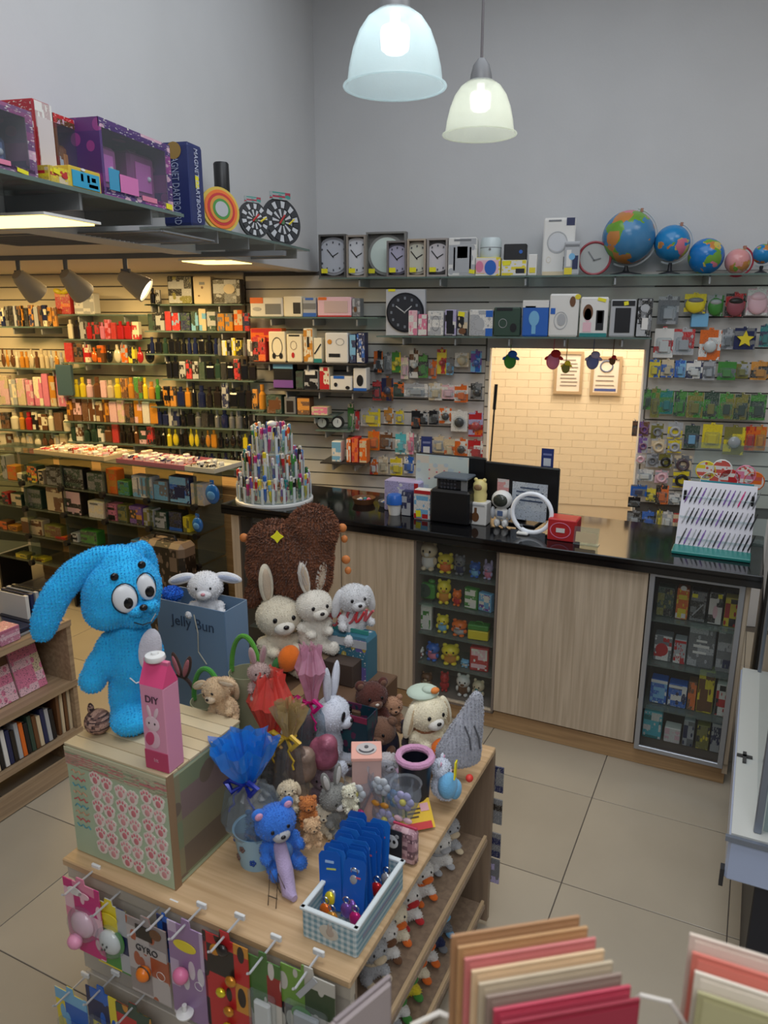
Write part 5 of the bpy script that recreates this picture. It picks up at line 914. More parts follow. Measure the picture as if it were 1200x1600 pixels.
for i, y in enumerate((-1.49, -1.60)): pb_ = solo('pink_carton', MB().box((0, 0, .035), (.10, .10, .07), bev=.003), PM((206, 140, 168), (190, 110, 140), (226, 190, 206), s=4, seed=i), f'pink printed carton at the {["front right", "front left"][i]} of the rack top', 'box', S, (bx-.07, y, .767) if 1 else 0)
sp = 'k lg n be br dg k o lg db n w k be g v br k lg'.split()
for i in range(19):
    rbook('paperback', -1.33-.0235*i, .2015, .020, .15, .15+.012*(i % 3), -6, f'{sp[i]}', f'{CN.get(sp[i], "grey")} paperback spine, {ordn(18-i, 19)} on the lowest rack tier', 'book', 'paperbacks on the lowest rack tier', txt=0)
for i in range(4): rbook('tall_album', -1.225-.022*i, .2015, .016, .25, .235, 0, ['be', 'br', 'be', 'br'][i], f'{["beige","brown","tan","dark brown"][i]} tall album at the right end of the lowest tier', 'album', x=-.15, txt=0)
p = P(122, 1100, S, x=-2.05); o = thing('white_post', 'slim white post standing between the book rack and the gondola', 'post', S, (-2.62, -1.16, 0)); part('tube', MB().box((0, 0, .40), (.028, .028, .79), bev=.003), M((206, 200, 190), .5), o); part('foot', MB().box((0, 0, .006), (.12, .12, .012)), WHITE, o)
# ================================================================ GLASS CASE AT THE RIGHT EDGE
o = thing('freezer_case', 'low glass-topped case with pale blue band and dark base, right edge', 'display case', S, (0, -1.30, 0))
BL = M((176, 190, 220), .3); FR = M((130, 138, 152), .35, .5)
part('base', MB().box((.42, .63, .25), (.66, 1.18, .50), bev=.004), M((30, 32, 42), .5), o); part('band', MB().box((.385, .605, .575), (.77, 1.25, .15), bev=.008), BL, o)
part('deck', MB().box((.385, .60, .655), (.76, 1.22, .010)), M((204, 206, 202), .25), o)
part('rail', MB().box((.38, -.026, .652), (.78, .014, .016)), FR, o)
part('corner_post', MB().box((.075, .03, 1.10), (.022, .022, .88), bev=.003), FR, o); part('corner_post', MB().box((.075, 1.2, 1.10), (.022, .022, .88), bev=.003), FR, o)
part('glass_pane', MB().box((.075, .61, 1.10), (.006, 1.14, .86)), glassy((225, 232, 234), .02, .03), o); part('glass_pane', MB().box((.41, .03, 1.10), (.64, .006, .86)), glassy((225, 232, 234), .02, .03), o)
part('top', MB().box((.40, .62, 1.55), (.70, 1.22, .02)), FR, o); part('inner_shelf', MB().box((.42, .62, .95), (.62, 1.1, .008)), glassy((214, 228, 222), .12), o)
part('clip', MB().box((-.006, .0, .50), (.012, .03, .06)), DARK, o)
c = (.045, -.95); 
s_ = solo('cross_ornament', MB().box((0, 0, .004), (.012, .07, .006)).box((0, .008, .004), (.05, .012, .006)), M((66, 66, 66), .4), 'small dark cross-shaped ornament lying on the white deck of the case', 'ornament', S, (.030, -.86, .661))
for i, (x, y, z, w_, d_, h_, cc, lab) in enumerate(((.26, -.75, .661, .14, .16, .22, 'r w', 'red and white carton inside the right edge case'), (.25, -.45, .661, .12, .14, .28, 'be w', 'tan carton inside the case behind the red one'), (.26, -.2, .955, .13, .16, .22, 'am y k', 'amber carton on the inner shelf of the case'), (.26, -.55, .955, .12, .14, .2, 'n k', 'dark navy carton on the inner shelf of the case'))):
    b_ = thing('case_carton', lab, 'box', S, (x, y, z)); part('carton', MB().box((0, 0, h_/2), (w_, d_, h_), bev=.003), PM(*[col(c) for c in cc.split()], s=4, seed=i+2), b_); part('lid', MB().box((0, 0, h_+.003), (w_*1.02, d_*1.02, .006)), M(col(cc.split()[0]), .5), b_)
o = thing('tall_dark_case', 'tall dark-framed display case behind the right end of the counter', 'display case', S, (.36, .45, 0))
part('body', MB().box((0, 0, .45), (.60, .66, .90), bev=.004), M((58, 56, 54), .5), o); part('glass_pane', MB().box((-.298, 0, 1.2), (.005, .62, .6)), glassy((200, 206, 204), .05), o)
for y in (-.32, .32): part('post', MB().box((-.29, y, 1.2), (.02, .02, .62)), M((70, 68, 66), .4, .4), o)
part('top', MB().box((0, 0, 1.51), (.6, .66, .02)), M((70, 68, 66), .4), o)
for i in range(3): solo('boxed_notion', MB().box((0, 0, .06), (.10, .12, .12), bev=.003), PM(col('be dg am'.split()[i]), col('k'), s=3, seed=i+4), f'{["beige","dark green","amber"][i]} box inside the tall dark case', 'box', S, (.16, .25+.17*i, .901))
# ================================================================ CARD SPINNER IN THE FOREGROUND
ZC = 1.42
pole = thing('card_spinner', 'white wire card rack in the near foreground', 'card rack', S, (.06, -2.70, 0))
WI = M((206, 200, 190), .35)
part('pole', MB().cyl((0, 0, .7), .014, 1.38, 14), WI, pole); part('foot', MB().lathe([(0, 0), (.2, 0), (.2, .015), (.03, .03), (0, .03)], 30), WI, pole)
def cardstack(pts, cols, width, height, labs, gap, dz=.0, zc=1.52):
    a = P(*pts[0], S, z=zc); b = P(*pts[1], S, z=zc); d = (b-a); d.z = 0; d.normalize(); nrm = Vector((d.y, -d.x, 0)); n = len(cols); rz = math.atan2(d.y, d.x)
    for i, cc in enumerate(cols):
        c = a+d*width/2+nrm*gap*i
        o = thing('greeting_card', labs[i], 'card', S, (c.x+d.x*.004*i, c.y+d.y*.004*i, zc-height-dz*i), rz, 'envelopes and cards in the foreground rack')
        part('card', MB().box((0, 0, height/2), (width, .0035, height)), M(cc, .55, var=.05, vs=30), o); part('insert', MB().box((.002, -.0022, height/2-.004), (width-.008, .0010, height-.004)), M(tuple(min(255, v+14) for v in cc), .6), o)
    f = a+d*width/2+nrm*(gap*n+.004)
    for s in (0, 1):
        q = [a+d*(.03 if s == 0 else width-.03)+nrm*t for t in (-.006, gap*n*.5, gap*n+.006)]
    pk = part('wire_pocket', MB().tube([Vector((0, 0, 1.0))]+[Vector(((S.w((v.x, v.y, 0))-S.w((pole_.x, pole_.y, 0))).x, (S.w((v.x, v.y, 0))-S.w((pole_.x, pole_.y, 0))).y, z_)) for v, z_ in ((a-nrm*.012, zc-height-.01), (a+d*width-nrm*.012, zc-height-.01), (a+d*width+nrm*(gap*n+.01), zc-height-.012), (a+nrm*(gap*n+.01), zc-height-.012), (a-nrm*.012, zc-height-.01))], .003, 6), WI, pole)
    pk.rotation_euler = (0, 0, -S.a)
pole_ = Vector((.06, -2.70, 0))
cardstack(((705, 1462), (935, 1426)), [(176, 132, 92), (190, 146, 98), (206, 120, 116), (222, 190, 150), (196, 178, 150), (150, 130, 116), (190, 64, 84), (150, 30, 52)], .150, .14,
          ['tan kraft envelope at the back of the left foreground card stack', 'light brown envelope, second from the back of the left card stack', 'salmon pink envelope in the left foreground card stack', 'cream card in the middle of the left foreground stack', 'beige card behind the grey one in the left stack', 'grey brown card in the left foreground stack', 'rose envelope just behind the deep red front one', 'deep red envelope at the front of the left card stack'], .0125, .004)
cardstack(((1078, 1458), (1215, 1500)), [(222, 206, 190), (214, 120, 104), (226, 214, 198), (170, 164, 120)], .12, .14, ['cream envelope at the back of the right foreground card stack', 'coral card in the right foreground stack', 'pale cream card before the coral one at right', 'olive beige card at the front of the right foreground stack'], .021, .004)
c = P(1018, 1555, S, z=1.44); lo = part('wire_loop', MB().tube([(c.x-.06-.06, c.y+2.70, 1.36), (c.x-.01-.06, c.y+2.70, 1.435), (c.x+.02-.06, c.y+2.70, 1.44), (c.x+.06-.06, c.y+2.69, 1.40)], .003, 8), WI, pole)
c = P(680, 1585, S, z=1.38); lo = part('wire_loop', MB().tube([(c.x-.03-.06, c.y+2.66, 1.30), (c.x-.02-.06, c.y+2.68, 1.375), (c.x+.005-.06, c.y+2.70, 1.385), (c.x+.04-.06, c.y+2.70, 1.385)], .0035, 8), WI, pole)
a = P(520, 1600, S, z=1.30); b = P(605, 1530, S, z=1.30)
o = thing('grey_sleeve', 'pale grey blurred card sleeve poking in at the bottom middle', 'sleeve', S, ((a.x+b.x)/2, (a.y+b.y)/2, 1.08), math.atan2(b.y-a.y, b.x-a.x))
part('sleeve', MB().box((0, 0, .11), ((b-a).length*1.1, .014, .22), bev=.005), M((170, 158, 158), .5), o); part('inner_card', MB().box((.004, 0, .112), ((b-a).length*1.02, .006, .222)), M((140, 128, 130), .6), o); part('holder_wire', MB().tube([(0, .01, .0), (.03, .0, -.02), (.12, -.03, -.02)], .003, 6), WI, o)
# ================================================================ GONDOLA
GX0, GX1, GY0, GY1, GZ = -1.645, -.745, -2.335, -1.285, .73
gm = ((GX0+GX1)/2, (GY0+GY1)/2)
gd = thing('display_gondola', 'low oak-topped display gondola heaped with plush toys, slatwall front', 'gondola', S, (gm[0], gm[1], 0))
gw, gl = GX1-GX0, GY1-GY0
GOAK = wood((186, 152, 112), (214, 182, 142), 'goak', 0, .35); GSIDE = wood((132, 112, 94), (156, 134, 112), 'gside', 2)
part('top_board', MB().box((0, 0, GZ-.011), (gw, gl, .022), bev=.003), GOAK, gd)
part('front_fascia', MB().box((0, -gl/2+.022, GZ-.044), (gw-.01, .022, .042)), M((196, 186, 170), .5), gd)
part('base', MB().box((0, 0, .04), (gw-.06, gl-.08, .08)), GSIDE, gd)
part('groove_backing', MB().box((0, -gl/2+.045, .36), (gw-.03, .01, .58)), M((74, 66, 58), .7), gd)
for i, (za, zb) in enumerate(((.345, .672), (.10, .338))): part('slat', MB().box((0, -gl/2+.032, (za+zb)/2+.0), (gw-.02, .018, zb-za-.010), bev=.002), M((188, 180, 168), .5), gd)
part('end_panel', MB().box((0, gl/2-.012, .37), (gw, .024, .69)), GSIDE, gd); part('end_panel', MB().box((0, -gl/2+.062, .37), (gw-.04, .016, .66)), GSIDE, gd)
part('spine_panel', MB().box((.05, 0, .38), (.02, gl-.16, .66)), GSIDE, gd)
for sx in (1, -1):
    for z in (.40, .13):
        part('side_shelf', MB().box((sx*.245+.025, 0, z), (.37, gl-.14, .018)), GSIDE, gd)
        part('shelf_lip', MB().box((sx*.425+.022*(sx > 0), 0, z+.004), (.010, gl-.14, .040)), OAKY, gd)
for i, (z, y, c_) in enumerate(((.60, .03, 'n'), (.47, .03, 'db'), (.33, .03, 'n'), (.22, .03, 'lv'))):
    o = thing('hanging_pack', ['dark blue pack on the far end of the gondola, topmost', 'dark brown pack on the far end of the gondola, second', 'long navy pack on the far end of the gondola', 'small lilac pack lowest on the far end of the gondola'][i], 'pack', S, (GX1-.01, GY1+.025, z-.06))
    part('card', MB().box((0, 0, .05), (.07, .006, .10)), PM(col(c_), col('g'), s=3, seed=i), o); part('bubble', MB().box((0, .012, .045), (.05, .018, .06), bev=.005), M(col(c_), .3), o)
# ---- plush builder: one smooth body skin from blended balls
_mb = [0]
def blend(balls, res=.012, thr=.6, stiff=6.0, name='body'):
    """balls: (centre, radii, rotation or None); returns a mesh of their blended skin"""
    _mb[0] += 1
    mb = bpy.data.metaballs.new(f'skin{chr(97+_mb[0]%26)}{chr(97+_mb[0]//26)}x'); ob = bpy.data.objects.new(mb.name, mb); COL.objects.link(ob)
    mb.resolution = res; mb.render_resolution = res; mb.threshold = thr
    k = 1/math.sqrt(1-(thr/stiff)**(1/3))
    for b in balls:
        e = mb.elements.new(); e.type = 'ELLIPSOID'; e.co = b[0]; r = b[1] if isinstance(b[1], (tuple, list)) else (b[1],)*3
        m_ = max(r); e.radius = m_*k; e.size_x, e.size_y, e.size_z = r[0]/m_, r[1]/m_, r[2]/m_; e.stiffness = stiff
        if len(b) > 2 and b[2]: e.rotation = Euler(b[2]).to_quaternion()
    bpy.context.view_layer.update()
    dg = bpy.context.evaluated_depsgraph_get(); me = bpy.data.meshes.new_from_object(ob.evaluated_get(dg))
    bpy.data.objects.remove(ob); bpy.data.metaballs.remove(mb); me.name = name
    return me
def fuzz(me, n, ln, seed=1, down=.4, wd=.35):
    """short tapered tufts rooted all over the skin"""
    rnd = random.Random(seed); bm = bmesh.new(); bm.from_mesh(me); bm.faces.ensure_lookup_table()
    ar = [f.calc_area() for f in bm.faces]; tot = sum(ar); new = []
    data = [(f, a) for f, a in zip(bm.faces, ar)]
    for f, a in data:
        k = a/tot*n; c = int(k)+(rnd.random() < k-int(k))
        for _ in range(c):
            vs = f.verts; w = [rnd.random() for _ in vs]; s = sum(w); p = Vector((0, 0, 0))
            for v, q in zip(vs, w): p += v.co*(q/s)
            nn = f.normal; t = nn.cross(Vector((rnd.uniform(-1, 1), rnd.uniform(-1, 1), rnd.uniform(-1, 1)))).normalized()
            tip = (nn + Vector((rnd.uniform(-.5, .5), rnd.uniform(-.5, .5), -down+rnd.uniform(-.4, .4)))*.9).normalized()
            l = ln*rnd.uniform(.6, 1.2); new.append((p-t*l*wd, p+t*l*wd, p+tip*l))
    for q in new:
        bm.faces.new([bm.verts.new(x) for x in q])
    for f in bm.faces: f.smooth = True
    bm.to_mesh(me); bm.free(); return me
def fur(c, var=.10): return M(c, .95, 0, .6, 260, 0, 1, 0, var, 30, 0, .2)
def skin(name, balls, mat, parent, res=.012, n=0, ln=.008, stiff=6.0, seed=1):
    me = blend(balls, res, name=name, stiff=stiff)
    if n: fuzz(me, n, ln, seed)
    else: me.polygons.foreach_set('use_smooth', [True]*len(me.polygons))
    me.materials.clear(); me.materials.append(None)
    return inst(name, me, mat, parent)
def plush(label, pos, H, c, rz=0, ears='bear', muzzle=None, belly=None, inner=None, hold=None, lean=(0, 0), n=2500, ln=.0042, cat='plush toy', eye=.028, name='plush_toy', scarf=None, arms='down', nose=(26, 22, 24), F=S, group=None, head=(0, 0), legs=True):
    """seated plush animal: unit height H to the crown, ears above; faces -y of its own frame"""
    o = thing(name, label, cat, F, pos, rz, group); o.rotation_euler[0] = R(lean[0]); o.rotation_euler[1] = R(lean[1])
    m = fur(c); m2 = fur(muzzle or c); u = H; hx, hz = head
    hc = Vector((hx*u, -.04*u, .72*u+hz*u))
    B = [((0, 0, .27*u), (.23*u, .19*u, .26*u)), (hc, (.27*u, .23*u, .235*u)), ((0, 0, .5*u), (.13*u,)*3)]
    if arms == 'down':
        for s in (-1, 1): B += [((s*.20*u, -.08*u, .40*u), (.08*u, .08*u, .09*u)), ((s*.24*u, -.17*u, .32*u), (.07*u, .09*u, .07*u))]
    else:
        for s in (-1, 1): B += [((s*.20*u, -.05*u, .42*u), (.08*u, .08*u, .08*u)), ((s*.13*u, -.20*u, .36*u), (.08*u, .09*u, .065*u))]
    if legs:
        for s in (-1, 1): B += [((s*.15*u, -.15*u, .09*u), (.10*u, .17*u, .085*u)), ((s*.18*u, -.28*u, .11*u), (.085*u, .075*u, .10*u))]
    skin('body', B, m, o, max(.006, .035*u), n, ln, seed=int(H*1000))
    if ears == 'bear':
        for s in (-1, 1):
            e_ = part('ear', MB().ell((hc.x+s*.20*u, hc.y+.02*u, hc.z+.20*u), (.09*u, .05*u, .09*u)), m, o, smooth=True)
            part('inner_ear', MB().ell((hc.x+s*.20*u, hc.y-.02*u, hc.z+.20*u), (.055*u, .03*u, .055*u)), fur(inner or muzzle or c), e_, smooth=True)
    elif ears in ('rabbit', 'floppy', 'splay', 'tilt'):
        for s in (-1, 1):
            if ears == 'rabbit': q = ((hc.x+s*.13*u, hc.y+.03*u, hc.z+.42*u), (.085*u, .045*u, .25*u), (0, s*.18, 0))
            elif ears == 'tilt': q = ((hc.x+s*.13*u+.12*u*(s > 0), hc.y+.03*u, hc.z+(.40 if s < 0 else .33)*u), (.085*u, .045*u, .24*u), (0, (-.05 if s < 0 else .85), 0))
            elif ears == 'splay': q = ((hc.x+s*.36*u, hc.y, hc.z+.13*u), (.21*u, .05*u, .085*u), (0, s*.25, 0))
            else: q = ((hc.x+s*.28*u, hc.y-.0*u, hc.z-.05*u), (.085*u, .06*u, .24*u), (0, s*-.25, 0))
            e_ = part('ear', MB().ell(q[0], q[1], q[2]), m, o, smooth=True)
            ic = (q[0][0], q[0][1]-.026*u, q[0][2]); part('inner_ear', MB().ell(ic, (q[1][0]*.62, q[1][1]*.6, q[1][2]*.8) if q[1][2] > q[1][0] else (q[1][0]*.8, q[1][1]*.6, q[1][2]*.6), q[2]), fur(inner or muzzle or c), e_, smooth=True)
    mz = part('muzzle', MB().ell((hc.x, hc.y-.20*u, hc.z-.07*u), (.12*u, .08*u, .085*u)), m2, o, smooth=True)
    part('nose', MB().ell((hc.x, hc.y-.278*u, hc.z-.035*u), (.035*u, .022*u, .026*u), seg=12, rings=8), M(nose, .25), mz, smooth=True)
    for s in (-1, 1): part('eye', MB().ell((hc.x+s*.105*u, hc.y-.205*u, hc.z+.035*u), (eye*u, .018*u, eye*1.15*u), seg=12, rings=8), EYE, o, smooth=True)
    if belly: part('belly_patch', MB().ell((0, -.15*u, .28*u), (.14*u, .06*u, .17*u)), fur(belly), o, smooth=True)
    if scarf: part('scarf', MB().tube([(.15*u*math.cos(a*.45), .13*u*math.sin(a*.45), .5*u) for a in range(14)], .035*u, 8, closed=True), fur(scarf), o, smooth=True)
    if hold == 'carrot':
        k = part('carrot', MB().ell((.02*u, -.30*u, .30*u), (.13*u, .10*u, .16*u), (0, .3, 0)), fur((236, 116, 30)), o, smooth=True)
        part('carrot_leaves', MB().ell((-.12*u, -.28*u, .25*u), (.05*u, .04*u, .08*u), (0, .4, 0)), fur((60, 120, 60)), k, smooth=True)
    return o
def at(u, v, z=GZ): 
    p = P(u, v, S, z=z); return p
def mpx(p): return dist(S.w(p))/FPX
CAMA = math.atan2(0, 1)
def face_cam(deg=0): return -S.a+YAW+R(deg)     # yaw that turns a thing's front to the lens, plus deg to its left
# ---- gift box with paw prints
gx0, gx1, gy0, gy1 = -1.634, -1.283, -2.292, -1.99; bh = .335
o = thing('paw_print_gift_box', 'large pale green gift box with pink paw prints, near left corner of the gondola', 'gift box', S, ((gx0+gx1)/2, (gy0+gy1)/2, GZ))
bw, bd = gx1-gx0, gy1-gy0; GB = M((178, 194, 164), .55, var=.06, vs=6)
part('carton', MB().box((0, 0, bh/2-.004), (bw, bd, bh-.008), bev=.003), GB, o); 
for k in range(7): part('lid_plank', MB().box((0, -bd/2+bd*(k+.5)/7, bh-.003), (bw+.004, bd/7-.002, .008), bev=.001), M(((198, 180, 146), (188, 168, 134), (206, 190, 158))[k % 3], .5), o)
part('border', MB().box((0, -bd/2-.001, bh-.035), (bw, .002, .05)), PM((186, 184, 154), (150, 160, 130), (196, 120, 120), s=12, seed=2), o)
part('border', MB().box((0, -bd/2-.0014, bh-.013), (bw, .002, .012)), M((196, 190, 160), .5), o)
part('side_print', MB().box((bw/2+.001, 0, bh/2), (.002, bd*.96, bh*.9)), PM((140, 134, 106), (128, 138, 108), (136, 116, 112), (118, 104, 90), s=3, seed=7, text=0), o)
part('edge_band', MB().box((bw/2+.001, -bd/2+.012, bh/2), (.003, .024, bh)), M((150, 122, 92), .5), o)
PK = M((206, 120, 128), .5); WP_ = M((232, 222, 212), .5)
def paw(x, z, s, ph=0):
    m_ = MB().cyl((x, -bd/2-.0015, z), .019*s, .002, 12, rot=(R(90), 0, 0)); n_ = MB().ell((x, -bd/2-.003, z-.003*s), (.0085*s, .0015, .010*s), seg=10, rings=6)
    for k in range(4):
        a = R(35+k*37); tx, tz = x+.0155*s*math.cos(a), z+.0155*s*math.sin(a)
        m_.cyl((tx, -bd/2-.0013, tz), .0085*s, .0018, 8, rot=(R(90), 0, 0)); n_.ell((tx, -bd/2-.003, tz), (.0036*s, .0014, .0048*s), seg=8, rings=6)
    q = part('paw_print', m_, WP_, o); part('paw_pad', n_, PK if ph == 0 else M((214, 150, 152), .5), q)
for r_ in range(6):
    for c_ in range(3):
        for j in (0, 1):
            paw(-bw/2+.105+c_*.088+j*.040, bh-.078-r_*.042-.014*(c_ == 1)-.004*j, 1.0, (r_+c_) % 2)
for k in range(9): part('script_stroke', MB().tube([(-bw/2+.018+.007*t, -bd/2-.002, bh-.075-k*.021+.005*math.sin(t*2.1+k)) for t in range(8)], .0017, 5), M(((196, 150, 120), (190, 90, 90), (90, 150, 160))[k % 3], .5), o)
BT = GZ+bh+.0015
def path_balls(pts, n):
    out = []
    for i in range(n):
        t = i/(n-1)*(len(pts)-1); k = min(int(t), len(pts)-2); f = t-k; a, b = pts[k], pts[k+1]
        out.append((tuple(a[0][j]*(1-f)+b[0][j]*f for j in range(3)), tuple(a[1][j]*(1-f)+b[1][j]*f for j in range(3))))
    return out
# ---- big blue plush rabbit
p = at(196, 1140, BT); s_ = mpx(p); rb = thing('blue_plush_rabbit', 'big bright blue plush rabbit with drooping ear standing on the paw-print box', 'plush toy', S, (p.x, p.y+.035, BT), face_cam(22))
BLU = fur((40, 182, 240), .08); U = 1.0
def rp(du, dv, dy=0): return ((du-190)*s_, dy, (1147-dv)*s_)   # picture offsets turned into heights and widths on the toy itself
hd = rp(188, 928)
body = [(rp(196, 1035), (38*s_, 34*s_, 62*s_)), (rp(194, 985), (30*s_, 28*s_, 30*s_)),
        (rp(180, 1095, .0), (24*s_, 24*s_, 46*s_)), (rp(216, 1098, .01), (22*s_, 24*s_, 46*s_)), (rp(184, 1126, -.035), (30*s_, 36*s_, 22*s_)), (rp(220, 1130, -.03), (28*s_, 32*s_, 20*s_)),
        (rp(163, 1010, -.0), (19*s_, 18*s_, 26*s_), (0, .5, 0)), (rp(148, 1035, -.01), (21*s_, 19*s_, 27*s_), (0, .5, 0)), (rp(136, 1056, -.015), (20*s_, 18*s_, 21*s_)),
        (rp(226, 1020, -.03), (15*s_, 16*s_, 26*s_))]
skin('body', body, BLU, rb, .009, 12000, .0042, 6)
skin('head', [(rp(190, 916, -.012), (57*s_, 46*s_, 54*s_)), (rp(166, 945, -.02), (33*s_, 34*s_, 30*s_)), (rp(208, 950, -.03), (30*s_, 32*s_, 26*s_)), (rp(188, 868), (30*s_, 22*s_, 16*s_))], BLU, rb, .009, 10000, .0042, 6, 3)
skin('ear', path_balls([(rp(190, 866), (15*s_, 12*s_, 13*s_)), (rp(160, 866, -.01), (19*s_, 12*s_, 17*s_)), (rp(128, 882, -.02), (20*s_, 12*s_, 19*s_)), (rp(100, 910, -.03), (20*s_, 12*s_, 20*s_)), (rp(84, 940, -.035), (19*s_, 12*s_, 20*s_)), (rp(76, 964, -.035), (15*s_, 10*s_, 14*s_))], 18), BLU, rb, .009, 7000, .0042, 6, 5)
skin('ear', [(rp(212, 872, .03), (18*s_, 16*s_, 16*s_)), (rp(226, 884, .06), (16*s_, 12*s_, 26*s_)), (rp(234, 905, .07), (14*s_, 12*s_, 30*s_))], BLU, rb, .009, 4000, .0042, 6, 6)
part('belly_patch', MB().ell(rp(221, 1010, -.062), (19*s_, .012, 34*s_), (0, .12, R(20))), fur((206, 206, 216)), rb, smooth=True)
for (du, dv, ru, rv, dy) in ((191, 916, 17, 22, -.094), (222, 905, 13, 21, -.082)):
    e_ = part('eye_white', MB().ell(rp(du, dv, dy), (ru*s_, .012, rv*s_), (R(-6), R(-12), 0)), M((220, 222, 226), .3), rb, smooth=True)
    part('eye_outline', MB().tube([(rp(du, dv, dy)[0]+(ru+.8)*s_*math.cos(a*.35), dy-.001, rp(du, dv, dy)[2]+(rv+.8)*s_*math.sin(a*.35)) for a in range(18)], .0016, 5, closed=True), EYE, e_)
    part('pupil', MB().ell((rp(du+4, dv+6, dy)[0], dy-.010, rp(du, dv+6, dy)[2]), (7*s_, .005, 9*s_)), EYE, e_, smooth=True)
    part('eyebrow', MB().ell(rp(du-11 if du < 200 else du-3, dv-32, dy+.012), (6*s_, .006, 6*s_)), EYE, rb, smooth=True)
skin('muzzle', [(rp(204, 938, -.088), (12*s_, 12*s_, 9*s_)), (rp(226, 934, -.082), (12*s_, 12*s_, 9*s_)), (rp(216, 948, -.072), (10*s_, 10*s_, 8*s_))], BLU, rb, .008, 800, .005)
part('nose', MB().ell(rp(215, 930, -.112), (6*s_, .008, 5*s_)), EYE, rb, smooth=True)
part('mouth_stitch', MB().tube([rp(200, 952, -.106), rp(212, 958, -.106), rp(224, 956, -.102), rp(232, 946, -.094)], .0016, 5), EYE, rb)
part('tag_loop', MB().tube([rp(188, 1048, -.07), rp(196, 1056, -.078), rp(222, 1052, -.075), rp(226, 1030, -.07)], .0018, 5), WHITE, rb)
# leopard print pom
p = at(146, 1150, BT); r_ = 21*mpx(p); o = thing('leopard_ball', 'small leopard-print pompom at the left front of the paw-print box', 'pompom', S, (p.x, p.y+.02, BT))
part('ball', MB().ell((0, 0, r_*.92), (r_, r_, r_*.95), seg=20, rings=14), PM((176, 140, 124), (60, 44, 44), (120, 90, 80), s=16, seed=3, text=0, rough=.9), o, smooth=True); part('ear_tuft', MB().ell((-r_*.6, 0, r_*1.8), (r_*.3, r_*.2, r_*.5)), PM((176, 140, 124), (60, 44, 44), s=9, seed=4, text=0, rough=.9), o, smooth=True)
# pink carton
p = at(250, 1199, BT); k_ = mpx(p); hw = 44*k_/2; hh = 162*k_
o = thing('pink_milk_carton', 'pink milk-carton shaped craft kit with rabbit print on the paw-print box', 'carton', S, (p.x+.004, gy0+.042, BT), R(2)); w_, d_ = .073, .058; hb = .232
PKM = M((214, 106, 146), .4); PKL = M((222, 150, 178), .4)
part('carton_body', MB().box((0, 0, hb/2), (w_, d_, hb), bev=.002), PKL, o)
part('gable', MB().add([(-w_/2, -d_/2, hb), (w_/2, -d_/2, hb), (w_/2, d_/2, hb), (-w_/2, d_/2, hb), (-w_/2, -.006, hb+.050), (w_/2, -.006, hb+.050), (w_/2, .006, hb+.050), (-w_/2, .006, hb+.050)], [(0, 1, 5, 4), (2, 3, 7, 6), (1, 2, 6, 5), (3, 0, 4, 7), (4, 5, 6, 7)]), M((232, 84, 136), .3), o)
part('ridge', MB().box((0, 0, hb+.054), (w_, .012, .010)), PKM, o); part('screw_cap', MB().lathe([(0, 0), (.024, 0), (.026, .005), (.024, .013), (.010, .015), (.008, .020), (0, .020)], 20, c=(-.005, 0, hb+.058)), WHITE, o, smooth=True)
part('bottom_band', MB().box((0, -d_/2-.0008, .028), (w_*.98, .002, .052)), M((190, 66, 104), .4), o)
text('DIY', .026, M((60, 40, 56), .5), o, (.0, -d_/2-.002, hb-.036)); text('kit', .013, M((214, 150, 170), .5), o, (0, -d_/2-.003, .03))
rbp = part('rabbit_print', MB().ell((-.004, -d_/2-.001, .130), (.022, .0018, .021)).ell((-.012, -d_/2-.001, .163), (.006, .0016, .017), (0, -.2, 0)).ell((.010, -d_/2-.001, .162), (.006, .0016, .016), (0, .35, 0)), M((226, 196, 206), .5), o); 
for s in (-1, 1): part('printed_eye', MB().ell((-.004+s*.009, -d_/2-.003, .132), (.0026, .001, .0032), seg=8, rings=6), EYE, rbp)
part('body_print', MB().ell((-.004, -d_/2-.001, .088), (.020, .0018, .026)), M((224, 180, 196), .5), o); part('heart_print', MB().ell((-.014, -d_/2-.0022, .088), (.014, .0014, .020), (0, .4, 0)), M((200, 70, 112), .5), o)
# ---- blue gift bag with lamb
def gift_bag(pos, w, d, h, c, lab, rz=0, nm='gift_bag'):
    o = thing(nm, lab, 'gift bag', S, pos, rz); t = .003; m = c
    part('bag', MB().box((0, -d/2, h/2), (w, t, h)).box((0, d/2, h/2), (w, t, h)).box((-w/2, 0, h/2), (t, d, h)).box((w/2, 0, h/2), (t, d, h)).box((0, 0, t/2), (w, d, t)), m, o); return o
p0 = Vector((-1.30, -1.70, GZ)); k_ = mpx(Vector((-1.3, -1.78, 1.05)))
c = P(296, 1000, S, y=-1.72); ztop = P(296, 945, S, y=-1.72).z; xl = P(246, 960, S, y=-1.72).x; xr = P(350, 950, S, y=-1.72).x
bgw = xr-xl; o = gift_bag(((xl+xr)/2, -1.66, GZ), bgw, .12, ztop-GZ, M((108, 136, 166), .5), 'dusty blue gift bag with script lettering behind the blue rabbit'); BAGZ = ztop
text('Jelly Bun', .052, M((44, 66, 92), .5), o, (.01, -.0625, ztop-GZ-.065)); part('cord_handle', MB().tube([(.02, -.064, ztop-GZ-.03), (.035, -.068, ztop-GZ-.09), (.03, -.066, ztop-GZ-.16), (.06, -.064, ztop-GZ-.2)], .002, 5), M((190, 186, 170), .6), o)
lm = plush('white plush lamb with pink nose peeking out of the blue gift bag', ((xl+xr)/2+.02, -1.655, BAGZ-.105), .215, (222, 222, 226), face_cam(4)-R(0), ears='splay', nose=(206, 140, 150), inner=(176, 184, 206), n=2200, legs=False, eye=.02)
o = thing('blue_pompom', 'bright blue pompom on the left rim of the gift bag', 'pompom', S, (xl+.022, -1.665, BAGZ-.012)); r_ = .030
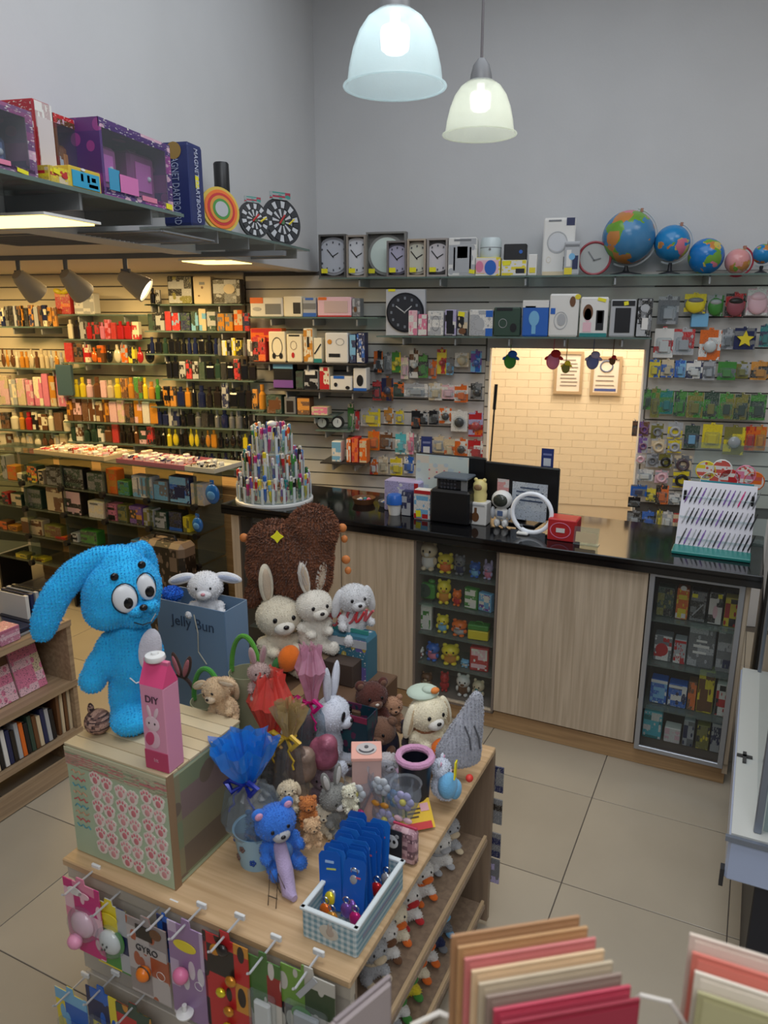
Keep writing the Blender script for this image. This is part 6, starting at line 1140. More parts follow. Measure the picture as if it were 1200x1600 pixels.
skin('pompom', [((0, 0, .012), (.034, .03, .022))], fur((30, 110, 220)), o, .008, 900, .008)
RZ = P(438, 1045, S, y=-1.45).z
sup = thing('stock_carton', 'flat brown carton at the back of the gondola under the white rabbits', 'carton', S, (-1.36, -1.45, GZ))
part('carton', MB().box((0, 0, (RZ-GZ)/2), (.50, .29, RZ-GZ-.001), bev=.004), M((96, 70, 50), .7), sup); part('tape', MB().box((0, 0, RZ-GZ), (.05, .29, .002)), M((150, 120, 86), .3), sup)
# ---- brown furry heart cushion on a covered pedestal of boxes
c = P(455, 870, S, y=-1.40); kk = dist(S.w(c))/FPX
o = thing('brown_heart_cushion', 'large dark brown furry heart cushion with yellow star tag at the back', 'cushion', S, (c.x, c.y, RZ+.001), face_cam(0)); zc_ = c.z-RZ
BR = fur((122, 74, 48), .35)
def hp(u, v, dy=0): return ((u-455)*kk, dy, zc_+(870-v)*kk)
skin('cushion', [(hp(490, 826), (38*kk, 28*kk, 38*kk)), (hp(430, 848), (41*kk, 28*kk, 36*kk)), (hp(462, 870), (58*kk, 34*kk, 40*kk)), (hp(468, 905), (48*kk, 32*kk, 40*kk)), (hp(474, 945), (26*kk, 22*kk, 42*kk)), (hp(412, 885), (26*kk, 24*kk, 36*kk)), (hp(398, 925), (13*kk, 14*kk, 30*kk), (0, .4, 0))], BR, o, .011, 16000, .012, 6)
part('star_tag', MB().prism([(hp(441, 824)[0]+(.022 if a % 2 == 0 else .013)*math.cos(a*math.pi/4), hp(441, 824)[2]+(.022 if a % 2 == 0 else .013)*math.sin(a*math.pi/4)) for a in range(8)], -.105, -.101), M((240, 232, 40), .5), o)
for k in range(3): part('plastic_strand', MB().tube([hp(474+5*k, 862, -.105), hp(470+4*k, 880, -.112), hp(478+3*k, 900, -.108)], .0014, 5), M((190, 180, 176), .3), o)
for (u, v) in ((535, 826), (540, 878)):
    part('bear_charm', MB().ell(hp(u, v, .02), (.016, .012, .016)).ell(hp(u+3, v+18, .02), (.012, .010, .014)), M((200, 120, 60), .6), o, smooth=True)
part('bear_charm', MB().ell(hp(381, 842, .02), (.016, .012, .016)), M((200, 120, 60), .6), o, smooth=True)
# ---- the row of white rabbits
def seat(u, vb, y): q = P(u, vb, S, y=y); return q
WH = (222, 216, 204)
q = P(438, 1045, S, y=-1.47); H_ = 118*dist(S.w(q))/FPX*1.13
plush('cream plush rabbit with upright and tilted ear hugging an orange carrot', (q.x, -1.47, RZ), H_, (216, 206, 184), face_cam(24), ears='tilt', muzzle=(226, 220, 208), hold='carrot', arms='hug', inner=(196, 176, 152), n=4000)
RZ2 = RZ+.085
s2 = thing('stock_carton', 'small dark carton under the two right-hand white rabbits of the back row', 'carton', S, (-1.335, -1.38, RZ)); part('carton', MB().box((0, 0, .042), (.26, .17, .083), bev=.003), M((70, 56, 48), .7), s2); part('tape', MB().box((0, 0, .084), (.04, .17, .001)), M((120, 100, 80), .3), s2)
q = P(488, 1000, S, y=-1.43); plush('white plush rabbit squeezed in the middle of the back row', (q.x, -1.42, RZ2), 108*dist(S.w(q))/FPX, WH, face_cam(30), ears='rabbit', inner=(196, 176, 152), n=3000, arms='hug')
q = P(535, 1000, S, y=-1.38); plush('white plush rabbit at the right of the back row with dark nose', (q.x+.015, -1.33, RZ2+.03), 98*dist(S.w(q))/FPX, (206, 206, 208), face_cam(25), ears='floppy', n=3000)
FILL = [(-1.18, -1.44, .15, (150, 110, 84), 'bear', 'brown plush sitting right of the small dark carton'), (-1.22, -1.60, .22, (196, 188, 180), 'floppy', 'light grey plush behind the white dog in the heap'), (-1.05, -1.56, .19, (110, 78, 60), 'bear', 'mid brown plush behind the navy cap'), (-1.33, -1.93, .13, (170, 140, 130), 'rabbit', 'dusky plush low between the blue and red cellophane'), (-1.05, -1.93, .10, (226, 214, 190), 'bear', 'tiny cream plush low before the pink cube box'), (-1.52, -1.68, .20, (96, 70, 56), 'bear', 'dark brown plush deep in the heap behind the green handles'), (-1.38, -1.68, .19, (150, 140, 132), 'rabbit', 'stone grey plush deep in the heap in front of the cream rabbit'), (-1.25, -1.66, .20, (120, 60, 70), 'bear', 'maroon plush buried behind the pink cellophane'), (-1.42, -1.84, .16, (120, 112, 108), 'floppy', 'grey plush buried behind the red cone'), (-1.28, -1.84, .15, (84, 60, 50), 'bear', 'small chocolate plush buried under the gold ribbon'),
        (-1.12, -1.50, .15, (176, 150, 130), 'floppy', 'beige plush buried behind the teal bag'), (-1.12, -1.82, .14, (140, 120, 130), 'bear', 'mauve plush buried behind the grey rabbit'), (-1.00, -1.44, .13, (60, 50, 60), 'bear', 'very dark plush buried behind the cream puppy'), (-.99, -1.66, .13, (190, 184, 186), 'floppy', 'pale plush buried behind the pink cube box'), (-.92, -1.60, .11, (160, 130, 150), 'bear', 'small lilac plush buried beside the black pot'), (-1.18, -1.95, .12, (110, 96, 90), 'bear', 'taupe plush buried left of the grey rabbit')]
for (x, y, H_, c_, e_, lab) in FILL: plush(lab, (x, y, GZ), H_, c_, face_cam(random.uniform(-20, 40)), ears=e_, n=900, ln=.004)
# ---- printed party box with script topper
x0, x1, zb, zt = px(S, 508, 582, 985, 1120, -1.36); o = box_thing(S, x0+.0, x1-.0, GZ, zt, -1.40, .08, [(60, 110, 130), (40, 70, 90), (100, 90, 150), (70, 150, 150), (180, 160, 60)], 'teal printed party box standing right of the white rabbits', art=(('r', .5, .93, .98, .08, 'lg'), ('d', .72, .55, .28, .22, 'v'), ('d', .35, .3, .3, .2, 'ol')), name='party_box')
o = thing('script_topper', 'red script lettering topper standing on the teal party box', 'topper', S, ((x0+x1)/2, -1.37, zt+.0)); w_ = (x1-x0)*.9
for k in range(5):
    xx_ = -w_*.4+k*w_*.2
    part('letter', MB().tube([(xx_+.010*math.cos(a*.7)+.003*a, 0, .012+.010*k+.028*(1+math.sin(a*.7+.4*k))*.8) for a in range(10)], .005, 6), M((206, 60, 66) if k % 2 else (190, 90, 96), .4), o)
part('base_strip', MB().box((0, 0, .008), (w_, .004, .016), bev=.001), M((60, 140, 130), .4), o)
# ---- beige rabbit baskets with green handles
for i, (u, v, lab, c_) in enumerate(((325, 1085, 'left green-handled basket on the gondola', (60, 140, 50)), (384, 1040, 'right green-handled basket behind the beige rabbit', (80, 150, 44)))):
    q = P(u, v, S, y=-1.90+.12*i); b_ = thing('green_handle_basket', lab+', holding a plush rabbit', 'basket', S, (q.x, q.y, GZ)); r_ = .055; top = q.z-GZ-.02
    part('bucket', MB().lathe([(0, 0), (r_*.8, 0), (r_, top), (r_*.96, top), (r_*.76, .006), (0, .006)], 24), M((150, 150, 120), .6), b_, smooth=True)
    part('handle', MB().tube([(r_*math.cos(R(a)), 0, top-.01+(.115 if i == 0 else .13)*math.sin(R(a))) for a in range(0, 181, 12)], .008, 8), fur(c_), b_, smooth=True)
q = P(352, 1110, S, y=-1.98); plush('beige plush rabbit lying with long ears to the right', (q.x, -1.95, q.z-.05), .155, (206, 176, 138), face_cam(-30), ears='splay', muzzle=(216, 196, 166), n=2600, lean=(10, -18))
q = P(318, 1110, S, y=-1.98); plush('tan plush bunny leaning in the left green-handled basket', (q.x, -1.90, q.z-.04), .12, (210, 180, 144), face_cam(-10), ears='floppy', n=1800, lean=(0, 14))
q = P(392, 1075, S, y=-1.90); plush('greyish pink plush bunny with upright ears by the right green handle', (q.x, -1.86, q.z-.05), .12, (176, 150, 144), face_cam(20), ears='rabbit', inner=(170, 130, 134), n=1800)
q = P(268, 1060, S, y=-1.90); sp_ = thing('pink_ear_headband', 'dark brown headband with pink rabbit ears behind the pink carton', 'headband', S, (q.x, -1.86, q.z-.06))
part('band', MB().tube([(.05*math.cos(R(a)), 0, .05*math.sin(R(a))) for a in range(0, 181, 15)], .006, 6), fur((60, 40, 34)), sp_, smooth=True)
for s in (-1, 1): e_ = part('ear', MB().ell((s*.02+.01, 0, .085), (.014, .008, .045), (0, .35*s, 0)), fur((70, 48, 42)), sp_, smooth=True); part('inner_ear', MB().ell((s*.02+.01, -.006, .085), (.009, .005, .034), (0, .35*s, 0)), fur((190, 110, 120)), e_, smooth=True)
# ---- cellophane wraps
def cello(pos, r0, h0, r1, hn, rt, c, lab, ribbon, seed=1, cc=(220, 230, 236), rz=0, lean=(0, 0), filling=None, fan=1.0, tulip=0):
    """wrapped gift: belly of clear film, gathered neck with ribbon, flared crumpled top in colour c"""
    rnd = random.Random(seed); o = thing('wrapped_gift', lab, 'wrapped gift', S, pos, rz); o.rotation_euler[0] = R(lean[0]); o.rotation_euler[1] = R(lean[1])
    seg = 40; f1 = [rnd.uniform(-1, 1) for _ in range(6)]
    def ring(r, z, amp, k=0): return [((r+amp*math.sin(7*a*2*math.pi/seg+f1[0]*3+k)+amp*.6*math.sin(13*a*2*math.pi/seg+f1[1]*3))*math.cos(a*2*math.pi/seg), (r+amp*math.sin(7*a*2*math.pi/seg+f1[0]*3+k)+amp*.6*math.sin(13*a*2*math.pi/seg+f1[1]*3))*math.sin(a*2*math.pi/seg)*.9, z+amp*.6*math.sin(9*a*2*math.pi/seg+k)) for a in range(seg)]
    def loft(rs):
        m_ = MB(); v = [p for r in rs for p in r]; f = [(i*seg+k, i*seg+(k+1) % seg, (i+1)*seg+(k+1) % seg, (i+1)*seg+k) for i in range(len(rs)-1) for k in range(seg)]
        return m_.add(v, f)
    part('clear_film', loft([ring(r0*.9, .0, 0), ring(r0, h0*.3, .003), ring(r1, h0*.7, .004, 1), ring(r1*.7, hn*.85, .006, 2), ring(.016, hn, .003, 2)]), glassy(cc, .10, .12, 'cello'), o, smooth=False)
    cm = M(c, .16, 0, .3, 40, 0, .68, 0, .12, 25, .6)
    part('flared_top', loft([ring(.015, hn, .003, 2), ring(rt*.45, hn+.03*fan, .007, 2), ring(rt*(.8+.25*tulip), hn+.075*fan, .010*(1-.5*tulip), 2.4), ring(rt*(1-.55*tulip), hn+.125*fan, .014*(1-.6*tulip), 3)]), cm, o)
    part('inner_tissue', loft([ring(.012, hn, .003, 1), ring(rt*.35, hn+.05*fan, .008, 1.2), ring(rt*.6, hn+.13*fan, .012, 1.5)]), cm, o)
    rb_ = part('ribbon', MB().tube([(.017*math.cos(a*.45), .017*math.sin(a*.45), hn) for a in range(14)], .005, 6, closed=True), M(ribbon, .2, .2), o, smooth=True)
    for s in (-1, 1):
        part('ribbon_loop', MB().tube([(s*.005, -.02, hn), (s*.03, -.035, hn+.022), (s*.05, -.03, hn+.008), (s*.03, -.035, hn-.014), (s*.005, -.02, hn)], [.004, .008, .009, .008, .004], 6), M(ribbon, .2, .2), rb_, smooth=True)
        part('ribbon_tail', MB().tube([(s*.004, -.02, hn)]+[(s*(.012+.005*t)+.006*math.sin(t*2), -.03-.002*t, hn-.012*t) for t in range(1, 7)], .003, 5), M(ribbon, .2, .2), rb_, smooth=True)
    return o
# blue wrapped bucket
q = at(382, 1366); k_ = mpx(q); rB = 37*k_
bk = thing('flower_print_bucket', 'pale blue bucket with brown and blue flower prints near the gondola front', 'bucket', S, (q.x, q.y+rB, GZ)); hB = 62*k_
part('bucket', MB().lathe([(0, 0), (rB*.78, 0), (rB, hB), (rB*1.04, hB), (rB*.95, hB-.003), (rB*.74, .005), (0, .005)], 32), M((150, 186, 206), .4), bk, smooth=True)
for k in range(9):
    a = -R(150)+k*R(30)*.9; z_ = hB*(.3 if k % 2 else .68); rr = rB*(.78+.22*z_/hB)+.001
    fl_ = MB(); 
    for j in range(5): fl_.ell((rr*math.cos(a)+.006*math.cos(j*1.257)*-math.sin(a), rr*math.sin(a)+.006*math.cos(j*1.257)*math.cos(a), z_+.006*math.sin(j*1.257)), (.004, .004, .004), seg=8, rings=6)
    part('flower_print', fl_, M((110, 84, 76) if k % 3 else (30, 70, 150), .5), bk)
wg = cello((q.x, q.y+rB, GZ+.012), rB*1.0, .12, rB*1.42, .185, .088, (30, 130, 226), 'clear wrap with bright blue flared cellophane top over the flower bucket', (24, 44, 150), 5, lean=(0, -6), fan=.95)
wg.location = S.w((q.x, q.y+rB, GZ+hB*.5))
plush('small teal blue plush inside the clear wrap of the bucket', (q.x, q.y+rB, GZ+hB*.55), .10, (60, 110, 160), face_cam(0), n=900, ln=.005)
def cello_px(un, vn, vtop, hw, y, c, lab, rib, seed, cc=(220, 230, 236), belly=.05):
    n_ = P(un, vn, S, y=y); k_ = dist(S.w(n_))/FPX; hn = n_.z-GZ
    return cello((n_.x, y, GZ+.001), belly*.8, hn*.6, belly, hn, hw*k_, c, lab, rib, seed, cc, fan=max(.4, (vn-vtop)*k_/.13), tulip=1 if vn-vtop > 80 else 0)
cello_px(425, 1158, 1040, 34, -1.86, (236, 84, 74), 'red cellophane cone with gold ribbon in the middle of the heap', (190, 150, 40), 9)
cello_px(487, 1095, 1003, 22, -1.74, (222, 160, 186), 'pale pink cellophane gift with magenta ribbon behind the white dog', (200, 24, 120), 12)
cello_px(452, 1150, 1095, 22, -1.96, (186, 160, 110), 'clear wrapped gift with gold bow in front of the red cone', (196, 160, 50), 15, (206, 200, 196), .055)
for i, (u, v, y, c1, lab) in enumerate(((470, 1190, -1.93, 'br', 'brown wrapped bundle below the red cone'), (505, 1170, -1.85, 'm', 'dark pink sequined bundle below the pink cellophane'), (320, 1150, -1.93, 'lg', 'crinkled silver wrap right of the pink carton'))):
    q = P(u, v, S, y=y); o = thing('wrapped_bundle', lab, 'bundle', S, (q.x, y, q.z-.05)); skin('bundle', [((0, 0, .03), (.046, .042, .046)), ((.015, 0, .07), (.030, .028, .03)), ((-.02, 0, .05), (.02, .03, .03))], M(((134, 112, 98), (150, 84, 104), (170, 166, 160))[i], .38, .15, 1.0, 45, 0, 1, 0, .35, 25), o, .012)
# ---- blue generic teddy with round ears (a plain bear)
q = at(428, 1330); plush('bright blue plush bear with pale muzzle hanging over the bucket', (P(440, 1335, S, y=-2.10).x, -2.10, max(GZ+.002, P(440, 1345, S, y=-2.10).z)), .20, (52, 116, 210), face_cam(28), ears='bear', muzzle=(176, 176, 180), inner=(206, 150, 180), belly=(90, 140, 200), n=3600, lean=(4, -8))
# ---- grey rabbit, white plush, bears, cream dog and the rest
q = P(522, 1290, S, y=-1.90); plush('grey plush donkey-like rabbit with white muzzle above the keyring basket', (q.x, -1.89, max(GZ, q.z)), .16, (136, 136, 132), face_cam(40), ears='rabbit', muzzle=(222, 222, 222), inner=(216, 214, 212), n=2800, lean=(8, -10))
q = P(515, 1190, S, y=-1.70); plush('white plush dog with big black eye lying beside the magenta ribbon', (q.x-.01, -1.70, q.z-.02), .245, (206, 210, 222), face_cam(70), ears='rabbit', n=2600, eye=.06, lean=(0, 8))
q = P(580, 1145, S, y=-1.50); plush('dark chocolate plush bear with white tag, centre of the heap', (q.x, -1.50, q.z), .20, (84, 42, 34), face_cam(20), n=2600, muzzle=(110, 76, 60), nose=(200, 190, 180))
q = P(612, 1140, S, y=-1.44); plush('tan plush bear half hidden behind the cream puppy', (q.x, -1.44, q.z), .13, (170, 128, 100), face_cam(20), n=1800)
q = P(660, 1185, S, y=-1.49); cr = plush('cream plush puppy with floppy ears and white muzzle holding a carrot', (q.x+.01, -1.49, q.z-.0), .245, (234, 224, 196), face_cam(30), ears='floppy', muzzle=(232, 228, 220), inner=(200, 176, 140), n=4200, hold='carrot', arms='hug', scarf=(150, 96, 60))
q = P(672, 1062, S, y=-1.545)
part('flower_cap', MB().ell((-.0, .02, .236), (.055, .05, .018)).ell((.01, .0, .252), (.024, .022, .012)), M((190, 206, 190), .8), cr, smooth=True); part('cap_flower', MB().ell((.02, -.02, .254), (.016, .012, .010)), M((222, 130, 60), .8), cr, smooth=True)
q = P(465, 1215, S, y=-2.0); 
for (u, v, y, H_, c_, ex, lab, rz_) in ((452, 1262, -2.02, .09, (216, 200, 170), 'floppy', 'small cream plush ear poking up behind the blue bear', 10), (482, 1285, -2.02, .085, (196, 120, 60), 'bear', 'small orange brown plush right of the blue bear', 10), (488, 1318, -2.08, .08, (206, 170, 130), 'bear', 'small beige and tan plush left of the blue card rows', 20), (545, 1262, -1.93, .075, (226, 222, 200), 'bear', 'tiny white and yellow plush in front of the grey rabbit', 30)):
    q = P(u, v, S, y=y); plush(lab, (q.x, y, q.z), H_, c_, face_cam(rz_), ears=ex, n=900, ln=.005)
# grey cushion
q = P(722, 1200, S, y=-1.52); kk = dist(S.w(q))/FPX; o = thing('grey_star_cushion', 'grey fluffy pointed cushion at the right edge of the gondola', 'cushion', S, (q.x, -1.50, GZ+.02), face_cam(10)); zz = P(722, 1140, S, y=-1.50).z-GZ-.02
GRY = fur((176, 178, 188), .12)
def cp(u, v): return ((u-722)*kk, 0, zz+(1140-v)*kk)
skin('cushion', path_balls([(cp(738, 1088), (10*kk, 8*kk, 14*kk)), (cp(732, 1112), (18*kk, 11*kk, 18*kk)), (cp(722, 1140), (27*kk, 14*kk, 20*kk)), (cp(712, 1168), (36*kk, 16*kk, 18*kk)), (cp(712, 1190), (36*kk, 16*kk, 12*kk))], 9), GRY, o, .012, 9000, .0045)
for k in range(2): part('stitched_line', MB().tube([(-.01+.03*k, -.026, zz+.03), (.005+.03*k, -.030, zz-.01), (.01+.03*k, -.032, zz-.05)], .003, 6), M((90, 92, 98), .8), o)
# navy cap, teal bag, pink plush strip
q = P(601, 1180, S, y=-1.54); o = thing('navy_cap', 'shiny dark navy rounded cap in the middle of the heap', 'cap', S, (q.x, -1.54, q.z-.01), face_cam(-10)); part('crown', MB().ell((0, 0, .05), (.050, .05, .070)), M((32, 34, 54), .35), o, smooth=True); part('brim', MB().ell((.02, -.05, .0), (.05, .04, .008)), M((210, 150, 180), .5), o, smooth=True); part('seam', MB().tube([(0, -.052*math.sin(R(a)), .05+.071*math.cos(R(a))) for a in range(0, 120, 12)], .0012, 5), M((70, 72, 96), .5), o)
q = P(540, 1150, S, y=-1.66); o = gift_bag((q.x, -1.62, GZ), .15, .07, P(548, 1118, S, y=-1.66).z-GZ, PM((22, 52, 66), (30, 70, 80), (90, 40, 70), s=5, seed=3, text=0), 'dark teal gift bag with crimson edge behind the white plush dog'); part('crimson_rim', MB().box((0, -.037, P(548, 1118, S, y=-1.66).z-GZ-.01), (.15, .003, .02)), M((130, 40, 70), .5), o)
q = P(640, 1225, S, y=-1.78); o = thing('black_pot', 'black pot with pink plush rim behind the flower bouquets', 'pot', S, (q.x-.01, -1.72, GZ)); hz_ = P(640, 1190, S, y=-1.75).z-GZ; part('pot', MB().lathe([(0, 0), (.04, 0), (.052, hz_), (.046, hz_), (.036, .006), (0, .006)], 24), M((26, 28, 40), .3), o, smooth=True); part('plush_rim', MB().tube([(.05*math.cos(a*.45), .05*math.sin(a*.45), hz_) for a in range(14)], .011, 8, closed=True), fur((206, 150, 186)), o, smooth=True)
# pink gift box with medallion
q = P(570, 1262, S, y=-1.86); zt = P(570, 1195, S, y=-1.86).z; o = thing('pink_gift_box', 'pale pink cube gift box with grey smiling disk on its lid', 'gift box', S, (P(568, 1230, S, y=-1.82).x, -1.80, GZ), R(28)); hz_ = zt-GZ
part('carton', MB().box((0, 0, hz_/2), (.085, .085, hz_), bev=.002), M((206, 170, 162), .5, var=.05, vs=20), o); part('lid', MB().box((0, 0, hz_+.002), (.089, .089, .012), bev=.002), M((236, 176, 160), .5), o)
part('lid_disk', MB().cyl((0, 0, hz_+.010), .030, .003, 24), M((198, 192, 190), .4), o); part('smile', MB().tube([(.022*math.cos(R(a)), .022*math.sin(R(a)), hz_+.013) for a in range(200, 341, 14)], .0025, 6), M((96, 94, 98), .4), o); part('button', MB().cyl((0, .006, hz_+.013), .006, .004, 12), M((96, 94, 98), .4), o)
# flower bouquets in clear film
FL = [(560, 1235, 'w', 'white daisy bouquet in clear film left of the pot'), (598, 1225, 'w', 'largest white rosette bouquet before the pink gift box'), (622, 1245, 'lb', 'pale blue bouquet with yellow heart'), (634, 1248, 'lv', 'pastel lilac bouquet with yellow heart'), (605, 1275, 'lv', 'pastel pink bouquet low in the row'), (585, 1292, 'lp', 'pale pink sweets bag just behind the keyring cards')]
for i, (u, v, c_, lab) in enumerate(FL):
    q = P(u, v, S, y=-1.86+.03*(i % 3)); o = thing('film_bouquet', lab, 'bouquet', S, (q.x, -1.86+.03*(i % 3), q.z-.075))
    r_ = .030
    for k in range(6): a = k*1.047; part('petal', MB().ell((r_*.62*math.cos(a), -.012, .075+r_*.62*math.sin(a)), (r_*.42, .007, r_*.42), seg=10, rings=6), M(col(c_), .5), o, smooth=True)
    part('flower_heart', MB().ell((0, -.02, .075), (r_*.34, .008, r_*.34), seg=12, rings=8), M(col('y' if i != 1 else 'lg'), .5), o, smooth=True); part('stem', MB().tube([(0, 0, .07), (0, .004, .0)], .003, 6), M((90, 130, 80), .5), o)
    part('film_cone', MB().lathe([(.012, 0), (.044, .085), (.040, .12), (.046, .125)], 18), glassy((226, 232, 240), .14, .12, 'cello2'), o); part('bow', MB().ell((-.014, -.018, .02), (.014, .006, .009)).ell((.014, -.018, .02), (.014, .006, .009)), M(col(('m', 'am', 'y', 'lp', 'm', 'r')[i]), .3), o, smooth=True)
q = P(690, 1240, S, y=-1.66); un = plush('pale blue and white plush unicorn with yellow tag and red beak charm', (q.x-.01, -1.66, q.z-.01), .125, (206, 212, 226), face_cam(75), ears='bear', inner=(220, 160, 190), belly=(120, 180, 220), n=2200, lean=(0, 6), muzzle=(222, 196, 210))
part('yellow_tag', MB().box((-.045, -.055, .115), (.032, .004, .05), (0, .15, 0)), M((240, 226, 30), .5), un); part('red_charm', MB().ell((.05, -.085, .045), (.014, .012, .012)), M((220, 60, 50), .5), un, smooth=True)
skin_b = part('blue_wings', MB().ell((-.02, -.03, .05), (.04, .03, .04)).ell((.0, -.05, .03), (.03, .02, .03)), fur((110, 176, 220)), un, smooth=True)
# price sign
a = P(640, 1290, S, z=GZ+.02); b = P(680, 1295, S, z=GZ+.02); o = thing('price_sign', 'tilted yellow and red lettered price sign at the gondola edge', 'sign', S, (P(664, 1296, S, z=GZ).x-.01, P(664, 1296, S, z=GZ).y-.02, GZ+.008), R(42))
o.rotation_euler[0] = R(-50)
part('plate', MB().box((0, 0, .042), (.10, .003, .084)), M((232, 190, 50), .4), o); part('red_band', MB().box((.0, -.002, .010), (.085, .002, .02)), M((206, 60, 60), .4), o); part('pink_corner', MB().box((.030, -.0022, .060), (.025, .002, .022)), M((226, 170, 176), .4), o)
for k in range(3): part('printed_line', MB().box((-.005, -.0022, .058-.011*k), (.05-.012*k, .001, .0045)), M((80, 60, 30), .5), o)
part('clear_foot', MB().box((0, .02, .002), (.085, .04, .003)), CLR, o)
# ---- gingham basket with blue keyring cards
bx0, by0 = P(475, 1462, S, z=GZ), P(557, 1497, S, z=GZ); c3 = P(622, 1380, S, z=GZ)
A_ = Vector((bx0.x, bx0.y, 0)); B_ = Vector((by0.x, by0.y, 0)); Lw = (B_-A_).length; dr = (B_-A_).normalized(); nr = Vector((-dr.y, dr.x, 0)); Ld = .245; bhh = .078; th = math.atan2(dr.y, dr.x)
cen = A_+dr*Lw/2+nr*Ld/2; bk = thing('gingham_basket', 'pale blue gingham basket with white rim full of blue keyring cards', 'basket', S, (cen.x, cen.y, GZ), th)
def gingham():
    m = bpy.data.materials.new('gingham'); m.use_nodes = True; nt = m.node_tree; N = nt.nodes; K = nt.links.new; b = N['Principled BSDF']; b.inputs['Roughness'].default_value = .8
    tc = N.new('ShaderNodeTexCoord'); sp = N.new('ShaderNodeSeparateXYZ'); K(tc.outputs['Object'], sp.inputs[0]); ms = []
    for ax in (0, 1, 2):
        a = N.new('ShaderNodeMath'); a.operation = 'MULTIPLY'; a.inputs[1].default_value = 62; K(sp.outputs[ax], a.inputs[0]); f = N.new('ShaderNodeMath'); f.operation = 'FRACT'; K(a.outputs[0], f.inputs[0]); g = N.new('ShaderNodeMath'); g.operation = 'GREATER_THAN'; g.inputs[1].default_value = .5; K(f.outputs[0], g.inputs[0]); ms.append(g)
    s1 = N.new('ShaderNodeMath'); s1.operation = 'ADD'; K(ms[0].outputs[0], s1.inputs[0]); K(ms[2].outputs[0], s1.inputs[1]); s2 = N.new('ShaderNodeMath'); s2.operation = 'DIVIDE'; s2.inputs[1].default_value = 2; K(s1.outputs[0], s2.inputs[0])
    mx = N.new('ShaderNodeMix'); mx.data_type = 'RGBA'; K(s2.outputs[0], mx.inputs[0]); mx.inputs[6].default_value = lin((206, 218, 220))+(1,); mx.inputs[7].default_value = lin((120, 158, 172))+(1,); K(mx.outputs[2], b.inputs['Base Color']); return m
GG_ = gingham(); t = .006
part('front_wall', MB().box((0, -Ld/2, bhh/2), (Lw, t, bhh), bev=.002), GG_, bk); part('back_wall', MB().box((0, Ld/2, bhh/2), (Lw, t, bhh), bev=.002), GG_, bk)
part('side_wall', MB().box((Lw/2, 0, bhh/2), (t, Ld, bhh), bev=.002), GG_, bk); part('side_wall', MB().box((-Lw/2, 0, bhh/2), (t, Ld, bhh), bev=.002), GG_, bk); part('bottom', MB().box((0, 0, .003), (Lw-.01, Ld-.01, .005)), GG_, bk)
part('rim', MB().box((0, -Ld/2, bhh+.004), (Lw+.014, .013, .009), bev=.002).box((0, Ld/2, bhh+.004), (Lw+.014, .013, .009), bev=.002).box((Lw/2, 0, bhh+.004), (.013, Ld+.012, .009), bev=.002).box((-Lw/2, 0, bhh+.004), (.013, Ld+.012, .009), bev=.002), M((214, 222, 224), .4), bk)
part('flower_print', MB().ell((.0, -Ld/2-.0035, bhh*.55), (.026, .0012, .020)), M((206, 200, 186), .7), bk); part('bunny_print', MB().ell((.004, -Ld/2-.0045, bhh*.58), (.011, .0012, .012)).ell((0, -Ld/2-.0045, bhh*.58+.015), (.003, .001, .008)).ell((.008, -Ld/2-.0045, bhh*.58+.015), (.003, .001, .008)), M((186, 170, 156), .7), bk)
part('side_print', MB().box((Lw/2+.0035, 0, bhh*.5), (.001, Ld*.8, .014)), PM((150, 160, 176), (110, 120, 150), s=12, seed=2, text=0), bk)
cardm = cached('keycard', lambda: MB().prism([(-.030, 0), (.030, 0), (.030, .130), (.022, .140), (-.022, .140), (-.030, .130)], -.0008, .0008))
kc = 0
for r_ in range(12):
    for c_ in range(2):
        x = -Lw*.27+c_*Lw*.40-.004*(r_ % 2); y = -Ld/2+.075+r_*.0130; kc += 1
        wp = S.w(Vector((cen.x, cen.y, 0))+Vector((dr.x*x+nr.x*y, dr.y*x+nr.y*y, GZ+.022+.0016*r_+.004*random.random())))
        o = bpy.data.objects.new('keyring_card', None); COL.objects.link(o); o.location = wp; o.rotation_euler = (R(-16+random.uniform(-4, 4)), R(-9+random.uniform(-5, 5)), S.a+th+R(random.uniform(-6, 6)))
        tag(o, f'deep blue keyring card, {ordn(r_, 12).replace("from the left", "from the front").replace("from the right", "from the back").replace("leftmost", "foremost").replace("rightmost", "rearmost")} in the {["left", "right"][c_]} file of the gingham basket', 'keyring', 'keyring cards in the gingham basket')
        inst('card', cardm, M((22, 84, 172) if kc % 3 else (30, 100, 186), .3), o); inst('white_print', cached('ubox', ubox), M((150, 180, 220), .4), o, (0, -.0012, .115), (0, R(4), 0), (.024, .0008, .006)); inst('print_line', cached('ubox', ubox), M((196, 200, 90) if kc % 2 else (200, 90, 100), .4), o, (.004, -.0012, .098), (0, 0, 0), (.026, .0008, .004))
        inst('charm', cached('charm', lambda: MB().ell((0, -.008, .030), (.014, .007, .018), seg=12, rings=8), True), M(col(random.choice('am r p lg y m v w'.split())), .2, .4), o)
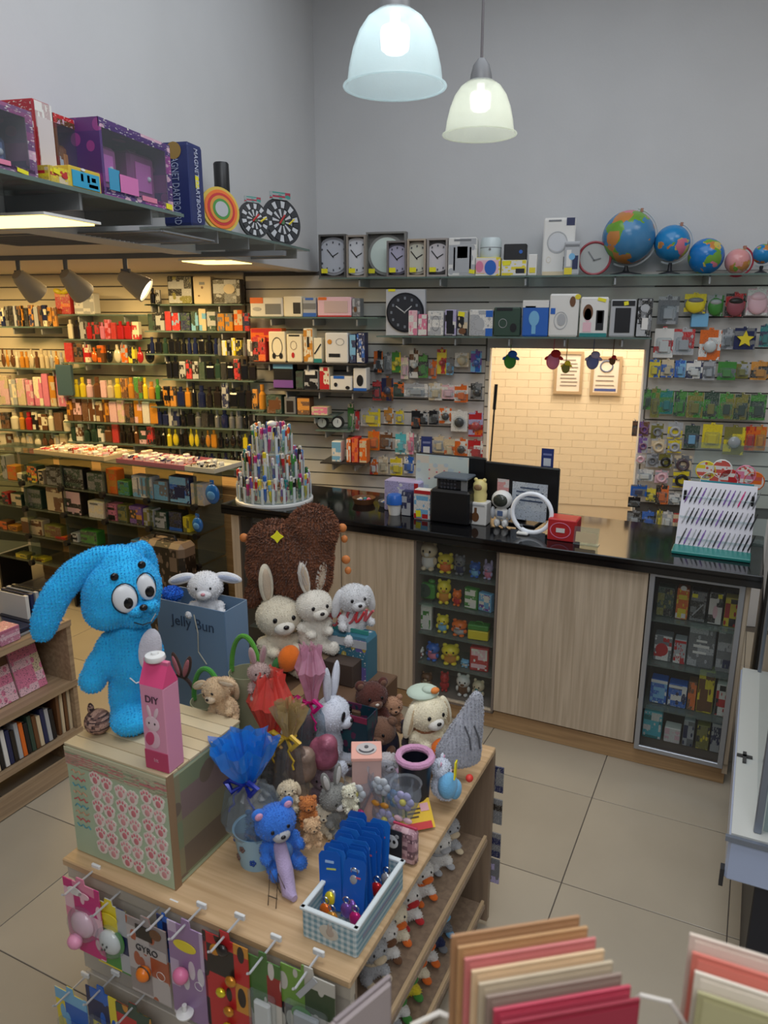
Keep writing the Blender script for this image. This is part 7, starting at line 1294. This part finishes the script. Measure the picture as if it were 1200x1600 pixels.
for i, (x, y, z_, c_, lab) in enumerate(((Lw*.30, -Ld*.30, .060, 'm', 'shiny pink charm at the front right of the gingham basket'), (Lw*.33, Ld*.12, .065, 'r', 'dark red beaded charm by the basket right rim'), (Lw*.05, -Ld*.05, .105, 'lg', 'silver grey round-topped charm in the middle of the basket'), (-.01, -Ld*.38, .055, 'am', 'brass charm against the basket front wall'), (-.035, -Ld*.33, .058, 'o', 'copper charm at the front left of the gingham basket'), (.012, -Ld*.25, .062, 'v', 'violet charm just behind the brass one in the basket'), (Lw*.36, Ld*.3, .06, 'lg', 'silver charm at the back right of the gingham basket'))):
    o = thing('metal_charm', lab, 'keyring', S, (cen.x+dr.x*x+nr.x*y, cen.y+dr.y*x+nr.y*y, GZ+z_-.03), th)
    part('charm_body', MB().ell((0, 0, .025), (.017, .010, .022)), M(col(c_), .15, .4), o, smooth=True); part('ring', MB().tube([(.009*math.cos(a*.5), 0, .055+.009*math.sin(a*.5)) for a in range(13)], .0015, 5, closed=True), CHROME, o, smooth=True)
q = P(603, 1345, S, y=-2.02); o = thing('panda_card', 'black and white panda print card pack behind the gingham basket', 'pack', S, (q.x, -1.98, GZ+.01), th); part('card', MB().box((0, 0, .06), (.055, .003, .12)), M((36, 36, 42), .4), o)
part('panda_face', MB().ell((0, -.003, .085), (.018, .002, .020)), M((200, 200, 200), .5), o)
for s in (-1, 1): part('panda_eye', MB().ell((s*.007, -.005, .087), (.0045, .001, .006)), EYE, o); part('panda_ear', MB().ell((s*.014, -.003, .104), (.006, .0018, .006)), M((150, 150, 150), .5), o)
q = P(628, 1340, S, y=-1.95); o = thing('glitter_pouch', 'dusky pink see-through pouch between the basket and the price sign', 'pouch', S, (q.x, -1.93, GZ), th); part('pouch', MB().box((0, 0, .055), (.075, .03, .11), bev=.010), PM((170, 130, 140), (120, 90, 100), (206, 170, 176), s=7, seed=5, text=0), o, smooth=True); part('zip', MB().box((0, 0, .112), (.07, .006, .005)), M((190, 60, 90), .4), o)
# lilac dangling strips and wire easel
q = P(455, 1458, S, z=GZ); o = thing('lilac_plush_scarf', 'pale lilac plush strip draped down left of the gingham basket', 'scarf', S, (q.x, q.y, GZ))
pt = [P(u, v, S, y=y) for u, v, y in ((425, 1290, -2.10), (437, 1320, -2.13), (446, 1360, -2.16), (452, 1400, -2.18), (462, 1448, -2.19))]
part('strip', MB().tube([(p_.x-q.x, p_.y-q.y, max(.012, p_.z-GZ)) for p_ in pt], [.014, .018, .021, .019, .009], 12), fur((178, 160, 196)), o, smooth=True)
o = thing('wire_easel', 'thin dark wire easel standing on the bare gondola top', 'easel', S, (P(425, 1418, S, z=GZ).x, P(425, 1418, S, z=GZ).y, GZ)); 
for dx in (-.012, .012): part('wire', MB().tube([(dx, 0, .002), (dx+.004, .01, .10), (dx+.004, .05, .002)], .0014, 5), M((90, 80, 70), .4, .5), o)
part('cross_wire', MB().tube([(-.012, .002, .03), (.016, .002, .03)], .0014, 5), M((90, 80, 70), .4, .5), o)
# ---- toys on the side shelves, right side
SD = [(704, 1300, .42, 'lg', 'be', 'small grey and beige plush at the far end of the upper shelf'), (690, 1320, .42, 'w', 'lg', 'white plush with silver cap, far end of the upper shelf'), (662, 1375, .42, 'w', 'o', 'white plush duck with orange bill, middle of the upper shelf'), (640, 1408, .42, 'w', 'r', 'small white plush with red orange feet on the upper shelf'), (620, 1440, .42, 'c', 'o', 'cream plush with orange feet on the upper shelf'), (604, 1478, .42, 'w', 'br', 'white and brown plush near the front of the upper shelf'), (588, 1515, .42, 'lg', 'be', 'grey plush at the near end of the upper shelf'),
      (688, 1410, .15, 'g', 'lb', 'grey blue plush bag on the lower shelf far end'), (676, 1432, .15, 'n', 'g', 'navy and grey plush on the lower shelf'), (664, 1458, .15, 'w', 'o', 'white plush with orange scarf on the lower shelf'), (650, 1490, .15, 'c', 'o', 'cream plush with orange strap on the lower shelf'), (636, 1525, .15, 'y', 'gr', 'yellow green plush on the lower shelf'), (618, 1565, .15, 'w', 'gr', 'white plush with green leaf at the near end of the lower shelf'), (606, 1595, .15, 'lg', 'w', 'pale grey plush nearest on the lower shelf')]
for i, (u, v, z_, c1, c2, lab) in enumerate(SD):
    q = P(u, v, S, x=GX1-.09); yy = max(GY0+.14, min(GY1-.09, q.y)); o = thing('shelf_plush', lab, 'plush toy', S, (GX1-.105, yy, z_-.0095), R(60)); hh = .145 if z_ > .3 else .16
    m1 = fur(col(c1)); m2_ = fur(col(c2)); u_ = hh
    skin('body', [((0, 0, .24*u_), (.26*u_, .22*u_, .24*u_)), ((0, -.05*u_, .66*u_), (.28*u_, .25*u_, .25*u_)), ((-.2*u_, -.12*u_, .12*u_), (.11*u_, .16*u_, .10*u_)), ((.2*u_, -.12*u_, .12*u_), (.11*u_, .16*u_, .10*u_))], m1, o, .009, 900, .005, seed=i)
    part('bill', MB().ell((0, -.30*u_, .60*u_), (.14*u_, .10*u_, .06*u_)), m2_, o, smooth=True); part('scarf', MB().tube([(.19*u_*math.cos(a*.45), -.02*u_+.18*u_*math.sin(a*.45), .44*u_) for a in range(14)], .045*u_, 6, closed=True), m2_, o, smooth=True)
    for s in (-1, 1): part('eye', MB().ell((s*.11*u_, -.27*u_, .72*u_), (.025*u_, .02*u_, .03*u_), seg=8, rings=6), EYE, o); part('foot', MB().ell((s*.18*u_, -.27*u_, .07*u_), (.09*u_, .12*u_, .05*u_)), m2_, o, smooth=True)
# ---- blister packs on the slatwall front
yf = GY0+.032-.012
def gpack(u0, u1, vt, vb, yy, cols, lab, kind, tc, extra=None):
    x0, x1, zb, zt = px(S, u0, u1, vt, vb, yy)
    o = blister(S, (x0+x1)/2, zt, x1-x0, zt-zb, yy, cols.split() if isinstance(cols, str) else cols, lab, 'toy packs on the gondola front', kind, tc, hook=False, ywall=0); w_, h_ = x1-x0, zt-zb
    part('peg_hook', MB().tube([(0, yf-yy, h_*.955), (0, -.05, h_*.955), (0, -.058, h_*.98)], .003, 6), M((206, 206, 208), .3, .4), o); part('hook_clip', MB().box((0, yf-yy-.004, h_*.975), (.030, .008, .016), bev=.002), WHITE, o)
    return o, w_, h_
o, w_, h_ = gpack(106, 158, 1376, 1486, -2.375, 'm p lp', 'pink and crimson toy pack with white ribbon print, leftmost on the gondola front', 'round', 'lp')
art_on(o, w_, h_, -.004, (('d', .35, .82, .4, .1, 'w'), ('d', .6, .8, .3, .08, 'lp')))
part('bobble', MB().ell((-.004, -.035, h_*.28), (.022, .018, .020)), M((226, 150, 180), .4), o, smooth=True)
o, w_, h_ = gpack(150, 200, 1408, 1510, -2.365, 'lg n gr y', 'blue green toy pack with white spotted ghost figure', 'round', 'w')
art_on(o, w_, h_, -.004, (('d', .5, .75, .5, .12, 'y'), ('d', .75, .45, .3, .3, 'gr')))
for dx, dz in ((-.006, .006), (.008, .004), (0, -.008), (-.01, -.012)): part('spot', MB().ell((dx, -.028, h_*.42+dz), (.003, .002, .004), seg=8, rings=6), EYE, o)
o, w_, h_ = gpack(203, 262, 1436, 1556, -2.375, [(150, 140, 138), (186, 178, 176), (170, 90, 60)], 'grey pack lettered GYRO holding an orange spinning ball', 'none', 'o')
part('title_strip', MB().box((0, -.0022, h_*.60), (w_*.96, .001, .030)), M((186, 178, 174), .5), o); text('GYRO', .027, M((34, 34, 40), .5), o, (0, -.0042, h_*.60)); part('ball', MB().ell((-.004, -.018, h_*.36), (.020, .018, .020), seg=18), M((226, 120, 30), .3), o, smooth=True); part('ball_band', MB().tube([(-.004+.0205*math.cos(a*.4), -.018, h_*.36+.0205*math.sin(a*.4)) for a in range(16)], .002, 5, closed=True), M((60, 50, 44), .4), o); art_on(o, w_, h_, -.002, (('r', .45, .80, .4, .16, 'db'), ('d', .75, .84, .28, .12, 'br'), ('o', .8, .35, .2, .1, 'w')))
o, w_, h_ = gpack(248, 268, 1428, 1500, -2.36, 'n b', 'narrow dark blue pack behind the GYRO one', 'none', 'n')
o, w_, h_ = gpack(268, 324, 1440, 1592, -2.38, [(150, 120, 160), (190, 170, 196), (206, 200, 206)], 'lilac pack with pink ball and white spinner', 'none', 'p')
part('ball', MB().ell((-.010, -.020, h_*.50), (.021, .018, .021), seg=18), M((222, 120, 160), .35), o, smooth=True); part('spinner', MB().lathe([(0, 0), (.02, .0), (.022, .006), (.006, .012), (.006, .03), (0, .03)], 18, c=(-.006, -.02, h_*.12)), WHITE, o, smooth=True); art_on(o, w_, h_, -.002, (('d', .45, .74, .6, .10, 'y'), ('o', .75, .4, .2, .08, 'w')))
o, w_, h_ = gpack(322, 390, 1458, 1618, -2.38, 'r am db', 'red and gold pack with golden figures and dark helmet print', 'none', 'am')
for dx, dz, r1, c_ in ((.0, .86, .018, 'db'), (-.02, .84, .016, 'am'), (.02, .6, .016, 'am'), (-.012, .45, .014, 'y'), (.008, .3, .015, 'am'), (.002, .14, .014, 'y')): part('gold_figure', MB().ell((dx, -.012, h_*dz), (r1, .009, r1*.9), seg=10, rings=6), M(col(c_), .25, .5 if c_ != 'db' else 0), o, smooth=True)
o, w_, h_ = gpack(388, 440, 1490, 1640, -2.375, [(70, 110, 50), (110, 140, 60), (150, 40, 36), (206, 200, 190)], 'green insect-print pack with red and white band, left of two', 'card', 'w')
o, w_, h_ = gpack(442, 524, 1512, 1660, -2.37, [(50, 70, 40), (110, 150, 60), (30, 32, 36), (190, 186, 176)], 'black and green insect-print pack, right of two', 'card', 'lg')
art_on(o, w_, h_, -.004, (('L', .5, .8, .1, .3, 'lg'), ('d', .4, .5, .4, .16, 'gr')))
for i, (u0, u1, vt, cc, lab) in enumerate(((95, 140, 1548, 'b y lb', 'blue and yellow pack, leftmost in the lower front row'), (142, 186, 1545, 'n y b', 'navy pack with yellow stars in the lower front row'), (188, 240, 1572, 'dg r am', 'dark green pack in the lower front row'))): gpack(u0, u1, vt, vt+120, -2.375, cc, lab, 'card', 'b')
for k_, n_ in _labels.items():
    if n_ > 1: print('DUPLABEL', n_, k_)
print('OBJECTS', len(bpy.data.objects), 'TRIS', sum(len(m.polygons) for m in bpy.data.meshes))
